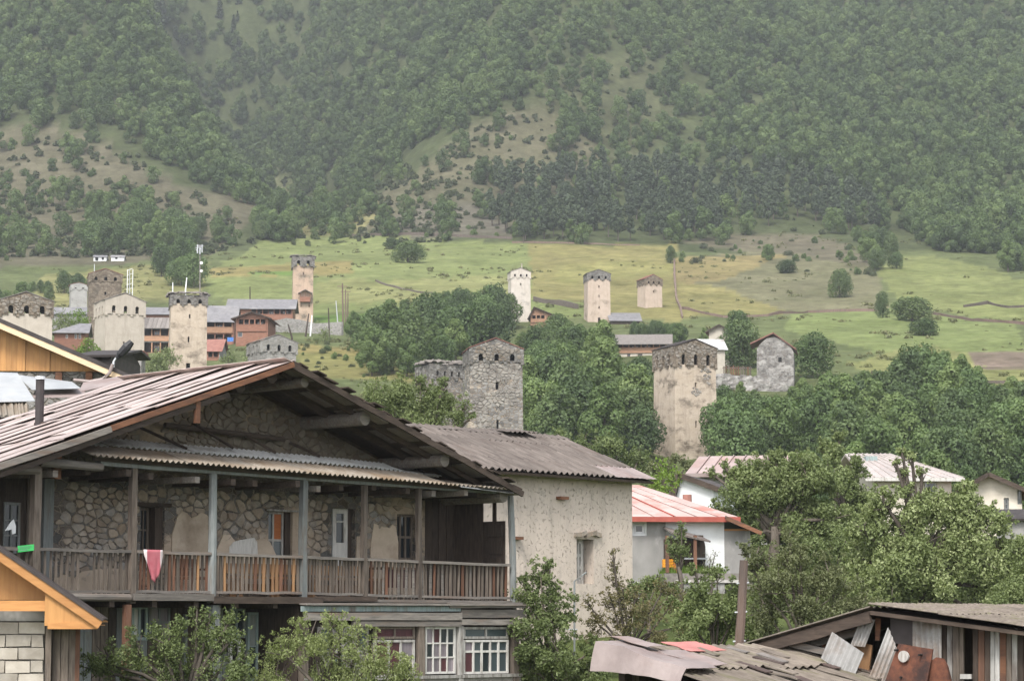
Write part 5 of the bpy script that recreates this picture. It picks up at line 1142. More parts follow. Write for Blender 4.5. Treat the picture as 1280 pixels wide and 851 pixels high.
# ------------------------------------------------------------------ other houses
def gen_house(label, xl, xr, ybase, yeave, yridge, d, ang, dep, mw, mr, ridge='u', xridge=None, over=.4, wins=(), galleries=(), sheets=0, name='village_house', group=None, rdep=None, cat='house', fascia=None, roof_t=.08, hipR=None, hipL=None, gmat=None, seam=None):
    """a house whose front plane v = 0 spans pixels xl..xr at distance d; wins: (x0,y0,x1,y1,cols,rows,frame,glass)"""
    o = P(xl, yeave, d); fr = Fr(o, ang); r = fr.root(name, label, cat, group)
    u0 = fr.onv(xl, yeave)[0]; u1 = fr.onv(xr, yeave)[0]; ze = fr.onv((xl + xr) / 2, yeave)[1]
    zg = min(float(Z(*fr.W(u, v, 0)[:2])) for u in (u0, u1) for v in (0, dep)) - .6
    if ybase: zg = min(zg, fr.onv(xl, ybase)[1])
    bx = lambda q: (fr.onv(q[0], q[3])[0], fr.onv(q[2], q[1])[0], fr.onv(q[0], q[3])[1], fr.onv(q[2], q[1])[1])
    ops = [bx(q) for q in wins]; gal = []
    for g_ in galleries: gal.append(bx((g_[0], g_[1], g_[2], g_[3])))
    w = MB(); w.wall(u0, u1, zg, ze, [(a, b, c, d_) for a, b, c, d_ in ops] + [(a, b, c, d_) for a, b, c, d_ in gal], 0, .3)
    w.box(u0, u0 + .3, .303, dep - .303, zg, ze); w.box(u1 - .3, u1, .303, dep - .303, zg, ze); w.box(u0, u1, dep - .3, dep, zg, ze)
    if galleries: MB().box(u0 + .31, u1 - .31, 1.4, 1.5, zg, ze - .01).build('back_wall', M['dark_wood'], r)  # dark colour stands in for the shade inside the open gallery
    if ridge == 'v':
        um = fr.onv(xridge or (xl + xr) / 2, yridge)[0]; zr_ = fr.onv(xridge or (xl + xr) / 2, yridge)[1]
        for v in (0, dep - .3): w.prism([(u0, v, ze + .002), (u1, v, ze + .002), (um, v, zr_ - .1)], (0, .3, 0))
    wall_ = w.build('wall', M[mw] if mw in M else TM[mw], r)
    for q, b in zip(wins, ops):
        window_at(r, b[0] + .004, b[1] - .004, b[2] + .004, b[3] - .004, .08, q[4], q[5], M[q[6]], M[q[7]], .07, .05, .1)
    for q, (a, b, c, d_) in zip(galleries, gal):   # (x0, ytop, x1, yfloor, yrail, posts, parapet mat)
        zrail = fr.onv(q[0], q[4])[1]; n = q[5]
        gobj = MB().box(a, b, -.10, -.02, c - .05, zrail).build('gallery', M[q[6]], r)
        for i in range(n):
            u = a + .1 + (b - a - .2) * i / (n - 1); MB().box(u - .09, u + .09, -.02, .14, zrail - .2, d_).build('gallery_post', M[q[6]], gobj)
        MB().box(a, b, -.14, -.003, zrail - .02, zrail + .07).build('hand_rail', M[q[6]], gobj); MB().box(a - .05, b + .05, -.18, .3, c - .16, c - .05).build('gallery_floor', M[q[6]], gobj)
        for i in range(max(1, (n - 1) // 2)):
            u = a + (b - a) * (i + .5) / max(1, (n - 1) // 2); window_at(r, u - .45, u + .45, c + .1 if i % 2 else c + .9, d_ - .3, 1.35, 2, 1, M['white_paint'] if i % 3 else M[q[6]], M['glass'], .08, .05, .08)
    rt = roof_t
    def slope(A, B, C_, D, nm='roof'):
        m = MB().slab(A, B, C_, D, rt); ro = m.build(nm, M[mr], r)
        if sheets:
            A, B, C_, D = [np.array(p) for p in (A, B, C_, D)]; nrm = np.cross(B - A, D - A); nrm /= np.linalg.norm(nrm)
            for i in range(sheets):
                t0, t1 = i / sheets, (i + 1) / sheets - .012; jt = rnd.uniform(0, .02)
                q = [A + (B - A) * t0, A + (B - A) * t1, D + (C_ - D) * t1, D + (C_ - D) * t0]
                pm = MB().slab(*[p + nrm * (.02 + jt) for p in q], .012)
                
                if not seam: pm.beam(q[1] + nrm * .045, q[2] + nrm * .045, .035, .05, nrm)
                elif i % 4 == 1: MB().beam(q[1] + nrm * .05, q[2] + nrm * .05, .028, .035, nrm).build('roof_seam', M[seam], ro)
                pm.build('roof_sheet', M[mr], ro)
        if fascia: MB().beam(np.array(A) - (0, .01, rt * .7), np.array(B) - (0, .01, rt * .7), .04, .16).build('fascia', M[fascia], ro)
        return ro
    if ridge == 'u':
        rd = rdep or dep / 2; xr_ = xridge or xr; zr_ = fr.onv((xl + xr) / 2, yridge, rd)[1]; sl_ = (zr_ - ze) / rd; e = over
        ul, ur = u0 - e, u1 + e; rl = ul if hipL is None else fr.onv(hipL, yridge, rd)[0]; rr = ur if hipR is None else fr.onv(hipR, yridge, rd)[0]
        slope((ul, -e, ze - sl_ * e), (ur, -e, ze - sl_ * e), (rr, rd, zr_), (rl, rd, zr_))
        zb = zr_ - (dep + e - rd) * sl_ * .8
        MB().slab((rl, rd, zr_), (rr, rd, zr_), (ur, dep + e, zb), (ul, dep + e, zb), rt).build('roof', M[mr], r)
        for u, h_ in ((u0, hipL), (u1 - .3, hipR)):
            if h_ is None: MB().prism([(u, 0, ze), (u, dep, min(ze, zb)), (u, rd, zr_ - rt - .03)], (.3, 0, 0)).build('gable', M[gmat or mw] if (gmat or mw) in M else TM[gmat or mw], r)
        if hipR is not None: MB().slab((ur, -e, ze - sl_ * e), (ur, dep + e, zb), (rr, rd, zr_), (rr - .02, rd, zr_), rt).build('roof_hip', M[mr], r)
        if hipL is not None: MB().slab((ul, dep + e, zb), (ul, -e, ze - sl_ * e), (rl, rd, zr_), (rl - .02, rd, zr_), rt).build('roof_hip', M[mr], r)
    else:
        e = over; slL = (zr_ - ze) / (um - u0); slR = (zr_ - ze) / (u1 - um)
        slope((um, -e, zr_), (um, dep + e, zr_), (u0 - e, dep + e, ze - slL * e), (u0 - e, -e, ze - slL * e))
        slope((u1 + e, -e, ze - slR * e), (u1 + e, dep + e, ze - slR * e), (um, dep + e, zr_), (um, -e, zr_))
        MB().beam((u0 - e, -e - .02, ze - slL * e - rt * .6), (um, -e - .02, zr_ - rt * .6), .04, .2).build('barge_board', M[fascia or 'dark_wood'], r)
        MB().beam((um, -e - .02, zr_ - rt * .6), (u1 + e, -e - .02, ze - slR * e - rt * .6), .04, .2).build('barge_board', M[fascia or 'dark_wood'], r)
    return fr, r, u0, u1, ze, zg

# --- the plastered house behind the timber one: corrugated slates over a blind wall
o2 = P(790, 600, 59); H2 = Fr(o2, 47); h2 = H2.root('plastered_house', 'tall pitted plaster house with brown corrugated roof beside the balcony house', 'house')
z2 = H2.onv(790, 600)[1]; u2 = H2.onv(790, 600)[0]; ul2 = H2.onv(470, 590)[0]
a = H2.onv(721, 729); b = H2.onv(742, 674); wop = (a[0], b[0], a[1], b[1])
w = MB(); w.wall(ul2, u2, -1.6, z2, [wop], 0, .5); w.box(u2 - .5, u2, .503, 6.5, -1.6, z2); w.box(ul2, ul2 + .5, .503, 6.5, -1.6, z2); w.box(ul2, u2, 6.5, 7, -1.6, z2)
hw = w.build('wall', M['pit_plaster'], h2)
window_at(h2, a[0] + .12, b[0] - .15, a[1], b[1], .2, 2, 3, M['greyed_paint'], [M['blue_glass'], M['glass']], .09, .07, .1)
for k in range(5): MB().beam((a[0] - .1 + k * .18, -.03 + rnd.uniform(-.03, .02), b[1] + .1 + rnd.uniform(-.03, .05)), (a[0] + .1 + k * .18, -.02, b[1] + .12 + rnd.uniform(-.03, .06)), .14, .1).build('lintel_stone', M['stone_piece'], hw)
for x, y in ((640, 672), (697, 622)): q = H2.onv(x, y); MB().box(q[0] - .05, q[0] + .25, -.14, .1, q[1] - .04, q[1] + .03).build('wall_bracket', M['rust_board'], hw)
cr2 = MB()
q0 = H2.onv(698, 595); pts = [q0]; 
for x, y in ((700, 612), (697, 628), (702, 645), (699, 655)): pts.append(H2.onv(x, y))
for i in range(len(pts) - 1): cr2.beam((pts[i][0], -.002, pts[i][1]), (pts[i + 1][0], -.002, pts[i + 1][1]), .012, .02)
ro = H2.onv(803, 598, -.45); vr, zr2 = H2.onu(700, 548, u2 + .3); ev = -.45; ze2 = H2.onv(800, 598, ev)[1]; ue2 = u2 + .3
rdir = np.array([0, vr - ev, zr2 - ze2]); Lr = np.linalg.norm(rdir); rdir /= Lr
deck2 = MB().slab((ul2, ev, ze2 - .06), (ue2, ev, ze2 - .06), (ue2, vr, zr2 - .06), (ul2, vr, zr2 - .06), .05); roof2 = deck2.build('roof', M['dark_wood'], h2)
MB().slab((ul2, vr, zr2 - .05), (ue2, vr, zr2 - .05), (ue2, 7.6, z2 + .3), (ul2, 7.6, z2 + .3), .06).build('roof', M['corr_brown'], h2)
MB().prism([(u2 - .3, 0, z2), (u2 - .3, 7, z2), (u2 - .3, vr, zr2 - .15)], (.3, 0, 0)).build('gable', M['pit_plaster'], h2)
nr_ = 4; rl_ = Lr / nr_
k = 0; u = ul2
while u < ue2 - .1:
    wd_ = min(1.12, ue2 - u + .05)
    for i in range(nr_):
        s0 = i * rl_ - .02; p0 = np.array([u, ev, ze2]) + rdir * s0 + np.array([rnd.uniform(-.02, .02), 0, .012 * ((nr_ - i) % 2) + rnd.uniform(0, .012)])
        mt = 'tin_pink' if (i == 0 and u > ue2 - 2.3) else 'corr_brown'
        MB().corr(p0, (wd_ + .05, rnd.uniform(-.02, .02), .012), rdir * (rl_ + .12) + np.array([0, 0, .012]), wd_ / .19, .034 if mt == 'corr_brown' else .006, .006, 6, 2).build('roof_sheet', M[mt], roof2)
    u += wd_ - .05
u = ul2
while u < ue2 - .2:   # ridge pieces, some lifted
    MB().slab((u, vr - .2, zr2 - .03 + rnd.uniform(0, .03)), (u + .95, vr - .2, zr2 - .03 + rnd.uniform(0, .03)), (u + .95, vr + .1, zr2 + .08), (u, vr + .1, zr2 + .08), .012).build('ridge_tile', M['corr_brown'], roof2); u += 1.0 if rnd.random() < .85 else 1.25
q = H2.onu(640, 541, H2.onv(640, 541, vr)[0]); qu = H2.onv(622, 540, vr)[0]
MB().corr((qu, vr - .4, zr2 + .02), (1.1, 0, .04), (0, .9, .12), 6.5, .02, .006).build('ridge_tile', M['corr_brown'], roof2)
# --- red roofed white house
gp3 = lambda *a: None
fr3, h3, a3, b3, ze3, zg3 = gen_house('white and grey plastered house with bright red tin roof', 700, 905, 735, 642, 607, 76, 4, 7.5, 'whitewash', 'red_roof', 'u', wins=[(792.5, 654, 806, 667, 1, 1, 'white_plastic', 'glass')], sheets=9, hipR=800, over=.45, fascia='red_trim', seam='red_trim', name='red_roofed_house')
x0 = fr3.onv(740, 700)[0]; x1 = fr3.onv(832, 700)[0]; b_ = fr3.onv(792.5, 667); c_ = fr3.onv(806, 654)
m = MB(); m.wall(x0, x1, zg3, ze3 - .08, [(b_[0] - .06, c_[0] + .06, b_[1] - .06, c_[1] + .06)], -.06, -.003); m.build('cement_render', M['cement'], h3)
MB().tube([fr3.onv(859, 632, 3.0)[:1] + (3.0, fr3.onv(859, 632, 3.0)[1] - .6), fr3.onv(859, 620, 3.0)[:1] + (3.0, fr3.onv(859, 618, 3.0)[1])], [.17, .15], 8).build('chimney', M['brown_roof'], h3)
for k in range(9):
    u = fr3.onv(838 + k * 9, 643)[0]; MB().box(u - .04, u + .04, -.4, -.003, ze3 - .22, ze3 - .12).build('rafter_end', M['orange_wood'], h3)
# lean-to on the right
lt = fr3; a = lt.onv(904, 646); b = lt.onv(948, 664); le = lt.root('lean_to', 'grey lean-to with sloping orange edged roof against the white house', 'lean-to')
m = MB().slab((a[0] - .0, -.55, a[1] + .02), (b[0], -.55, b[1]), (b[0], 3.4, b[1]), (a[0], 3.4, a[1] + .02), .07); lr = m.build('roof', M['dark_roof'], le)
MB().beam((a[0], -.58, a[1] - .06), (b[0], -.58, b[1] - .08), .05, .12).build('barge_board', M['rust_board'], le)
w0, w1 = lt.onv(905, 690)[0] + .01, lt.onv(938, 690)[0]
MB().box(w0, w1, 0, .2, zg3, lt.onv(910, 663)[1]).build('wall', M['cement'], le); MB().box(w0, w1, -.05, .05, lt.onv(910, 663)[1], lt.onv(910, 661)[1]).build('wall_plate', M['orange_wood'], le)
MB().box(w1 - .2, w1, .203, 3, zg3, lt.onv(936, 663)[1] - .2).build('side_wall', M['cement'], le)
# shelter and the things in front of the white wall
q = fr3; gz = q.onv(850, 716, -1.2)[1]
sh_ = q.root('garden_shelter', 'little dark roofed wooden shelter leaning on the white wall', 'shelter')
a = q.onv(832, 657, -.6); b = q.onv(880, 669, -.6)
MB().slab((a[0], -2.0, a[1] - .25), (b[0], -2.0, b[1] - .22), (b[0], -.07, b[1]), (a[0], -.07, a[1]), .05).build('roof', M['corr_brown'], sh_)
MB().box(a[0], b[0] - .35, -.12, -.064, gz, b[1] - .1).build('back_board', M['dark_wood_v'], sh_)
for x in (834, 869): u = q.onv(x, 700, -1.9)[0]; MB().box(u - .05, u + .05, -1.95, -1.85, gz, a[1] - .35).build('post', M['red_wood'], sh_)
for k in range(3): MB().box(a[0] + .1, b[0] - .5, -.4, -.125, gz + .5 + k * .42, gz + .53 + k * .42).build('shelf', M['red_wood'], sh_)
tb3 = q.root('garden_table', 'low grey garden table under the wooden shelter', 'table'); u = q.onv(852, 700, -1.2)[0]
MB().box(u - .1, u + .75, -1.5, -.9, gz + .42, gz + .47).build('tabletop', M['metal_grey'], tb3)
for du in (-.02, .67):
    for v in (-1.45, -.95): MB().box(u + du - .025, u + du + .025, v - .025, v + .025, gz, gz + .418).build('leg', M['black_metal'], tb3)
yc = q.root('yellow_crate', 'small orange yellow crate on the shelf of the shelter', 'crate'); u, z = q.onv(837, 704, -1.3)
m = MB()
for k in range(3): m.box(u - .22, u + .22, -1.5, -1.48, z - .12 + k * .09, z - .05 + k * .09); m.box(u - .22, u + .22, -1.2, -1.18, z - .12 + k * .09, z - .05 + k * .09)
for s_ in (-.22, .20): m.box(u + s_, u + s_ + .02, -1.479, -1.201, z - .12, z + .13)
m.box(u - .2, u + .2, -1.47, -1.21, z - .12, z - .10); m.build('crate_body', mat_noise('orange_plastic', (.70, .28, .02), (.78, .34, .03), 3), yc)
rb = q.root('red_cabinet', 'narrow red box standing under the shelter by the yellow crate', 'box'); u, z = q.onv(845, 710, -1.3)
MB().box(u - .12, u + .12, -1.5, -1.15, gz, gz + .42).build('cabinet_body', M['red_trim'], rb); MB().box(u - .14, u + .14, -1.52, -1.13, gz + .422, gz + .45).build('lid', M['red_wood'], rb)
br = q.root('wooden_barrel', 'dark upright hoop of an old barrel against the white wall', 'barrel'); u, z = q.onv(869, 704, -.5)
m = MB(); m.tube([(u, -.5, gz), (u, -.5, gz + .4), (u, -.5, gz + .85), (u, -.5, gz + 1.2)], [.26, .33, .33, .26], 12); m.build('barrel_body', M['dark_wood_v'], br)
for z in (.15, .6, 1.02): MB().tube([(u, -.5, gz + z), (u, -.5, gz + z + .06)], [.32 if z == .6 else .305] * 2, 12, False).build('hoop', M['black_metal'], br)
tw3 = q.root('terrace_wall', 'low grey terrace wall with white capping below the white house', 'wall'); a = q.onv(845, 722, -2.2); b = q.onv(905, 722, -2.2)
MB().box(a[0], b[0], -2.3, -2.0, zg3 - 1.2, a[1] - .15).build('wall_body', M['cement'], tw3)
for k in range(2): MB().box(a[0] - .02 + k * 1.05, a[0] + .85 + k * 1.2, -2.36, -1.96, a[1] - .148, a[1] - .06).build('capping', M['white_paint'], tw3)
tg = MB()
for k in range(1500):
    u = rnd.uniform(q.onv(830, 715, -1.5)[0], q.onv(905, 715, -1.5)[0]); v = rnd.uniform(-1.95, -.2); h_ = rnd.uniform(.12, .38); z0 = gz - .1; dx, dy = rnd.uniform(-.1, .1), rnd.uniform(-.1, .1)
    tg.add([(u - .02, v, z0), (u + .02, v, z0), (u + dx, v + dy, z0 + h_)], [(0, 1, 2)])
tgo = tg.build('grass', LEAF['bright']); tgo.location = (q.o[0], q.o[1], 0); tgo.rotation_euler = (0, 0, q.a); tag(tgo, 'fresh green grass on the terrace below the white house', kind='stuff')
ter = MB().box(q.onv(828, 715, -1.5)[0], q.onv(940, 715, -1.5)[0], -2.0, -.07, zg3 - 1, gz - .02).build('terrace_ground', M['mortar']); ter.location = (q.o[0], q.o[1], 0); ter.rotation_euler = (0, 0, q.a); tag(ter, 'earth terrace in front of the white house', kind='structure')
# white plastic chair below the terrace
p = P(786, 755, 70); wc = empty('plastic_chair', (p[0], p[1], p[2]), .5, 'white plastic garden chair among the bushes below the terrace wall', 'chair')
MB().box(-.22, .22, -.22, .22, .40, .43).build('seat', M['white_plastic'], wc)
for k in range(4): MB().box(-.2 + k * .115, -.14 + k * .115, .20, .235, .43, .88).build('back_slat', M['white_plastic'], wc)
MB().box(-.23, .23, .195, .24, .86, .92).build('back_rail', M['white_plastic'], wc)
for x in (-.2, .2):
    MB().box(x - .02, x + .02, -.2, .2, .62, .65).build('armrest', M['white_plastic'], wc)
    for y in (-.2, .2): MB().box(x - .022, x + .022, y - .022, y + .022, 0, .64 if y < 0 else .45).build('leg', M['white_plastic'], wc)
pch = empty('earth_bank', (0, 0, 0), 0, None, None); bpy.data.objects.remove(pch)
# --- houses beyond
gen_house('old house with pale pink tin roof below the tall tan tower', 874, 985, 660, 588, 570, 100, -14, 6, 'cement', 'pink_roof', 'u', sheets=9, over=.5, wins=[(905, 600, 913, 612, 2, 2, 'white_paint', 'glass')], name='pink_roofed_house', fascia='tin_pink')
gen_house('low white walled annex half hidden by trees below the pink roof', 846, 892, 660, 608, 592, 92, -20, 4, 'whitewash', 'dark_roof', 'v', xridge=850, over=.25, name='white_annex')
fr5, h5, *_ = gen_house('cream house with white seamed tin roof among the trees', 1092, 1189, 660, 594, 568, 112, 4, 8, 'cream', 'white_roof', 'u', hipR=1112, sheets=10, over=.5, wins=[(1158, 602, 1171, 618, 1, 1, 'white_paint', 'glass')], name='white_roofed_house', fascia='white_paint')
a = fr5.onv(1083, 577, 3); MB().box(a[0] - .1, a[0] + .45, 2.6, 3.4, a[1] - .6, a[1] + .25).build('vent_box', M['teal_paint'], h5)
u = fr5.onv(1157, 600, -.1)[0]; MB().tube([(u, -.12, _[2] - .1), (u, -.12, _[2] - 2.2)], .05, 6).build('drainpipe', M['metal_grey'], h5)
gen_house('cream gabled house with brown roof at the edge of the trees', 1204, 1277, 665, 610, 592, 112, -12, 9, 'cream', 'brown_roof', 'v', xridge=1236, over=.5, wins=[(1255, 622, 1261, 637, 1, 2, 'grey_paint', 'glass'), (1272, 612, 1277, 630, 1, 1, 'grey_paint', 'glass')], name='gabled_house', fascia='dark_wood')
gen_house('small dark roofed lean-to shed below the cream gabled house', 1246, 1300, 680, 646, 636, 106, -12, 3, 'cement', 'dark_roof', 'u', over=.3, name='small_shed', cat='shed')
# --- orange boarded gable, upper left
o7 = P(0, 463, 72); H7 = Fr(o7, 2); h7 = H7.root('boarded_house', 'newer house with wide orange boarded gable and brown roof edge', 'house')
pa = H7.onv(0, 399); pb = H7.onv(160, 468); s7 = (pa[1] - pb[1]) / (pb[0] - pa[0]); ua7 = pa[0] - 3.2; za7 = pa[1] + s7 * 3.2; zw = H7.onv(70, 463)[1]; ur7 = pb[0]
z7 = lambda u: za7 - s7 * abs(u - ua7)
MB().prism([(2 * ua7 - ur7 + .5, .3, zw), (ur7 - .35, .3, zw), (ua7, .3, za7 - .25)], (0, .15, 0)).build('gable_wall', M['orange_board'], h7)
bw7 = h7.children[0]; u = 2 * ua7 - ur7 + .7
while u < ur7 - .6:
    mt = M['orange_board']; MB().prism([(u, .262, zw + .01), (u + .165, .262, zw + .01), (u + .165, .262, max(zw + .012, z7(u + .165) - .26)), (u, .262, max(zw + .012, z7(u) - .26))], (0, .035, 0)).build('plank', mt, bw7); u += .168
for x in (28, 59): u = H7.onv(x, 440)[0]; MB().box(u - .05, u + .05, .22, .26, zw, z7(u) - .3).build('cover_strip', M['orange_board'], bw7)
MB().box(2 * ua7 - ur7 + .5, ur7 - .5, .32, 6, -1, zw - .003).build('stone_wall', TM['crown_grey'], h7)
for x in (72, 110, 134): u = H7.onv(x, 468)[0]; MB().box(u - .1, u + .1, .2, .318, zw - .28, zw - .02).build('beam_end', M['rust_board'], h7)
MB().slab((ua7, -.3, za7), (ur7 + .15, -.3, z7(ur7 + .15)), (ur7 + .15, 7, z7(ur7 + .15)), (ua7, 7, za7), .1).build('roof', M['dark_roof'], h7)
MB().slab((2 * ua7 - ur7, -.3, z7(ur7)), (ua7, -.3, za7), (ua7, 7, za7), (2 * ua7 - ur7, 7, z7(ur7)), .1).build('roof', M['dark_roof'], h7)
MB().beam((ua7, -.31, za7 - .19), (ur7 + .1, -.31, z7(ur7 + .1) - .19), .05, .2).build('barge_board', M['pale_wood'], h7)
MB().beam((ua7, -.33, za7 - .05), (ur7 + .16, -.33, z7(ur7 + .16) - .05), .05, .12).build('roof_edge', M['dark_roof'], h7)
for x, y in ((46, 421), (105, 447)): q_ = H7.onv(x, y, -.2); MB().box(q_[0] - .07, q_[0] + .07, -.29, .3, q_[1] - .16, q_[1] - .02).build('purlin', M['fresh_wood'], h7)
g0 = [H7.onv(x, y, -.5) for x, y in ((92, 475), (112, 477), (128, 474), (137, 466), (141, 455))]
MB().tube([(q_[0], -.5, q_[1]) for q_ in g0], .055, 8).build('gutter', M['tin_pink'], h7)
# dark flat roofed building just behind the boarded gable, and the stone wall by the lamp
gen_house('dark flat roofed building just over the orange gable roof', 100, 139, 470, 443, 438, 84, -6, 4, 'dark_roof', 'dark_roof', 'u', over=.3, rdep=3, name='dark_outbuilding', cat='building')
sw = empty('stone_pier', (0, 0, 0), 0, 'rough grey stone wall end in front of the cream tower, by the street lamp', 'wall'); p = P(150, 440, 90); q_ = P(177, 441, 90); sw.location = (p[0], p[1], 0)
MB().box(0, q_[0] - p[0], 0, 1.0, 3, p[2]).build('wall_body', TM['light'], sw); MB().box(q_[0] - p[0] - .45, q_[0] - p[0] + .1, -.1, 1.1, p[2] - .12, p[2] + .05).build('coping', M['brown_roof'], sw)
# street lamp
p = P(141, 470, 80); lm = empty('street_lamp', (p[0], p[1], 0), 0, 'black street lamp head tilted up in front of the cream tower', 'street lamp')
px_ = lambda x, y: (P(x, y, 80)[0] - p[0], 0, P(x, y, 80)[2])
MB().tube([(0, 0, 2.0), px_(141, 465), px_(142, 452), px_(146, 446)], [.06, .05, .04, .035], 7).build('pole', M['metal_grey'], lm)
a, b = px_(146, 447), px_(165, 427); MB().tube([a, tuple(np.array(a) * .8 + np.array(b) * .2), tuple(np.array(a) * .35 + np.array(b) * .65), b], [.05, .13, .16, .10], 8).build('lamp_head', M['black_metal'], lm)
MB().tube([px_(146, 448), px_(149, 444)], .075, 8).build('joint', M['black_metal'], lm)
# --- tin roofed sheds between the timber house and the boarded house
s8 = Fr(P(0, 500, 51), 20); r8 = s8.root('tin_shed', 'shed roofed with loose white and pink tin sheets behind the stovepipe', 'shed')
def sheet_px(fr, root, pts, vs, mat, name='roof_sheet', t=.012):
    q = [(fr.onv(x, y, v)[0], v, fr.onv(x, y, v)[1]) for (x, y), v in zip(pts, vs)]
    return MB().slab(*q, t).build(name, mat, root)
sheet_px(s8, r8, [(-30, 503), (44, 501), (22, 466), (-30, 464)], [0, 0, 1.6, 1.6], M['tin_white'])
sheet_px(s8, r8, [(40, 487), (101, 485), (90, 477), (20, 468)], [1.0, 1.0, 2.2, 2.2], M['tin_white'])
sheet_px(s8, r8, [(40, 497), (100, 496), (112, 484), (44, 487)], [.8, .8, 1.7, 1.7], M['tin_pink'])
sheet_px(s8, r8, [(98, 490), (160, 476), (150, 470), (104, 478)], [1.3, 1.3, 2.6, 2.6], M['tin_pink'])
a = s8.onv(-30, 520, -.25); b = s8.onv(35, 519, -.25); c_ = s8.onv(-30, 502, .05)
MB().corr((a[0], -.25, a[1]), (b[0] - a[0], 0, b[1] - a[1]), (0, .4, c_[1] - a[1] + .02), 9, .03, .006).build('roof_sheet', M['corr_grey'], r8)
MB().corr((s8.onv(14, 519, -.3)[0], -.34, a[1] - .06), (.4, 0, .02), (.02, .4, .35), 2.6, .05, .008).build('roof_sheet', M['corr_grey'], r8)
a = s8.onv(-40, 528, .1); b = s8.onv(150, 500, .1)
MB().box(a[0], b[0] + .3, .1, 2.4, -2, s8.onv(20, 522, .1)[1]).build('wall', M['dark_wood_v'], r8)
# --- gabled shed, lower left
o9 = P(0, 760, 38); H9 = Fr(o9, 8); h9 = H9.root('block_shed', 'shed of pale blocks with orange timber gable roof in front of the balcony house', 'shed')
pa = H9.onv(0, 686, -.5); pb = H9.onv(126, 772, -.5); s9 = (pa[1] - pb[1]) / (pb[0] - pa[0]); ua9 = pa[0] - 1.6; za9 = pa[1] + 1.6 * s9; z9 = lambda u: za9 - s9 * abs(u - ua9); ur9 = pb[0]; ul9 = 2 * ua9 - ur9
uw = H9.onv(57, 800)[0]; zb9 = H9.onv(30, 762)[1]
for sg in (1, -1):
    e_ = ua9 + sg * (ur9 - ua9)
    q_ = [(ua9, -.5, za9), (e_, -.5, z9(e_)), (e_, 4, z9(e_)), (ua9, 4, za9)]
    MB().slab(*(q_ if sg > 0 else q_[::-1]), .03).build('roof', M['dark_roof'], h9)
    q_ = [(x, y, z - .05) for x, y, z in q_]; q_ = [(x, max(y, -.46), z) for x, y, z in q_]
    so = MB().slab(*(q_ if sg > 0 else q_[::-1]), .02).build('soffit', M['orange_wood'], h9)
MB().beam((ua9, -.51, za9 - .10), (ur9, -.51, z9(ur9) - .10), .035, .15).build('barge_board', M['orange_wood'], h9)
MB().beam((ua9, -.53, za9 - .005), (ur9 + .04, -.53, z9(ur9 + .04) - .005), .04, .05).build('roof_edge', M['dark_roof'], h9)
a = H9.onv(79, 755, -.35); b = H9.onv(79, 761, -.35)
MB().box(ul9 + .5, a[0], -.40, -.26, b[1] - .03, a[1] + .06).build('wall_plate', M['orange_wood'], h9)
MB().prism([(ul9 + .3, -.02, zb9 + .16), (uw + .02, -.02, zb9 + .16), (uw + .02, -.02, z9(uw) - .09), (ua9, -.02, za9 - .09)], (0, .04, 0)).build('gable_board', M['orange_board'], h9)
MB().prism([(uw, -.455, z9(ur9) - .12), (ur9 - .12, -.455, z9(ur9) - .12), (uw, -.455, z9(uw) - .17)], (0, .02, 0)).build('gable_board', M['orange_board'], h9)
MB().beam((uw + .05, -.47, z9(ur9) - .12), (ur9 - .05, -.44, z9(ur9) - .12), .03, .1).build('soffit_board', M['orange_wood'], h9)
MB().slab((uw, -.44, z9(ur9) - .1), (ur9 - .04, -.44, z9(ur9) - .1), (ur9 - .04, 3.5, z9(ur9) - .1), (uw, 3.5, z9(ur9) - .1), .02).build('soffit_board', M['orange_wood'], h9)
bwall = MB().box(ul9 + .4, uw - .02, .04, .3, -2.6, zb9 + .16).build('block_wall', M['mortar'], h9)
zt = zb9 + .13; row = 0
MB().box(ul9 + .4, uw - .01, -.03, .035, zt - .30, zt).build('ring_beam', M['cement'], h9); zt -= .31
while zt > -1.25:
    u = uw - .02 - (.02 if row % 2 else .0); first = True
    while u > -1.2:
        w_ = (.20 if (row % 2 and first) else .40) * rnd.uniform(.93, 1.05); first = False
        MB().box(u - w_ + .015, u, -.03 + rnd.uniform(-.012, .015), .036, zt - .19 + rnd.uniform(-.008, .008), zt - .012, .007).build('block', M['block'], bwall); u -= w_
    zt -= .2; row += 1
MB().box(uw + .0, uw + .09, -.06, .12, -2.6, z9(uw) - .3).build('corner_post', M['old_wood'], h9)
a = H9.onv(66, 800)[0]; b = H9.onv(94, 800)[0]; u = a
dr9 = MB().box(a, b, .16, .18, -2.6, H9.onv(80, 781)[1]).build('door', M['dark_wood_v'], h9)
while u < b - .02: MB().box(u, u + .115, .12, .157, -2.6, H9.onv(80, 781)[1]).build('plank', M['old_wood'], dr9); u += .125
MB().box(b + .0, b + .07, .1, .2, -2.6, H9.onv(80, 772)[1]).build('door_post', M['red_wood'], h9)
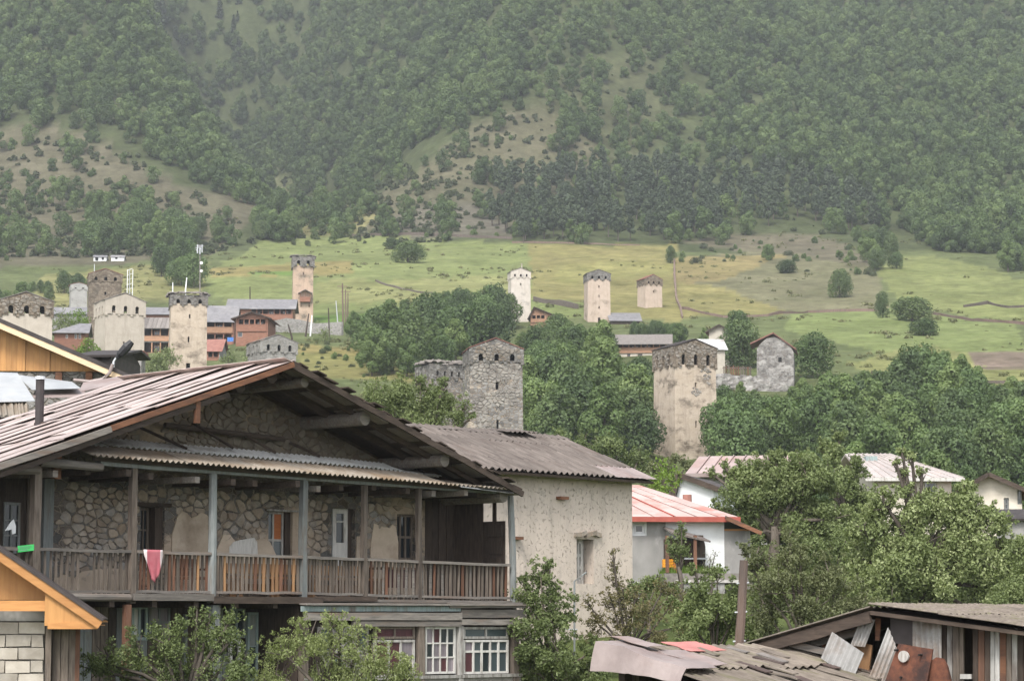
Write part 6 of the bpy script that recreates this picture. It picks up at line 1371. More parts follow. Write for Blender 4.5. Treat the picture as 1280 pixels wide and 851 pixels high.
# ------------------------------------------------------------------ the upper village
LW, LT = 'lodge_wood', 'lodge_wood_tan'
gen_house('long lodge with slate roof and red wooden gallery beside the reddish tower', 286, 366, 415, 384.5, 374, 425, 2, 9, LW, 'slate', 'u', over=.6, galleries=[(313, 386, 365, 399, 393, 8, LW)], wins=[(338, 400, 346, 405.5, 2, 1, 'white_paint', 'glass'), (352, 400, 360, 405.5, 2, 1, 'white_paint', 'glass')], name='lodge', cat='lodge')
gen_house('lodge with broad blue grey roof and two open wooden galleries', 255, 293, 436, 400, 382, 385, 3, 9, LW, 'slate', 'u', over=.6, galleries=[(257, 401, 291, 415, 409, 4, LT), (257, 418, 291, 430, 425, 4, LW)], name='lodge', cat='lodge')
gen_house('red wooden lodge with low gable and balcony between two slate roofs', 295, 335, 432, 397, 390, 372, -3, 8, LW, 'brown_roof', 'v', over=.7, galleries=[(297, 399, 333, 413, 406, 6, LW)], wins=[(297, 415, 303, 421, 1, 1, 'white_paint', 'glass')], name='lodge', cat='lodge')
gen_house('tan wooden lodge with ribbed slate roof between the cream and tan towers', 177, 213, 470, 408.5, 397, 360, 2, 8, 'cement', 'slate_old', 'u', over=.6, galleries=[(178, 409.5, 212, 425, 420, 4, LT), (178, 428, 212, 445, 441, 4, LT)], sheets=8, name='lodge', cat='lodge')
gen_house('reddish wooden house with grey hipped roof behind the orange gable', 68, 107, 440, 414, 404, 300, 6, 6, LW, 'slate', 'u', over=.5, hipL=100, wins=[(93, 417, 96.5, 423.5, 1, 1, 'white_paint', 'glass'), (98, 417, 101.5, 423.5, 1, 1, 'white_paint', 'glass'), (82, 418, 85, 423, 1, 1, 'white_paint', 'glass')], name='lodge', cat='house')
gen_house('long low slate roof in front of the slim grey tower', 62, 110, 400, 391.5, 384, 420, 2, 8, 'cement', 'slate', 'u', over=.4, name='lodge', cat='house')
gen_house('slate roofed house peeping out between the cream and tan towers', 176, 214, 402, 392, 384, 415, 2, 8, LW, 'slate', 'u', over=.4, name='lodge', cat='house')
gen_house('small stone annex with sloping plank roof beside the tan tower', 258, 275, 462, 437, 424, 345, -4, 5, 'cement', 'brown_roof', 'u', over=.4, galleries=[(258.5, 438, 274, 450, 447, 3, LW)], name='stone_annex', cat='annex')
p = P(288, 427, 350); bc = empty('blue_cloth', (p[0], p[1], p[2]), 0, 'blue tarpaulin hung out below the red wooden lodge', 'tarpaulin')
m = MB(); m.corr((-.45, 0, 0), (.9, 0, .03), (0, -.02, .62), 3, .03, .02); m.build('tarpaulin_sheet', M['blue_cloth'], bc); MB().beam((-.6, 0, .64), (.6, 0, .66), .04, .04).build('line', M['dark_wood'], bc)
# terrace walls of the village
def ground_wall(label, pts, h, t, mat, name='field_wall', group=None, cat='wall', sub=None, j=.08):
    """a wall following the ground through pixel points"""
    ps = [G(x, y) for x, y in pts]; r = empty(name, ps[0], 0, label, cat, group); m = MB(); P0 = ps[0]; fine = []
    for a, b in zip(ps[:-1], ps[1:]):
        n = max(1, int(np.linalg.norm(b - a) / 2.5)); fine += [a + (b - a) * k / n for k in range(n)]
    fine.append(ps[-1]); vs = []; fs = []
    for k, q in enumerate(fine):
        d = fine[min(k + 1, len(fine) - 1)] - fine[max(k - 1, 0)]; d[2] = 0; d = d / max(1e-6, np.linalg.norm(d)); nn = np.array([-d[1], d[0], 0]); zg = float(Z(q[0], q[1])); hh = h * (1 + rnd.uniform(-.25, .2))
        for s_, z in ((-1, zg - .5), (1, zg - .5), (.75, zg + hh), (-.75, zg + hh)): vs.append(np.array([q[0], q[1], z]) + nn * s_ * t / 2 + np.array([rnd.uniform(-j, j), rnd.uniform(-j, j), 0]) - np.array([P0[0], P0[1], P0[2]]))
        if k:
            b_ = 4 * (k - 1)
            for i in range(4): fs.append((b_ + i, b_ + 4 + i, b_ + 4 + (i + 1) % 4, b_ + (i + 1) % 4))
    n = 4 * (len(fine) - 1); fs += [(0, 1, 2, 3), (n + 3, n + 2, n + 1, n)]
    m.add(vs, fs); m.build('wall_body', M[mat] if mat in M else TM[mat], r); return r
ground_wall('long grey stone terrace wall below the long lodge', [(336, 416), (378, 416), (395, 417), (428, 419)], 2.2, .6, 'light', 'terrace_wall')
ground_wall('dark dry stone wall running up between the two yellow fields', [(853, 398), (845, 372), (843, 345), (843, 326)], .5, .45, 'pole_wood')
ground_wall('low dry stone wall along the foot of the yellow field', [(850, 386), (905, 398), (960, 396), (1010, 391), (1100, 389)], .45, .4, 'pole_wood')
ground_wall('long dry stone wall across the meadow beside the bushes', [(1130, 388), (1180, 395), (1230, 402), (1300, 408)], .5, .45, 'pole_wood')
ground_wall('short wall on the upper meadow by the corner bushes', [(1205, 384), (1235, 381), (1262, 385), (1300, 383)], .5, .5, 'bark')
ground_wall('brown earth bank wall beside the white tower', [(668, 377), (690, 380), (722, 386)], .9, .7, 'bark')
ground_wall('pale stone fence along the foot of the pine band', [(640, 306), (720, 306), (800, 307)], .3, .3, 'pole_wood')
ground_wall('wooden field fence at the top of the central meadow', [(440, 297), (480, 296), (560, 297), (640, 301)], .7, .2, 'old_wood')
ground_wall('faint hedge bank along the middle of the central meadow', [(470, 352), (500, 362), (545, 368)], .3, .6, 'bark')
ground_wall('low bank between the two lower right meadows', [(1090, 466), (1140, 472), (1210, 478), (1290, 482)], .35, .6, 'bark')
# shacks high above the village
def shack(label, xl, xr, yb, yt, d_add=0, mat='whitewash', win=()):
    p = G((xl + xr) / 2, yb); gen_house(label, xl, xr, yb + 2, yt + 2, yt, p[1] + d_add, 5, 3.5, mat, 'slate', 'u', over=.2, name='hut', group='huts on the hillside', cat='hut', wins=win)
shack('ruined white hut with broken walls on the grass slope', 117, 133, 327, 319, win=[(119, 321, 123, 326, 1, 1, 'dark', 'dark'), (127, 321, 130, 325, 1, 1, 'dark', 'dark')])
shack('small grey white hut with one dark window on the grass slope', 139, 155, 327, 319, win=[(144, 321, 147, 324, 1, 1, 'dark', 'dark')])
shack('longer white hut with three dark windows above the telephone mast', 224, 253, 318, 306, win=[(228, 309, 232, 315, 1, 1, 'dark', 'dark'), (238, 309, 242, 314, 1, 1, 'dark', 'dark'), (247, 310, 250, 315, 1, 1, 'dark', 'dark')])
# right of the white tower
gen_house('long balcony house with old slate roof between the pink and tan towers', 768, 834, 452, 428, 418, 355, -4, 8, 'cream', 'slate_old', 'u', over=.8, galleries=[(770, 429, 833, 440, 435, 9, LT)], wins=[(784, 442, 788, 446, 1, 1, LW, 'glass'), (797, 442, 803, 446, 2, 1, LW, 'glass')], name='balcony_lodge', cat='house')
gen_house('dark slate roofed house between the two upper towers', 764, 800, 404, 400, 391, 445, 3, 8, 'dark_wood', 'slate', 'u', over=.4, name='slate_house', cat='house')
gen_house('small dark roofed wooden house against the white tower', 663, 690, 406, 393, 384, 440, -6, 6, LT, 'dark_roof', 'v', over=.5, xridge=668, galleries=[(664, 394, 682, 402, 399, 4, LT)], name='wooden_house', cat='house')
gen_house('small tan house with rusty gabled roof behind the round tree', 886, 912, 424, 413, 406, 345, -10, 5, 'cream', 'brown_roof', 'v', over=.5, name='rusty_roofed_house', cat='house')
gen_house('small house with pale sheet roof just right of the dark stone crown', 880, 906, 448, 435, 424, 330, 8, 5, 'cream', 'corr_light', 'u', over=.4, name='pale_roofed_house', cat='house')
# ruined stone house
p = P(945, 495, 318); fr = Fr(p, -8); rn = fr.root('ruined_house', 'ruined stone house with whitewashed patches and rounded broken gable', 'ruin')
pts = [(946, 500), (992, 497), (992, 440), (988, 432), (978, 425), (968, 421), (958, 423), (950, 430), (946, 436)]
MB().prism([(fr.onv(x, y)[0], 0, fr.onv(x, y)[1]) for x, y in pts], (0, .7, 0)).build('gable_wall', TM['ruin'], rn)
a = fr.onv(946, 437); b = fr.onv(992, 440); zg = a[1] - 8
MB().box(a[0], a[0] + .6, .703, 6, zg, a[1]).build('side_wall', TM['ruin'], rn); MB().box(b[0] - .6, b[0], .703, 6, zg, b[1] - .1).build('side_wall', TM['ruin'], rn)
c_ = fr.onv(967, 418, .4); MB().slab((c_[0], -.2, c_[1] + .2), (b[0] + .4, -.2, b[1] + .4), (b[0] + .4, 6, b[1] + .4), (c_[0], 6, c_[1] + .2), .15).build('roof', M['brown_roof'], rn)
MB().slab((a[0] - .9, -.0, a[1] + .9), (c_[0], -.2, c_[1] + .25), (c_[0], 6, c_[1] + .25), (a[0] - .9, 6, a[1] + .9), .15).build('roof', M['brown_roof'], rn)
q_ = fr.onv(975, 449); MB().box(q_[0] - .22, q_[0] + .22, -.05, .1, q_[1] - .35, q_[1] + .25).build('window', M['dark'], rn)
def crag(label, pts, d, ang, mat, t=2.0, name='stone_bank'):
    p = P(pts[0][0], pts[0][1], d); fr = Fr(p, ang); r = fr.root(name, label, 'wall'); q = [(fr.onv(x, y)[0], fr.onv(x, y)[1]) for x, y in pts]
    us = np.linspace(min(a for a, _ in q), max(a for a, _ in q), 34); top = [(a, b) for a, b in q if True]
    up = np.interp(us, [a for a, b in q[1:-1]], [b for a, b in q[1:-1]]); lo = min(b for _, b in q) - 1.5; vs = []; fs = []; nz = 12
    for k in range(nz + 1):
        for i, u in enumerate(us):
            z = lo + (up[i] - lo) * k / nz; vs.append((u, .9 * float(fbm(np.array([u * 1.1]), np.array([z * 1.1]), 88)[0]) + .25 * k / nz, z + (rnd.uniform(-.15, .15) if k == nz else 0)))
    n = len(us)
    for k in range(nz):
        for i in range(n - 1): fs.append((k * n + i, k * n + i + 1, (k + 1) * n + i + 1, (k + 1) * n + i))
    m = MB().add(vs, fs); m.add([vs[nz * n + i] for i in range(n)] + [(us[i], t, up[i]) for i in range(n)], [(i, i + 1, n + i + 1, n + i) for i in range(n - 1)]); m.build('rough_wall', TM[mat], r); return fr, r
crag('rough grey retaining wall of stones under the ruined house', [(893, 503), (893, 466), (915, 468), (945, 470), (975, 480), (1004, 486), (1008, 500)], 312, -6, 'ruin')
fr = Fr(P(905, 466, 322), 0); fn = fr.root('wooden_fence', 'rickety wooden fence on the wall beside the round dark tree', 'fence')
for k in range(12):
    u, z = fr.onv(905 + k * 3, 466); MB().box(u - .1, u + .1, -.04, .04, z - .3, z + .95 + rnd.uniform(-.15, .1)).build('picket', rnd.choice([M['old_wood'], M['red_wood']]), fn)
a = fr.onv(903, 460); b = fr.onv(940, 460); MB().box(a[0], b[0], .045, .1, a[1] - .06, a[1] + .06).build('rail', M['old_wood_h'], fn)
# masts and poles
def pole(label, x0, y0, x1, y1, d, w, mat, name='wooden_pole', cat='pole', group=None, arms=()):
    a, b = P(x0, y0, d), P(x1, y1, d); g_ = float(Z(a[0], a[1])); r = empty(name, (a[0], a[1], min(g_, a[2])), 0, label, cat, group)
    o = np.array([a[0], a[1], min(g_, a[2])]); MB().tube([(0, 0, -.3), a - o, (a - o) * .5 + (b - o) * .5, b - o], [w, w, w * .9, w * .7], 7).build('shaft', M[mat], r)
    for t_, ln, ml in arms: c_ = (a - o) * (1 - t_) + (b - o) * t_; MB().beam(c_ - (ln, .08, 0), c_ + (ln, -.08, 0), .12, .12).build('crossarm', M[ml], r)
    return r, o
r, o = pole('tall telephone mast with white antennas in front of the leafy trees', 250, 372, 250, 308, 440, .11, 'slate_old', 'telephone_mast', 'mast')
for dx, y0, y1 in ((-.55, 306, 317), (.3, 306, 316), (-.1, 309, 318)):
    a, b = P(250, y1, 440) - o, P(250, y0, 440) - o; MB().box(a[0] + dx, a[0] + dx + .22, -.3, -.1, a[2], b[2]).build('antenna', M['metal_grey'], r)
for y in (329, 339): a = P(252, y, 440) - o; MB().tube([(a[0], -.35, a[2]), (a[0], -.2, a[2])], [.28, .2], 10).build('dish', M['white_plastic'], r)
r, o = pole('white lattice antenna mast just behind the cream tower', 162, 372, 162, 336, 470, .10, 'metal_grey', 'antenna_mast', 'mast')
for dx in (-.5, .55):
    a, b = P(162, 370, 470) - o, P(162, 337, 470) - o; MB().tube([(a[0] + dx, 0, a[2]), (a[0] + dx, 0, b[2])], .09, 5).build('mast_leg', M['white_plastic'], r)
for y in range(338, 370, 6): a = P(162, y, 470) - o; MB().beam((a[0] - .5, 0, a[2]), (a[0] + .55, 0, a[2] + .35), .06, .06).build('strut', M['white_plastic'], r)
for i, (x, y0, x1, y1, d, w, m_, lab) in enumerate((
    (312.5, 376, 312.5, 358, 470, .13, 'dark_wood', 'dark pole standing behind the long lodge roof'), (429, 412, 428, 354, 425, .17, 'pole_wood', 'tallest of the cluster of bare poles right of the reddish tower'),
    (432, 400, 432, 362, 428, .15, 'pole_wood', 'second bare pole of the cluster, slightly shorter'), (434.5, 400, 435, 366, 430, .13, 'pole_wood', 'third thin bare pole of the cluster'),
    (422, 402, 420, 376, 430, .12, 'metal_grey', 'pale concrete pole just left of the bare pole cluster'), (412, 431, 410.5, 385, 400, .14, 'dark_wood', 'thin dark pole in the grass below the bare pole cluster'),
    (382, 420, 386, 392, 400, .16, 'dark_wood', 'dark leaning pole below the reddish tower'), (388, 420, 390, 394, 402, .14, 'white_plastic', 'white leaning pole below the reddish tower'),
    (365, 422, 360, 405, 385, .16, 'dark_wood', 'leaning dark pole by the terrace wall'), (216, 365, 216, 353, 440, .12, 'white_plastic', 'short pale pole beside the tan tower crown'),
    (232, 362, 233.5, 347, 440, .12, 'white_plastic', 'slightly leaning pale pole above the tan tower crown'), (118, 340, 118, 330, 470, .1, 'metal_grey', 'small pole above the brown rubble tower'))):
    pole(lab, x, y0, x1, y1, d, w, m_, arms=((.93, .9, m_),) if i in (1, 2) else ())
# ------------------------------------------------------------------ sheds, lower right
p = P(755, 812, 30); S1 = Fr(p, 47); r1 = S1.root('low_shed', 'low shed roofed with old brown corrugated sheets and a crumpled pink tin end', 'shed')
z0 = p[2]; SLP = .235; uE = S1.onv(1000, 803)[0]
zt_ = lambda u, v: z0 + SLP * v + .006 * u
base1 = MB().slab((0, -3.2, zt_(0, -3.2) - .07), (uE, -3.2, zt_(uE, -3.2) - .07), (uE, .0, zt_(uE, 0) - .07), (0, 0, zt_(0, 0) - .07), .04).build('roof', M['dark_wood'], r1)
u = -.05
while u < uE - .1:
    w_ = .92
    for i in range(3):
        v1 = -.0 - i * 1.12 + rnd.uniform(-.03, .05); tl = rnd.uniform(-.015, .03)
        MB().corr((u + rnd.uniform(-.02, .02), v1, zt_(u, v1) + .01 + .014 * (2 - i)), (w_ + .05, rnd.uniform(-.04, .04), .006), (rnd.uniform(-.03, .03), -1.2, -SLP * 1.2 + tl), 6.2, .018, .007, 6, 3, rnd.uniform(-.01, .02), .008).build('roof_sheet', M['corr_tan'], base1)
    u += w_
def crumple(name, root, fr, u0, u1, v0, v1, zf, mat, amp=.03, n=14, seed=0, drop=None):
    vs = []; fs = []
    for k in range(n + 1):
        for i in range(n + 1):
            a, b = i / n, k / n; u = u0 + (u1 - u0) * a; v = v0 + (v1 - v0) * b; z = zf(u, v) + amp * 2 * float(fbm(np.array([u * 2.6 + seed]), np.array([v * 2.6]), 5)[0]) + amp
            if drop and a < drop: z -= (drop - a) / drop * .26 * (.6 + .8 * b) ; u += (drop - a) * (u1 - u0) * .55
            vs.append((u + .03 * math.sin(9 * b + seed), v + .03 * math.sin(7 * a + seed), z))
            if i and k: q_ = k * (n + 1) + i; fs.append((q_ - n - 2, q_ - n - 1, q_, q_ - 1))
    me = MB().add(vs, fs).mesh(name, mat); o = link(name, me, root); sd = o.modifiers.new('thick', 'SOLIDIFY'); sd.thickness = .006; return o
crumple('tin_sheet', base1, S1, -.28, .55, -1.35, .05, lambda u, v: zt_(u, v) + .07, M['tin_pink'], .045, 16, 1, .25)
crumple('tin_sheet', base1, S1, .45, 1.0, -1.15, -.45, lambda u, v: zt_(u, v) + .065, M['tin_pink'], .03, 12, 4)
crumple('tin_sheet', base1, S1, .25, .62, -.5, .08, lambda u, v: zt_(u, v) + .12, M['tin_pink'], .03, 10, 7)
a = S1.onz(940, 815, zt_(2.2, -.2)); crumple('tin_sheet', base1, S1, a[0] - .35, a[0] + .35, -.42, .06, lambda u, v: zt_(u, v) + .06, mat_noise('red_tin', (.36, .13, .115), (.48, .20, .175), 2, (1, 1, 1), .55, .2, .01), .012, 8, 3)
for k in range(26):   # broken slate ends and planks lying on the roof
    u = rnd.uniform(1.3, uE - .2); v = rnd.uniform(-2.6, -.2); an = rnd.uniform(-.4, .4); l_ = rnd.uniform(.15, .55); c_, s_ = math.cos(an), math.sin(an); z = zt_(u, v) + .05
    MB().slab((u, v, z), (u + .12 * c_, v + .12 * s_, z + .01), (u + .12 * c_ + l_ * s_, v + .12 * s_ - l_ * c_, z - SLP * l_ * c_ + .012), (u + l_ * s_, v - l_ * c_, z - SLP * l_ * c_ + .005), .014).build('broken_sheet', rnd.choice([M['corr_tan'], M['slate_old'], M['sheet_edge']]), base1)
MB().beam((-.1, .05, zt_(0, 0) - .1), (uE, .05, zt_(uE, 0) - .1), .1, .1).build('ridge_beam', M['old_wood_h'], r1)
for u in (.3, 2.0, uE - .2):
    for v in (-.2, -2.9): MB().box(u - .06, u + .06, v - .06, v + .06, -2.3, zt_(u, v) - .12).build('post', M['old_wood'], r1)
MB().box(.1, uE - .1, -.25, -.15, -2.3, zt_(1, -.2) - .2).build('back_wall', M['dark_wood_v'], r1)
# the gabled shed of planks and tin
pk = P(1087, 758, 31.5); S2 = Fr(pk, -40); r2 = S2.root('plank_shed', 'rickety shed of grey and red planks with rusty tin and corrugated roof', 'shed')
q = lambda x, y, v=0.0: S2.onv(x, y, v)
VF = -.3; A = q(1087, 758, VF); Lft = q(922, 806, VF); Rgt = q(1282, 784, VF); sR = (A[1] - Rgt[1]) / (Rgt[0] - A[0]); Rg = (Rgt[0] + .9, A[1] - sR * (Rgt[0] + .9 - A[0])); VB = 5.0
dl = MB().slab((A[0], VF, A[1] - .05), (A[0], VB, A[1] - .05), (Lft[0], VB, Lft[1] - .05), (Lft[0], VF, Lft[1] - .05), .05).build('roof', M['dark_wood'], r2)
for k in range(5):
    v0 = VF - .04 + k * 1.05; MB().corr((A[0] + .02, v0, A[1] - .0), (0, 1.12, 0), (Lft[0] - A[0] - .1, rnd.uniform(-.03, .03), Lft[1] - A[1] - .03), 7, .016, .007, 6, 2).build('roof_sheet', M['corr_tan'], dl)
MB().beam((A[0], VF + .02, A[1] - .14), (Lft[0], VF + .02, Lft[1] - .14), .06, .13, (0, 0, 1), 5, .012).build('barge_board', M['dark_wood'], r2)
MB().beam((A[0] - .3, VF + .35, A[1] - .30), (Lft[0] + .1, VF + .35, Lft[1] - .2), .10, .10, (0, 0, 1), 4, .012).build('rafter', M['old_wood_h'], r2)
dr = MB().slab((A[0], VF, A[1] - .05), (Rg[0], VF, Rg[1] - .05), (Rg[0], VB, Rg[1] - .05), (A[0], VB, A[1] - .05), .05).build('roof', M['dark_wood'], r2)
u_ = A[0] - .05
for k in range(5):
    v0 = VF - .05 + k * 1.08
    for i in range(3):
        s0, s1 = i / 3, (i + 1) / 3 + .05; a_ = A[0] + (Rg[0] - A[0]) * s0; b_ = A[0] + (Rg[0] - A[0]) * s1
        MB().corr((a_, v0 + rnd.uniform(-.03, .03), A[1] - sR * (a_ - A[0]) + .02 + .012 * (2 - i)), (rnd.uniform(-.02, .02), 1.14, .004), (b_ - a_, rnd.uniform(-.03, .03), -sR * (b_ - a_)), 7.5, .016, .007, 6, 2, 0, .006).build('roof_sheet', M['corr_tan'], dr)
for k in range(9):
    a_ = A[0] + (Rg[0] - A[0]) * rnd.uniform(.1, .9); v = rnd.uniform(.2, 2.5); z = A[1] - sR * (a_ - A[0]) + .06; MB().slab((a_, v, z), (a_ + rnd.uniform(.2, .6), v + .05, z - .05), (a_ + .5, v + .22, z - .04), (a_, v + .2, z), .012).build('broken_sheet', rnd.choice([M['slate_old'], M['corr_tan'], M['sheet_edge']]), dr)
GB = -2.4
MB().prism([(Lft[0] + .3, 1.2, GB), (Rg[0] - .1, 1.2, GB), (Rg[0] - .1, 1.2, Rg[1] - .12), (A[0], 1.2, A[1] - .12), (Lft[0] + .3, 1.2, Lft[1] - .05)], (0, .08, 0)).build('back_wall', M['dark_wood_v'], r2)
def plate(pts, v, mat, name, t=.025, dv=None):
    pp = [(q(x, y, v)[0], v + (dv[i] if dv else 0), q(x, y, v)[1]) for i, (x, y) in enumerate(pts)]
    return MB().prism(pp, (0, t, 0)).build(name, M[mat], r2)
def csheet(x0, y0, x1, y1, x2, y2, v, mat, waves, lean=.0):
    """corrugated sheet: top edge (x0,y0)-(x1,y1), running down to (x2,y2) below the first corner"""
    a, b, c_ = q(x0, y0, v), q(x1, y1, v), q(x2, y2, v - lean)
    return MB().corr((a[0], v, a[1]), (b[0] - a[0], 0, b[1] - a[1]), (c_[0] - a[0], -lean, c_[1] - a[1]), waves, .016, .006).build('leaning_sheet', M[mat], r2)
csheet(1040, 789, 1080, 816, 1026, 822, -.34, 'corr_dull', 6, .1); csheet(1076, 772, 1094, 774, 1063, 806, -.12, 'corr_dull', 4, .05); csheet(1110, 783, 1122, 812, 1086, 846, -.30, 'corr_dull', 4, .1)
csheet(1141, 773, 1177, 776, 1141, 822, -.08, 'corr_dull', 5)
plate([(1113, 771), (1141, 774), (1141, 806), (1113, 803)], -.03, 'dark_roof', 'tar_board'); plate([(1094, 772), (1100, 773), (1099, 800), (1094, 800)], -.02, 'rust_board', 'plank')
plate([(1003, 790), (1006, 789), (1006, 802), (1003, 802)], .1, 'rust_board', 'post', .08); plate([(1025, 783), (1032, 783), (1032, 806), (1025, 806)], .1, 'old_wood', 'post', .08); plate([(1065, 800), (1090, 806), (1086, 838), (1068, 838)], -.05, 'fresh_wood', 'plank')
plate([(980, 798), (1040, 812), (1060, 826), (1052, 836), (1030, 818), (978, 806)], -.2, 'old_wood_h', 'fallen_beam', .08)
for k in range(5): a_ = q(1028 + k * 3, 792 + k * 2, .05); MB().box(a_[0], a_[0] + .12, .03, .09, a_[1] - .2, a_[1] - .02).build('brick', M['rust_board'], r2)
x = 1176
cols_ = ['dark_wood_v', 'greyed_paint', 'old_wood', 'old_wood', None, None, 'dark_wood_v', 'red_wood', 'dark_wood_v', 'greyed_paint', 'white_paint', 'rust_board', 'old_wood', 'greyed_paint', 'dark_wood_v', 'red_wood', 'dark_wood_v', 'red_wood', 'old_wood']
for k, c_ in enumerate(cols_):
    w_ = (7, 8, 8, 6, 6, 5, 7, 8, 7, 6, 6, 8, 7, 7, 8, 9, 9, 9, 9)[k]
    if c_: plate([(x, 776 + (x - 1176) * .1 + rnd.uniform(-.5, .5)), (x + w_ - .8, 776 + (x - 1176) * .1), (x + w_ - .8, 872), (x, 872)], rnd.uniform(-.035, .01), c_, 'plank', .03)
    x += w_
plate([(1200, 842), (1214, 842), (1214, 848), (1200, 848)], -.02, 'white_paint', 'rail')
tb_ = plate([(1176, 774), (1340, 792), (1340, 797), (1176, 779)], .035, 'dark_wood', 'wall_plate', .08)
# rusty sheets leaning on the front
rs = S2.root('scrap_metal', 'rusty square metal panel with round white disc leaning on the plank shed', 'metal panel'); v = -.48
pts = [(1120, 804), (1163, 811), (1157, 870), (1103, 864)]
MB().prism([(q(x, y, v)[0], v + (.06 if y < 820 else -.03), q(x, y, v)[1]) for x, y in pts], (0, .02, 0)).build('panel', M['rust'], rs)
c_ = q(1128, 820, v - .03); MB().tube([(c_[0], v - .03 + .05, c_[1]), (c_[0], v - .045 + .03, c_[1])], [.072, .072], 20).build('disc', M['greyed_paint'], rs)
for x, y in ((1120, 812), (1127, 846), (1150, 818), (1150, 856)): c_ = q(x, y, v); MB().tube([(c_[0], v + .05, c_[1]), (c_[0], v - .035, c_[1])], .013, 8).build('bolt', M['dark'], rs)
rt_ = S2.root('scrap_metal', 'rusty brown round topped sheet beside the square panel', 'metal panel'); v = -.40
pts = [(1156, 872), (1160, 838), (1163, 826), (1170, 821), (1178, 823), (1183, 832), (1187, 848), (1190, 872)]
MB().prism([(q(x, y, v)[0], v, q(x, y, v)[1]) for x, y in pts], (0, .05, 0)).build('drum_body', M['rust'], rt_)
# the bare pole by the sheds, and a bent pipe by the plaster house
a, b = P(921, 845, 33), P(930, 700, 33); r = empty('timber_pole', (a[0], a[1], -2.2), 0, 'bare weathered timber pole standing behind the low shed roof', 'pole'); o = np.array([a[0], a[1], -2.2])
MB().tube([(-.05, 0, -.3), a - o, (a + b) / 2 - o + (.01, 0, 0), b - o], [.072, .068, .064, .058], 9).build('shaft', M['pole_wood'], r)
for t_ in (.3, .55, .8): c_ = a + (b - a) * t_ - o; MB().tube([c_ + (-.085, -.02, 0), c_ + (.085, -.02, .01)], .012, 6).build('nail', M['metal_grey'], r)
pts = [P(x, y, 54) for x, y in ((718, 800), (718, 726), (733, 715))]; r = empty('bent_pipe', pts[0], 0, 'thin grey pipe with bent top in front of the plaster house window', 'pipe')
MB().tube([(0, 0, -1.0)] + [p_ - pts[0] for p_ in pts], .024, 7).build('pipe', M['grey_paint'], r)
a = P(703, 786, 54); MB().beam(a - pts[0], P(722, 786, 54) - pts[0], .03, .03).build('crossbar', M['metal_grey'], r)
# ------------------------------------------------------------------ trees and bushes close by
LS, LD = .47, 2.4
def near_plant(name, label, d, blobs, size, mat, dens, foot, asp=.5, seed=1, cat='tree', dmin=.8, bark='bark', r0=.07, sub=7, jit=.75, droop=0.0, group=None, sprigs=0, thin=1.0):
    """a plant standing at distance d whose clumps show at the pixels blobs = (x, y, r)"""
    r = random.Random(seed); b0 = P(foot[0], foot[1], d); zg = min(b0[2], float(Z(b0[0], b0[1]))); base = np.array([b0[0], b0[1], zg]); k = d / F
    cen = []; rad = []; tips = []
    for x, y, q in blobs:
        c = P(x, y, d + r.uniform(-1, 1) * q * k * dmin) - base; R_ = q * k; tips.append((c, R_))
        for i in range(sub):
            v = np.array([r.gauss(0, 1) for _ in range(3)]); v /= np.linalg.norm(v); cen.append(c + v * R_ * r.uniform(.25, .85)); rad.append(R_ * r.uniform(.34, .62) * (.8 if thin < 1 else 1))
        for i in range(2 + sprigs):    # twigs that stick out of the outline
            a = r.uniform(.1, 3.0); e = c + np.array([math.cos(a), r.uniform(-.4, .4), math.sin(a)]) * R_ * r.uniform(.9, 1.35); cen.append(e); rad.append(R_ * r.uniform(.12, .2))
            cen.append(c * .35 + e * .65); rad.append(R_ * .16)
    n = int(dens * sum(q * q for q in rad) / k / k / 1000)
    n = min(int(n * LD * thin), 60000)
    root = empty(name, base, 0, label, cat, group)
    link('crown' if cat == 'tree' else 'foliage', leaf_cloud('crown', cen, rad, n, size * LS, mat, seed, asp, .7, .1, jit * 1.5, None, 1.0, droop), root)
    m = MB(); mid = np.array(tips[0][0]) * 0 + np.mean([t_[0] for t_ in tips], axis=0); top = mid * .55 * np.array([1, 1, 1]); top[2] = max(.2, mid[2] * .6)
    m.tube([(0, 0, -.5), (0, 0, 0), top * .5 + np.array([.06, 0, 0]), top], [r0 * 1.3, r0 * 1.1, r0 * .9, r0 * .75], 8)
    for c, R_ in tips:
        s_ = top * r.uniform(.55, 1.0); h = s_ * .5 + c * .5 + np.array([r.uniform(-.1, .1), r.uniform(-.1, .1), R_ * .25]); m.tube([s_, h, c, c + np.array([r.uniform(-.5, .5) * R_, 0, R_ * .8])], [r0 * .5, r0 * .36, r0 * .2, r0 * .06], 5)
        for i in range(4):
            v = np.array([r.gauss(0, 1), r.gauss(0, 1), r.gauss(.3, 1)]); v /= np.linalg.norm(v); m.tube([c * .8 + h * .2, c + v * R_ * .9], [r0 * .16, r0 * .04], 4, False)
    m.build('trunk', M['bark'], root, True); return root
N = LEAF
near_plant('apple_tree', 'low fruit tree with dense grey green leaves in front of the recessed ground floor', 40.2, [(130, 828, 26), (172, 818, 30), (212, 803, 30), (250, 798, 30), (285, 805, 28), (300, 835, 26), (225, 838, 34), (270, 845, 30), (150, 848, 24), (112, 835, 14), (196, 790, 12), (246, 770, 12), (288, 775, 14), (262, 775, 12), (200, 850, 30), (300, 862, 26)], .050, N['near'], 1250, (235, 900), .55, 3, r0=.1, sprigs=6, thin=.42)
near_plant('pear_tree', 'yellow green fruit tree with narrow leaves in front of the glazed porch', 40.6, [(352, 812, 22), (345, 842, 30), (388, 795, 26), (418, 812, 34), (400, 846, 40), (448, 800, 22), (468, 828, 30), (500, 846, 22), (412, 775, 11), (376, 785, 9), (440, 850, 38), (330, 858, 22), (425, 785, 13), (485, 858, 34), (520, 862, 18)], .056, N['willow'], 1250, (415, 910), .36, 5, r0=.1, jit=.9, droop=.5, sprigs=6, thin=.42)
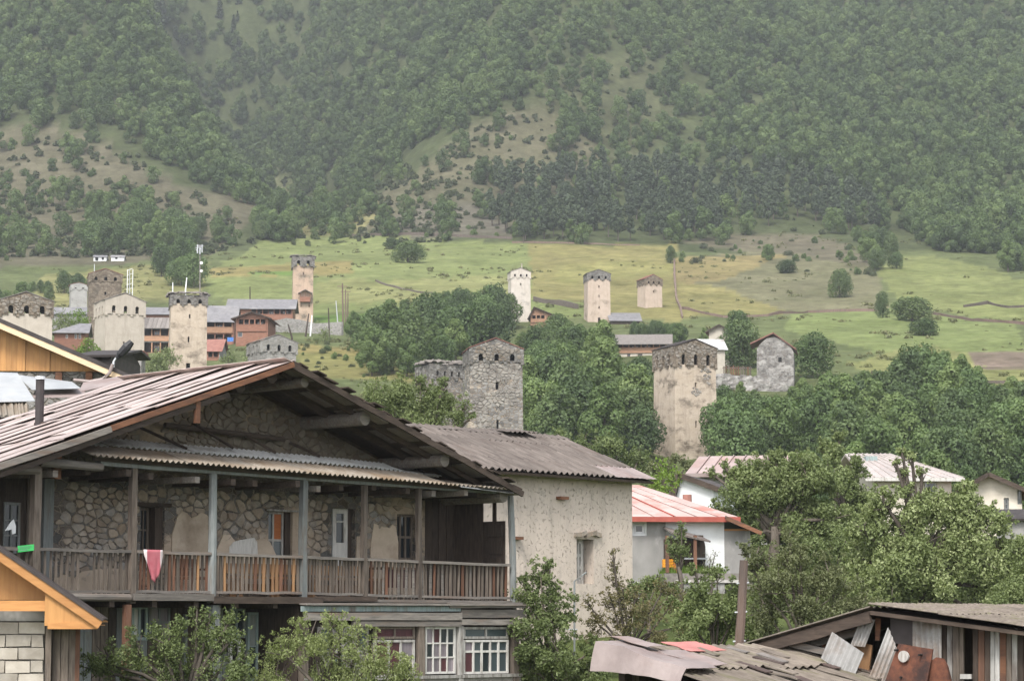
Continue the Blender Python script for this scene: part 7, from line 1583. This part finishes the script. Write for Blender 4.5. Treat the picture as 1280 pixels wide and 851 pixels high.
near_plant('leafy_bush', 'tall dark green bush growing against the corner of the glazed porch', 51.5, [(676, 722, 20), (664, 755, 28), (690, 775, 30), (660, 800, 32), (700, 818, 34), (658, 838, 28), (726, 830, 28), (682, 848, 34), (738, 848, 26), (692, 742, 16), (656, 728, 10), (710, 772, 12), (740, 815, 16), (684, 708, 9)], .075, N['near'], 1150, (690, 900), .5, 7, 'shrub', r0=.07, sprigs=5, thin=.7)
near_plant('reddish_tree', 'thin reddish green young tree before the plaster house window', 52.5, [(766, 690, 7), (767, 708, 9), (769, 728, 13), (766, 755, 19), (748, 780, 20), (788, 770, 24), (815, 760, 24), (842, 752, 20), (780, 795, 24), (818, 790, 28), (850, 782, 22), (760, 808, 14), (738, 800, 14), (778, 738, 9), (830, 735, 11), (795, 745, 10), (735, 755, 9)], .068, N['red'], 850, (790, 870), .45, 9, r0=.07, jit=.9, sprigs=6, thin=.5)
near_plant('grey_green_bush', 'grey green bush behind the bare pole, below the terrace wall', 49, [(875, 738, 22), (900, 760, 30), (880, 782, 30), (912, 790, 30), (858, 765, 20), (896, 718, 12), (926, 748, 18), (868, 712, 8), (945, 790, 24), (850, 795, 18)], .07, N['near'], 1050, (895, 860), .5, 11, 'shrub', r0=.06, sprigs=5, thin=.7)
near_plant('olive_tree', 'dusty olive green fruit tree right of the bare pole', 47.5, [(985, 698, 22), (975, 732, 30), (1010, 738, 36), (1045, 748, 32), (960, 765, 30), (1000, 775, 36), (1075, 765, 26), (985, 672, 12), (1036, 715, 22), (950, 735, 18), (1050, 785, 30), (960, 790, 24), (1000, 700, 18), (1090, 780, 24)], .062, N['olive'], 1250, (1005, 850), .42, 13, r0=.09, jit=.85, sprigs=5, thin=.7)
near_plant('broad_tree', 'broad dark green tree hiding the walls below the pink tin roof', 86, [(960, 592, 26), (930, 620, 30), (985, 606, 30), (1010, 640, 34), (950, 650, 34), (985, 670, 30), (1030, 602, 22), (1045, 650, 26), (918, 598, 12), (970, 572, 12), (905, 640, 16), (1020, 680, 24), (940, 672, 22), (890, 592, 8), (905, 580, 6), (1000, 582, 16), (965, 625, 34), (1010, 600, 28), (1000, 660, 34), (930, 600, 22), (1030, 690, 26)], .125, N['near'], 1000, (965, 705), .5, 15, r0=.22, sprigs=3)
near_plant('walnut_tree', 'big bright green rounded tree with upright top shoot in front of the cream houses', 68, [(1130, 642, 30), (1100, 682, 36), (1150, 680, 40), (1200, 642, 30), (1222, 690, 42), (1172, 722, 42), (1112, 730, 36), (1240, 735, 36), (1080, 742, 28), (1178, 625, 22), (1256, 690, 22), (1130, 612, 13), (1128, 590, 9), (1127, 565, 6), (1140, 572, 8), (1152, 588, 8), (1120, 578, 6), (1205, 612, 12), (1060, 720, 16), (1150, 755, 30), (1220, 765, 30), (1090, 768, 26), (1150, 640, 26), (1080, 700, 26), (1190, 690, 36), (1225, 650, 26), (1130, 710, 34), (1250, 660, 18), (1075, 665, 16), (1105, 628, 20), (1148, 630, 18), (1182, 645, 18), (1090, 645, 20)], .115, N['near'], 900, (1160, 790), .5, 17, r0=.2, sprigs=3)
near_plant('hedge_tree', 'mid green tree between the pink roof and the white tin roof', 99, [(1040, 568, 18), (1056, 598, 24), (1076, 624, 24), (1066, 652, 26), (1028, 558, 10), (1048, 545, 9), (1090, 648, 20), (1070, 585, 14), (1000, 575, 14)], .14, N['near'], 950, (1060, 700), .5, 19, r0=.18, sprigs=2)
near_plant('young_tree', 'bright yellow green young tree above the red tin roof', 84, [(830, 590, 13), (822, 606, 13), (842, 604, 13), (834, 619, 15), (815, 618, 9), (828, 577, 6), (848, 590, 6)], .12, N['bright'], 850, (833, 660), .5, 21, r0=.1, sprigs=6, thin=.42)
near_plant('small_tree', 'small leafy tree standing in front of the garden shelter', 71, [(850, 668, 9), (845, 685, 12), (857, 688, 9), (848, 700, 9), (838, 676, 6), (852, 657, 5)], .085, N['near'], 800, (850, 722), .5, 23, r0=.07, sprigs=3)
near_plant('acacia_tree', 'feathery pale green tree between the timber roof and the rough grey tower', 98, [(500, 490, 20), (530, 500, 24), (560, 500, 22), (545, 522, 24), (515, 520, 26), (485, 502, 24), (575, 525, 14), (582, 508, 8), (466, 492, 18), (555, 480, 8), (525, 478, 10), (490, 520, 24), (590, 520, 6)], .13, N['near'], 950, (525, 620), .36, 25, r0=.2, sprigs=4)
near_plant('edge_bush', 'leafy bush at the edge of the plank shed roof', 58, [(1272, 742, 30), (1278, 695, 22), (1262, 770, 26), (1295, 720, 30), (1240, 778, 20)], .08, N['near'], 950, (1275, 820), .5, 27, 'shrub', r0=.08, sprigs=2)
near_plant('thin_shrub', 'thin leafless looking shrub before the white wall', 73, [(888, 700, 9), (882, 708, 7), (894, 692, 6)], .06, N['olive'], 160, (888, 726), .4, 29, 'shrub', r0=.05, sprigs=4)
near_plant('apple_sapling', 'crooked small fruit tree with thick trunk under the grey lean-to', 66, [(945, 695, 16), (930, 688, 10), (958, 705, 14), (940, 712, 10)], .085, N['olive'], 700, (957, 728), .5, 31, r0=.16, sprigs=2)
near_plant('lane_bush', 'mixed green bush under the windowless end of the plaster house', 55, [(806, 735, 16), (790, 742, 14), (822, 728, 10), (838, 740, 12)], .08, N['near'], 800, (806, 780), .5, 33, 'shrub', r0=.05, sprigs=3)
# bushes among the village roofs and on the slope right behind the houses
for i, (x, y, w_, d, lab, mt) in enumerate((
    (207, 446, 13, 300, 'green bush at the foot of the tan tower', 'near'), (196, 456, 12, 296, 'bush between the cream and tan towers low down', 'near'), (318, 440, 12, 330, 'green bush below the red wooden lodge', 'near'), (285, 447, 10, 330, 'round bush beside the stone annex', 'near'),
    (75, 403, 13, 330, 'leafy tree before the long low slate roof', 'near'), (98, 399, 12, 332, 'bright tree beside the slate roofed house', 'bright'), (108, 435, 12, 280, 'light green bush by the brown rubble tower', 'bright'), (340, 436, 12, 350, 'bush in the yard above the squat grey tower', 'near'),
    (405, 424, 12, 380, 'young bush in the grass beside the bare poles', 'near'), (396, 410, 8, 420, 'low bush at the foot of the reddish tower', 'near'), (672, 415, 12, 430, 'bush at the foot of the white tower', 'near'))):
    near_plant('garden_bush', lab, d, [(x, y, w_), (x - w_ * .8, y + 4, w_ * .7), (x + w_ * .7, y + 3, w_ * .75), (x + w_ * .2, y - w_ * .6, w_ * .6)], .26, N[mt], 700, (x, y + w_ + 4), .55, 50 + i, 'shrub', r0=.12)
near_plant('leafy_bush', 'dark leafy bush between the dark broad tree and the bright rounded tree', 78, [(1050, 690, 26), (1070, 720, 26), (1035, 715, 24), (1020, 690, 20), (1085, 690, 20)], .1, N['near'], 900, (1050, 745), .5, 71, 'shrub', r0=.08, sprigs=2)
near_plant('garden_thicket', 'light green thicket of bushes behind the olive green fruit tree', 60, [(950, 735, 18), (975, 715, 18), (1060, 735, 22), (1085, 755, 22), (930, 770, 20), (1105, 775, 20)], .085, N['willow'], 900, (1010, 790), .5, 73, 'shrub', r0=.06, sprigs=5, thin=.7)
near_plant('slope_tree', 'leafy tree low behind the plaster house roof, before the tall tan tower', 125, [(790, 585, 20), (770, 572, 22), (750, 560, 18), (808, 600, 16), (730, 552, 14), (700, 548, 12), (800, 570, 12)], .15, N['near'], 900, (780, 640), .5, 77, r0=.2, sprigs=3)
near_plant('slope_tree', 'olive green tree standing just left of the pale pink tin roof', 118, [(845, 575, 9), (835, 582, 10), (858, 582, 8), (815, 585, 10)], .15, N['olive'], 900, (840, 640), .5, 79, r0=.15, sprigs=3)
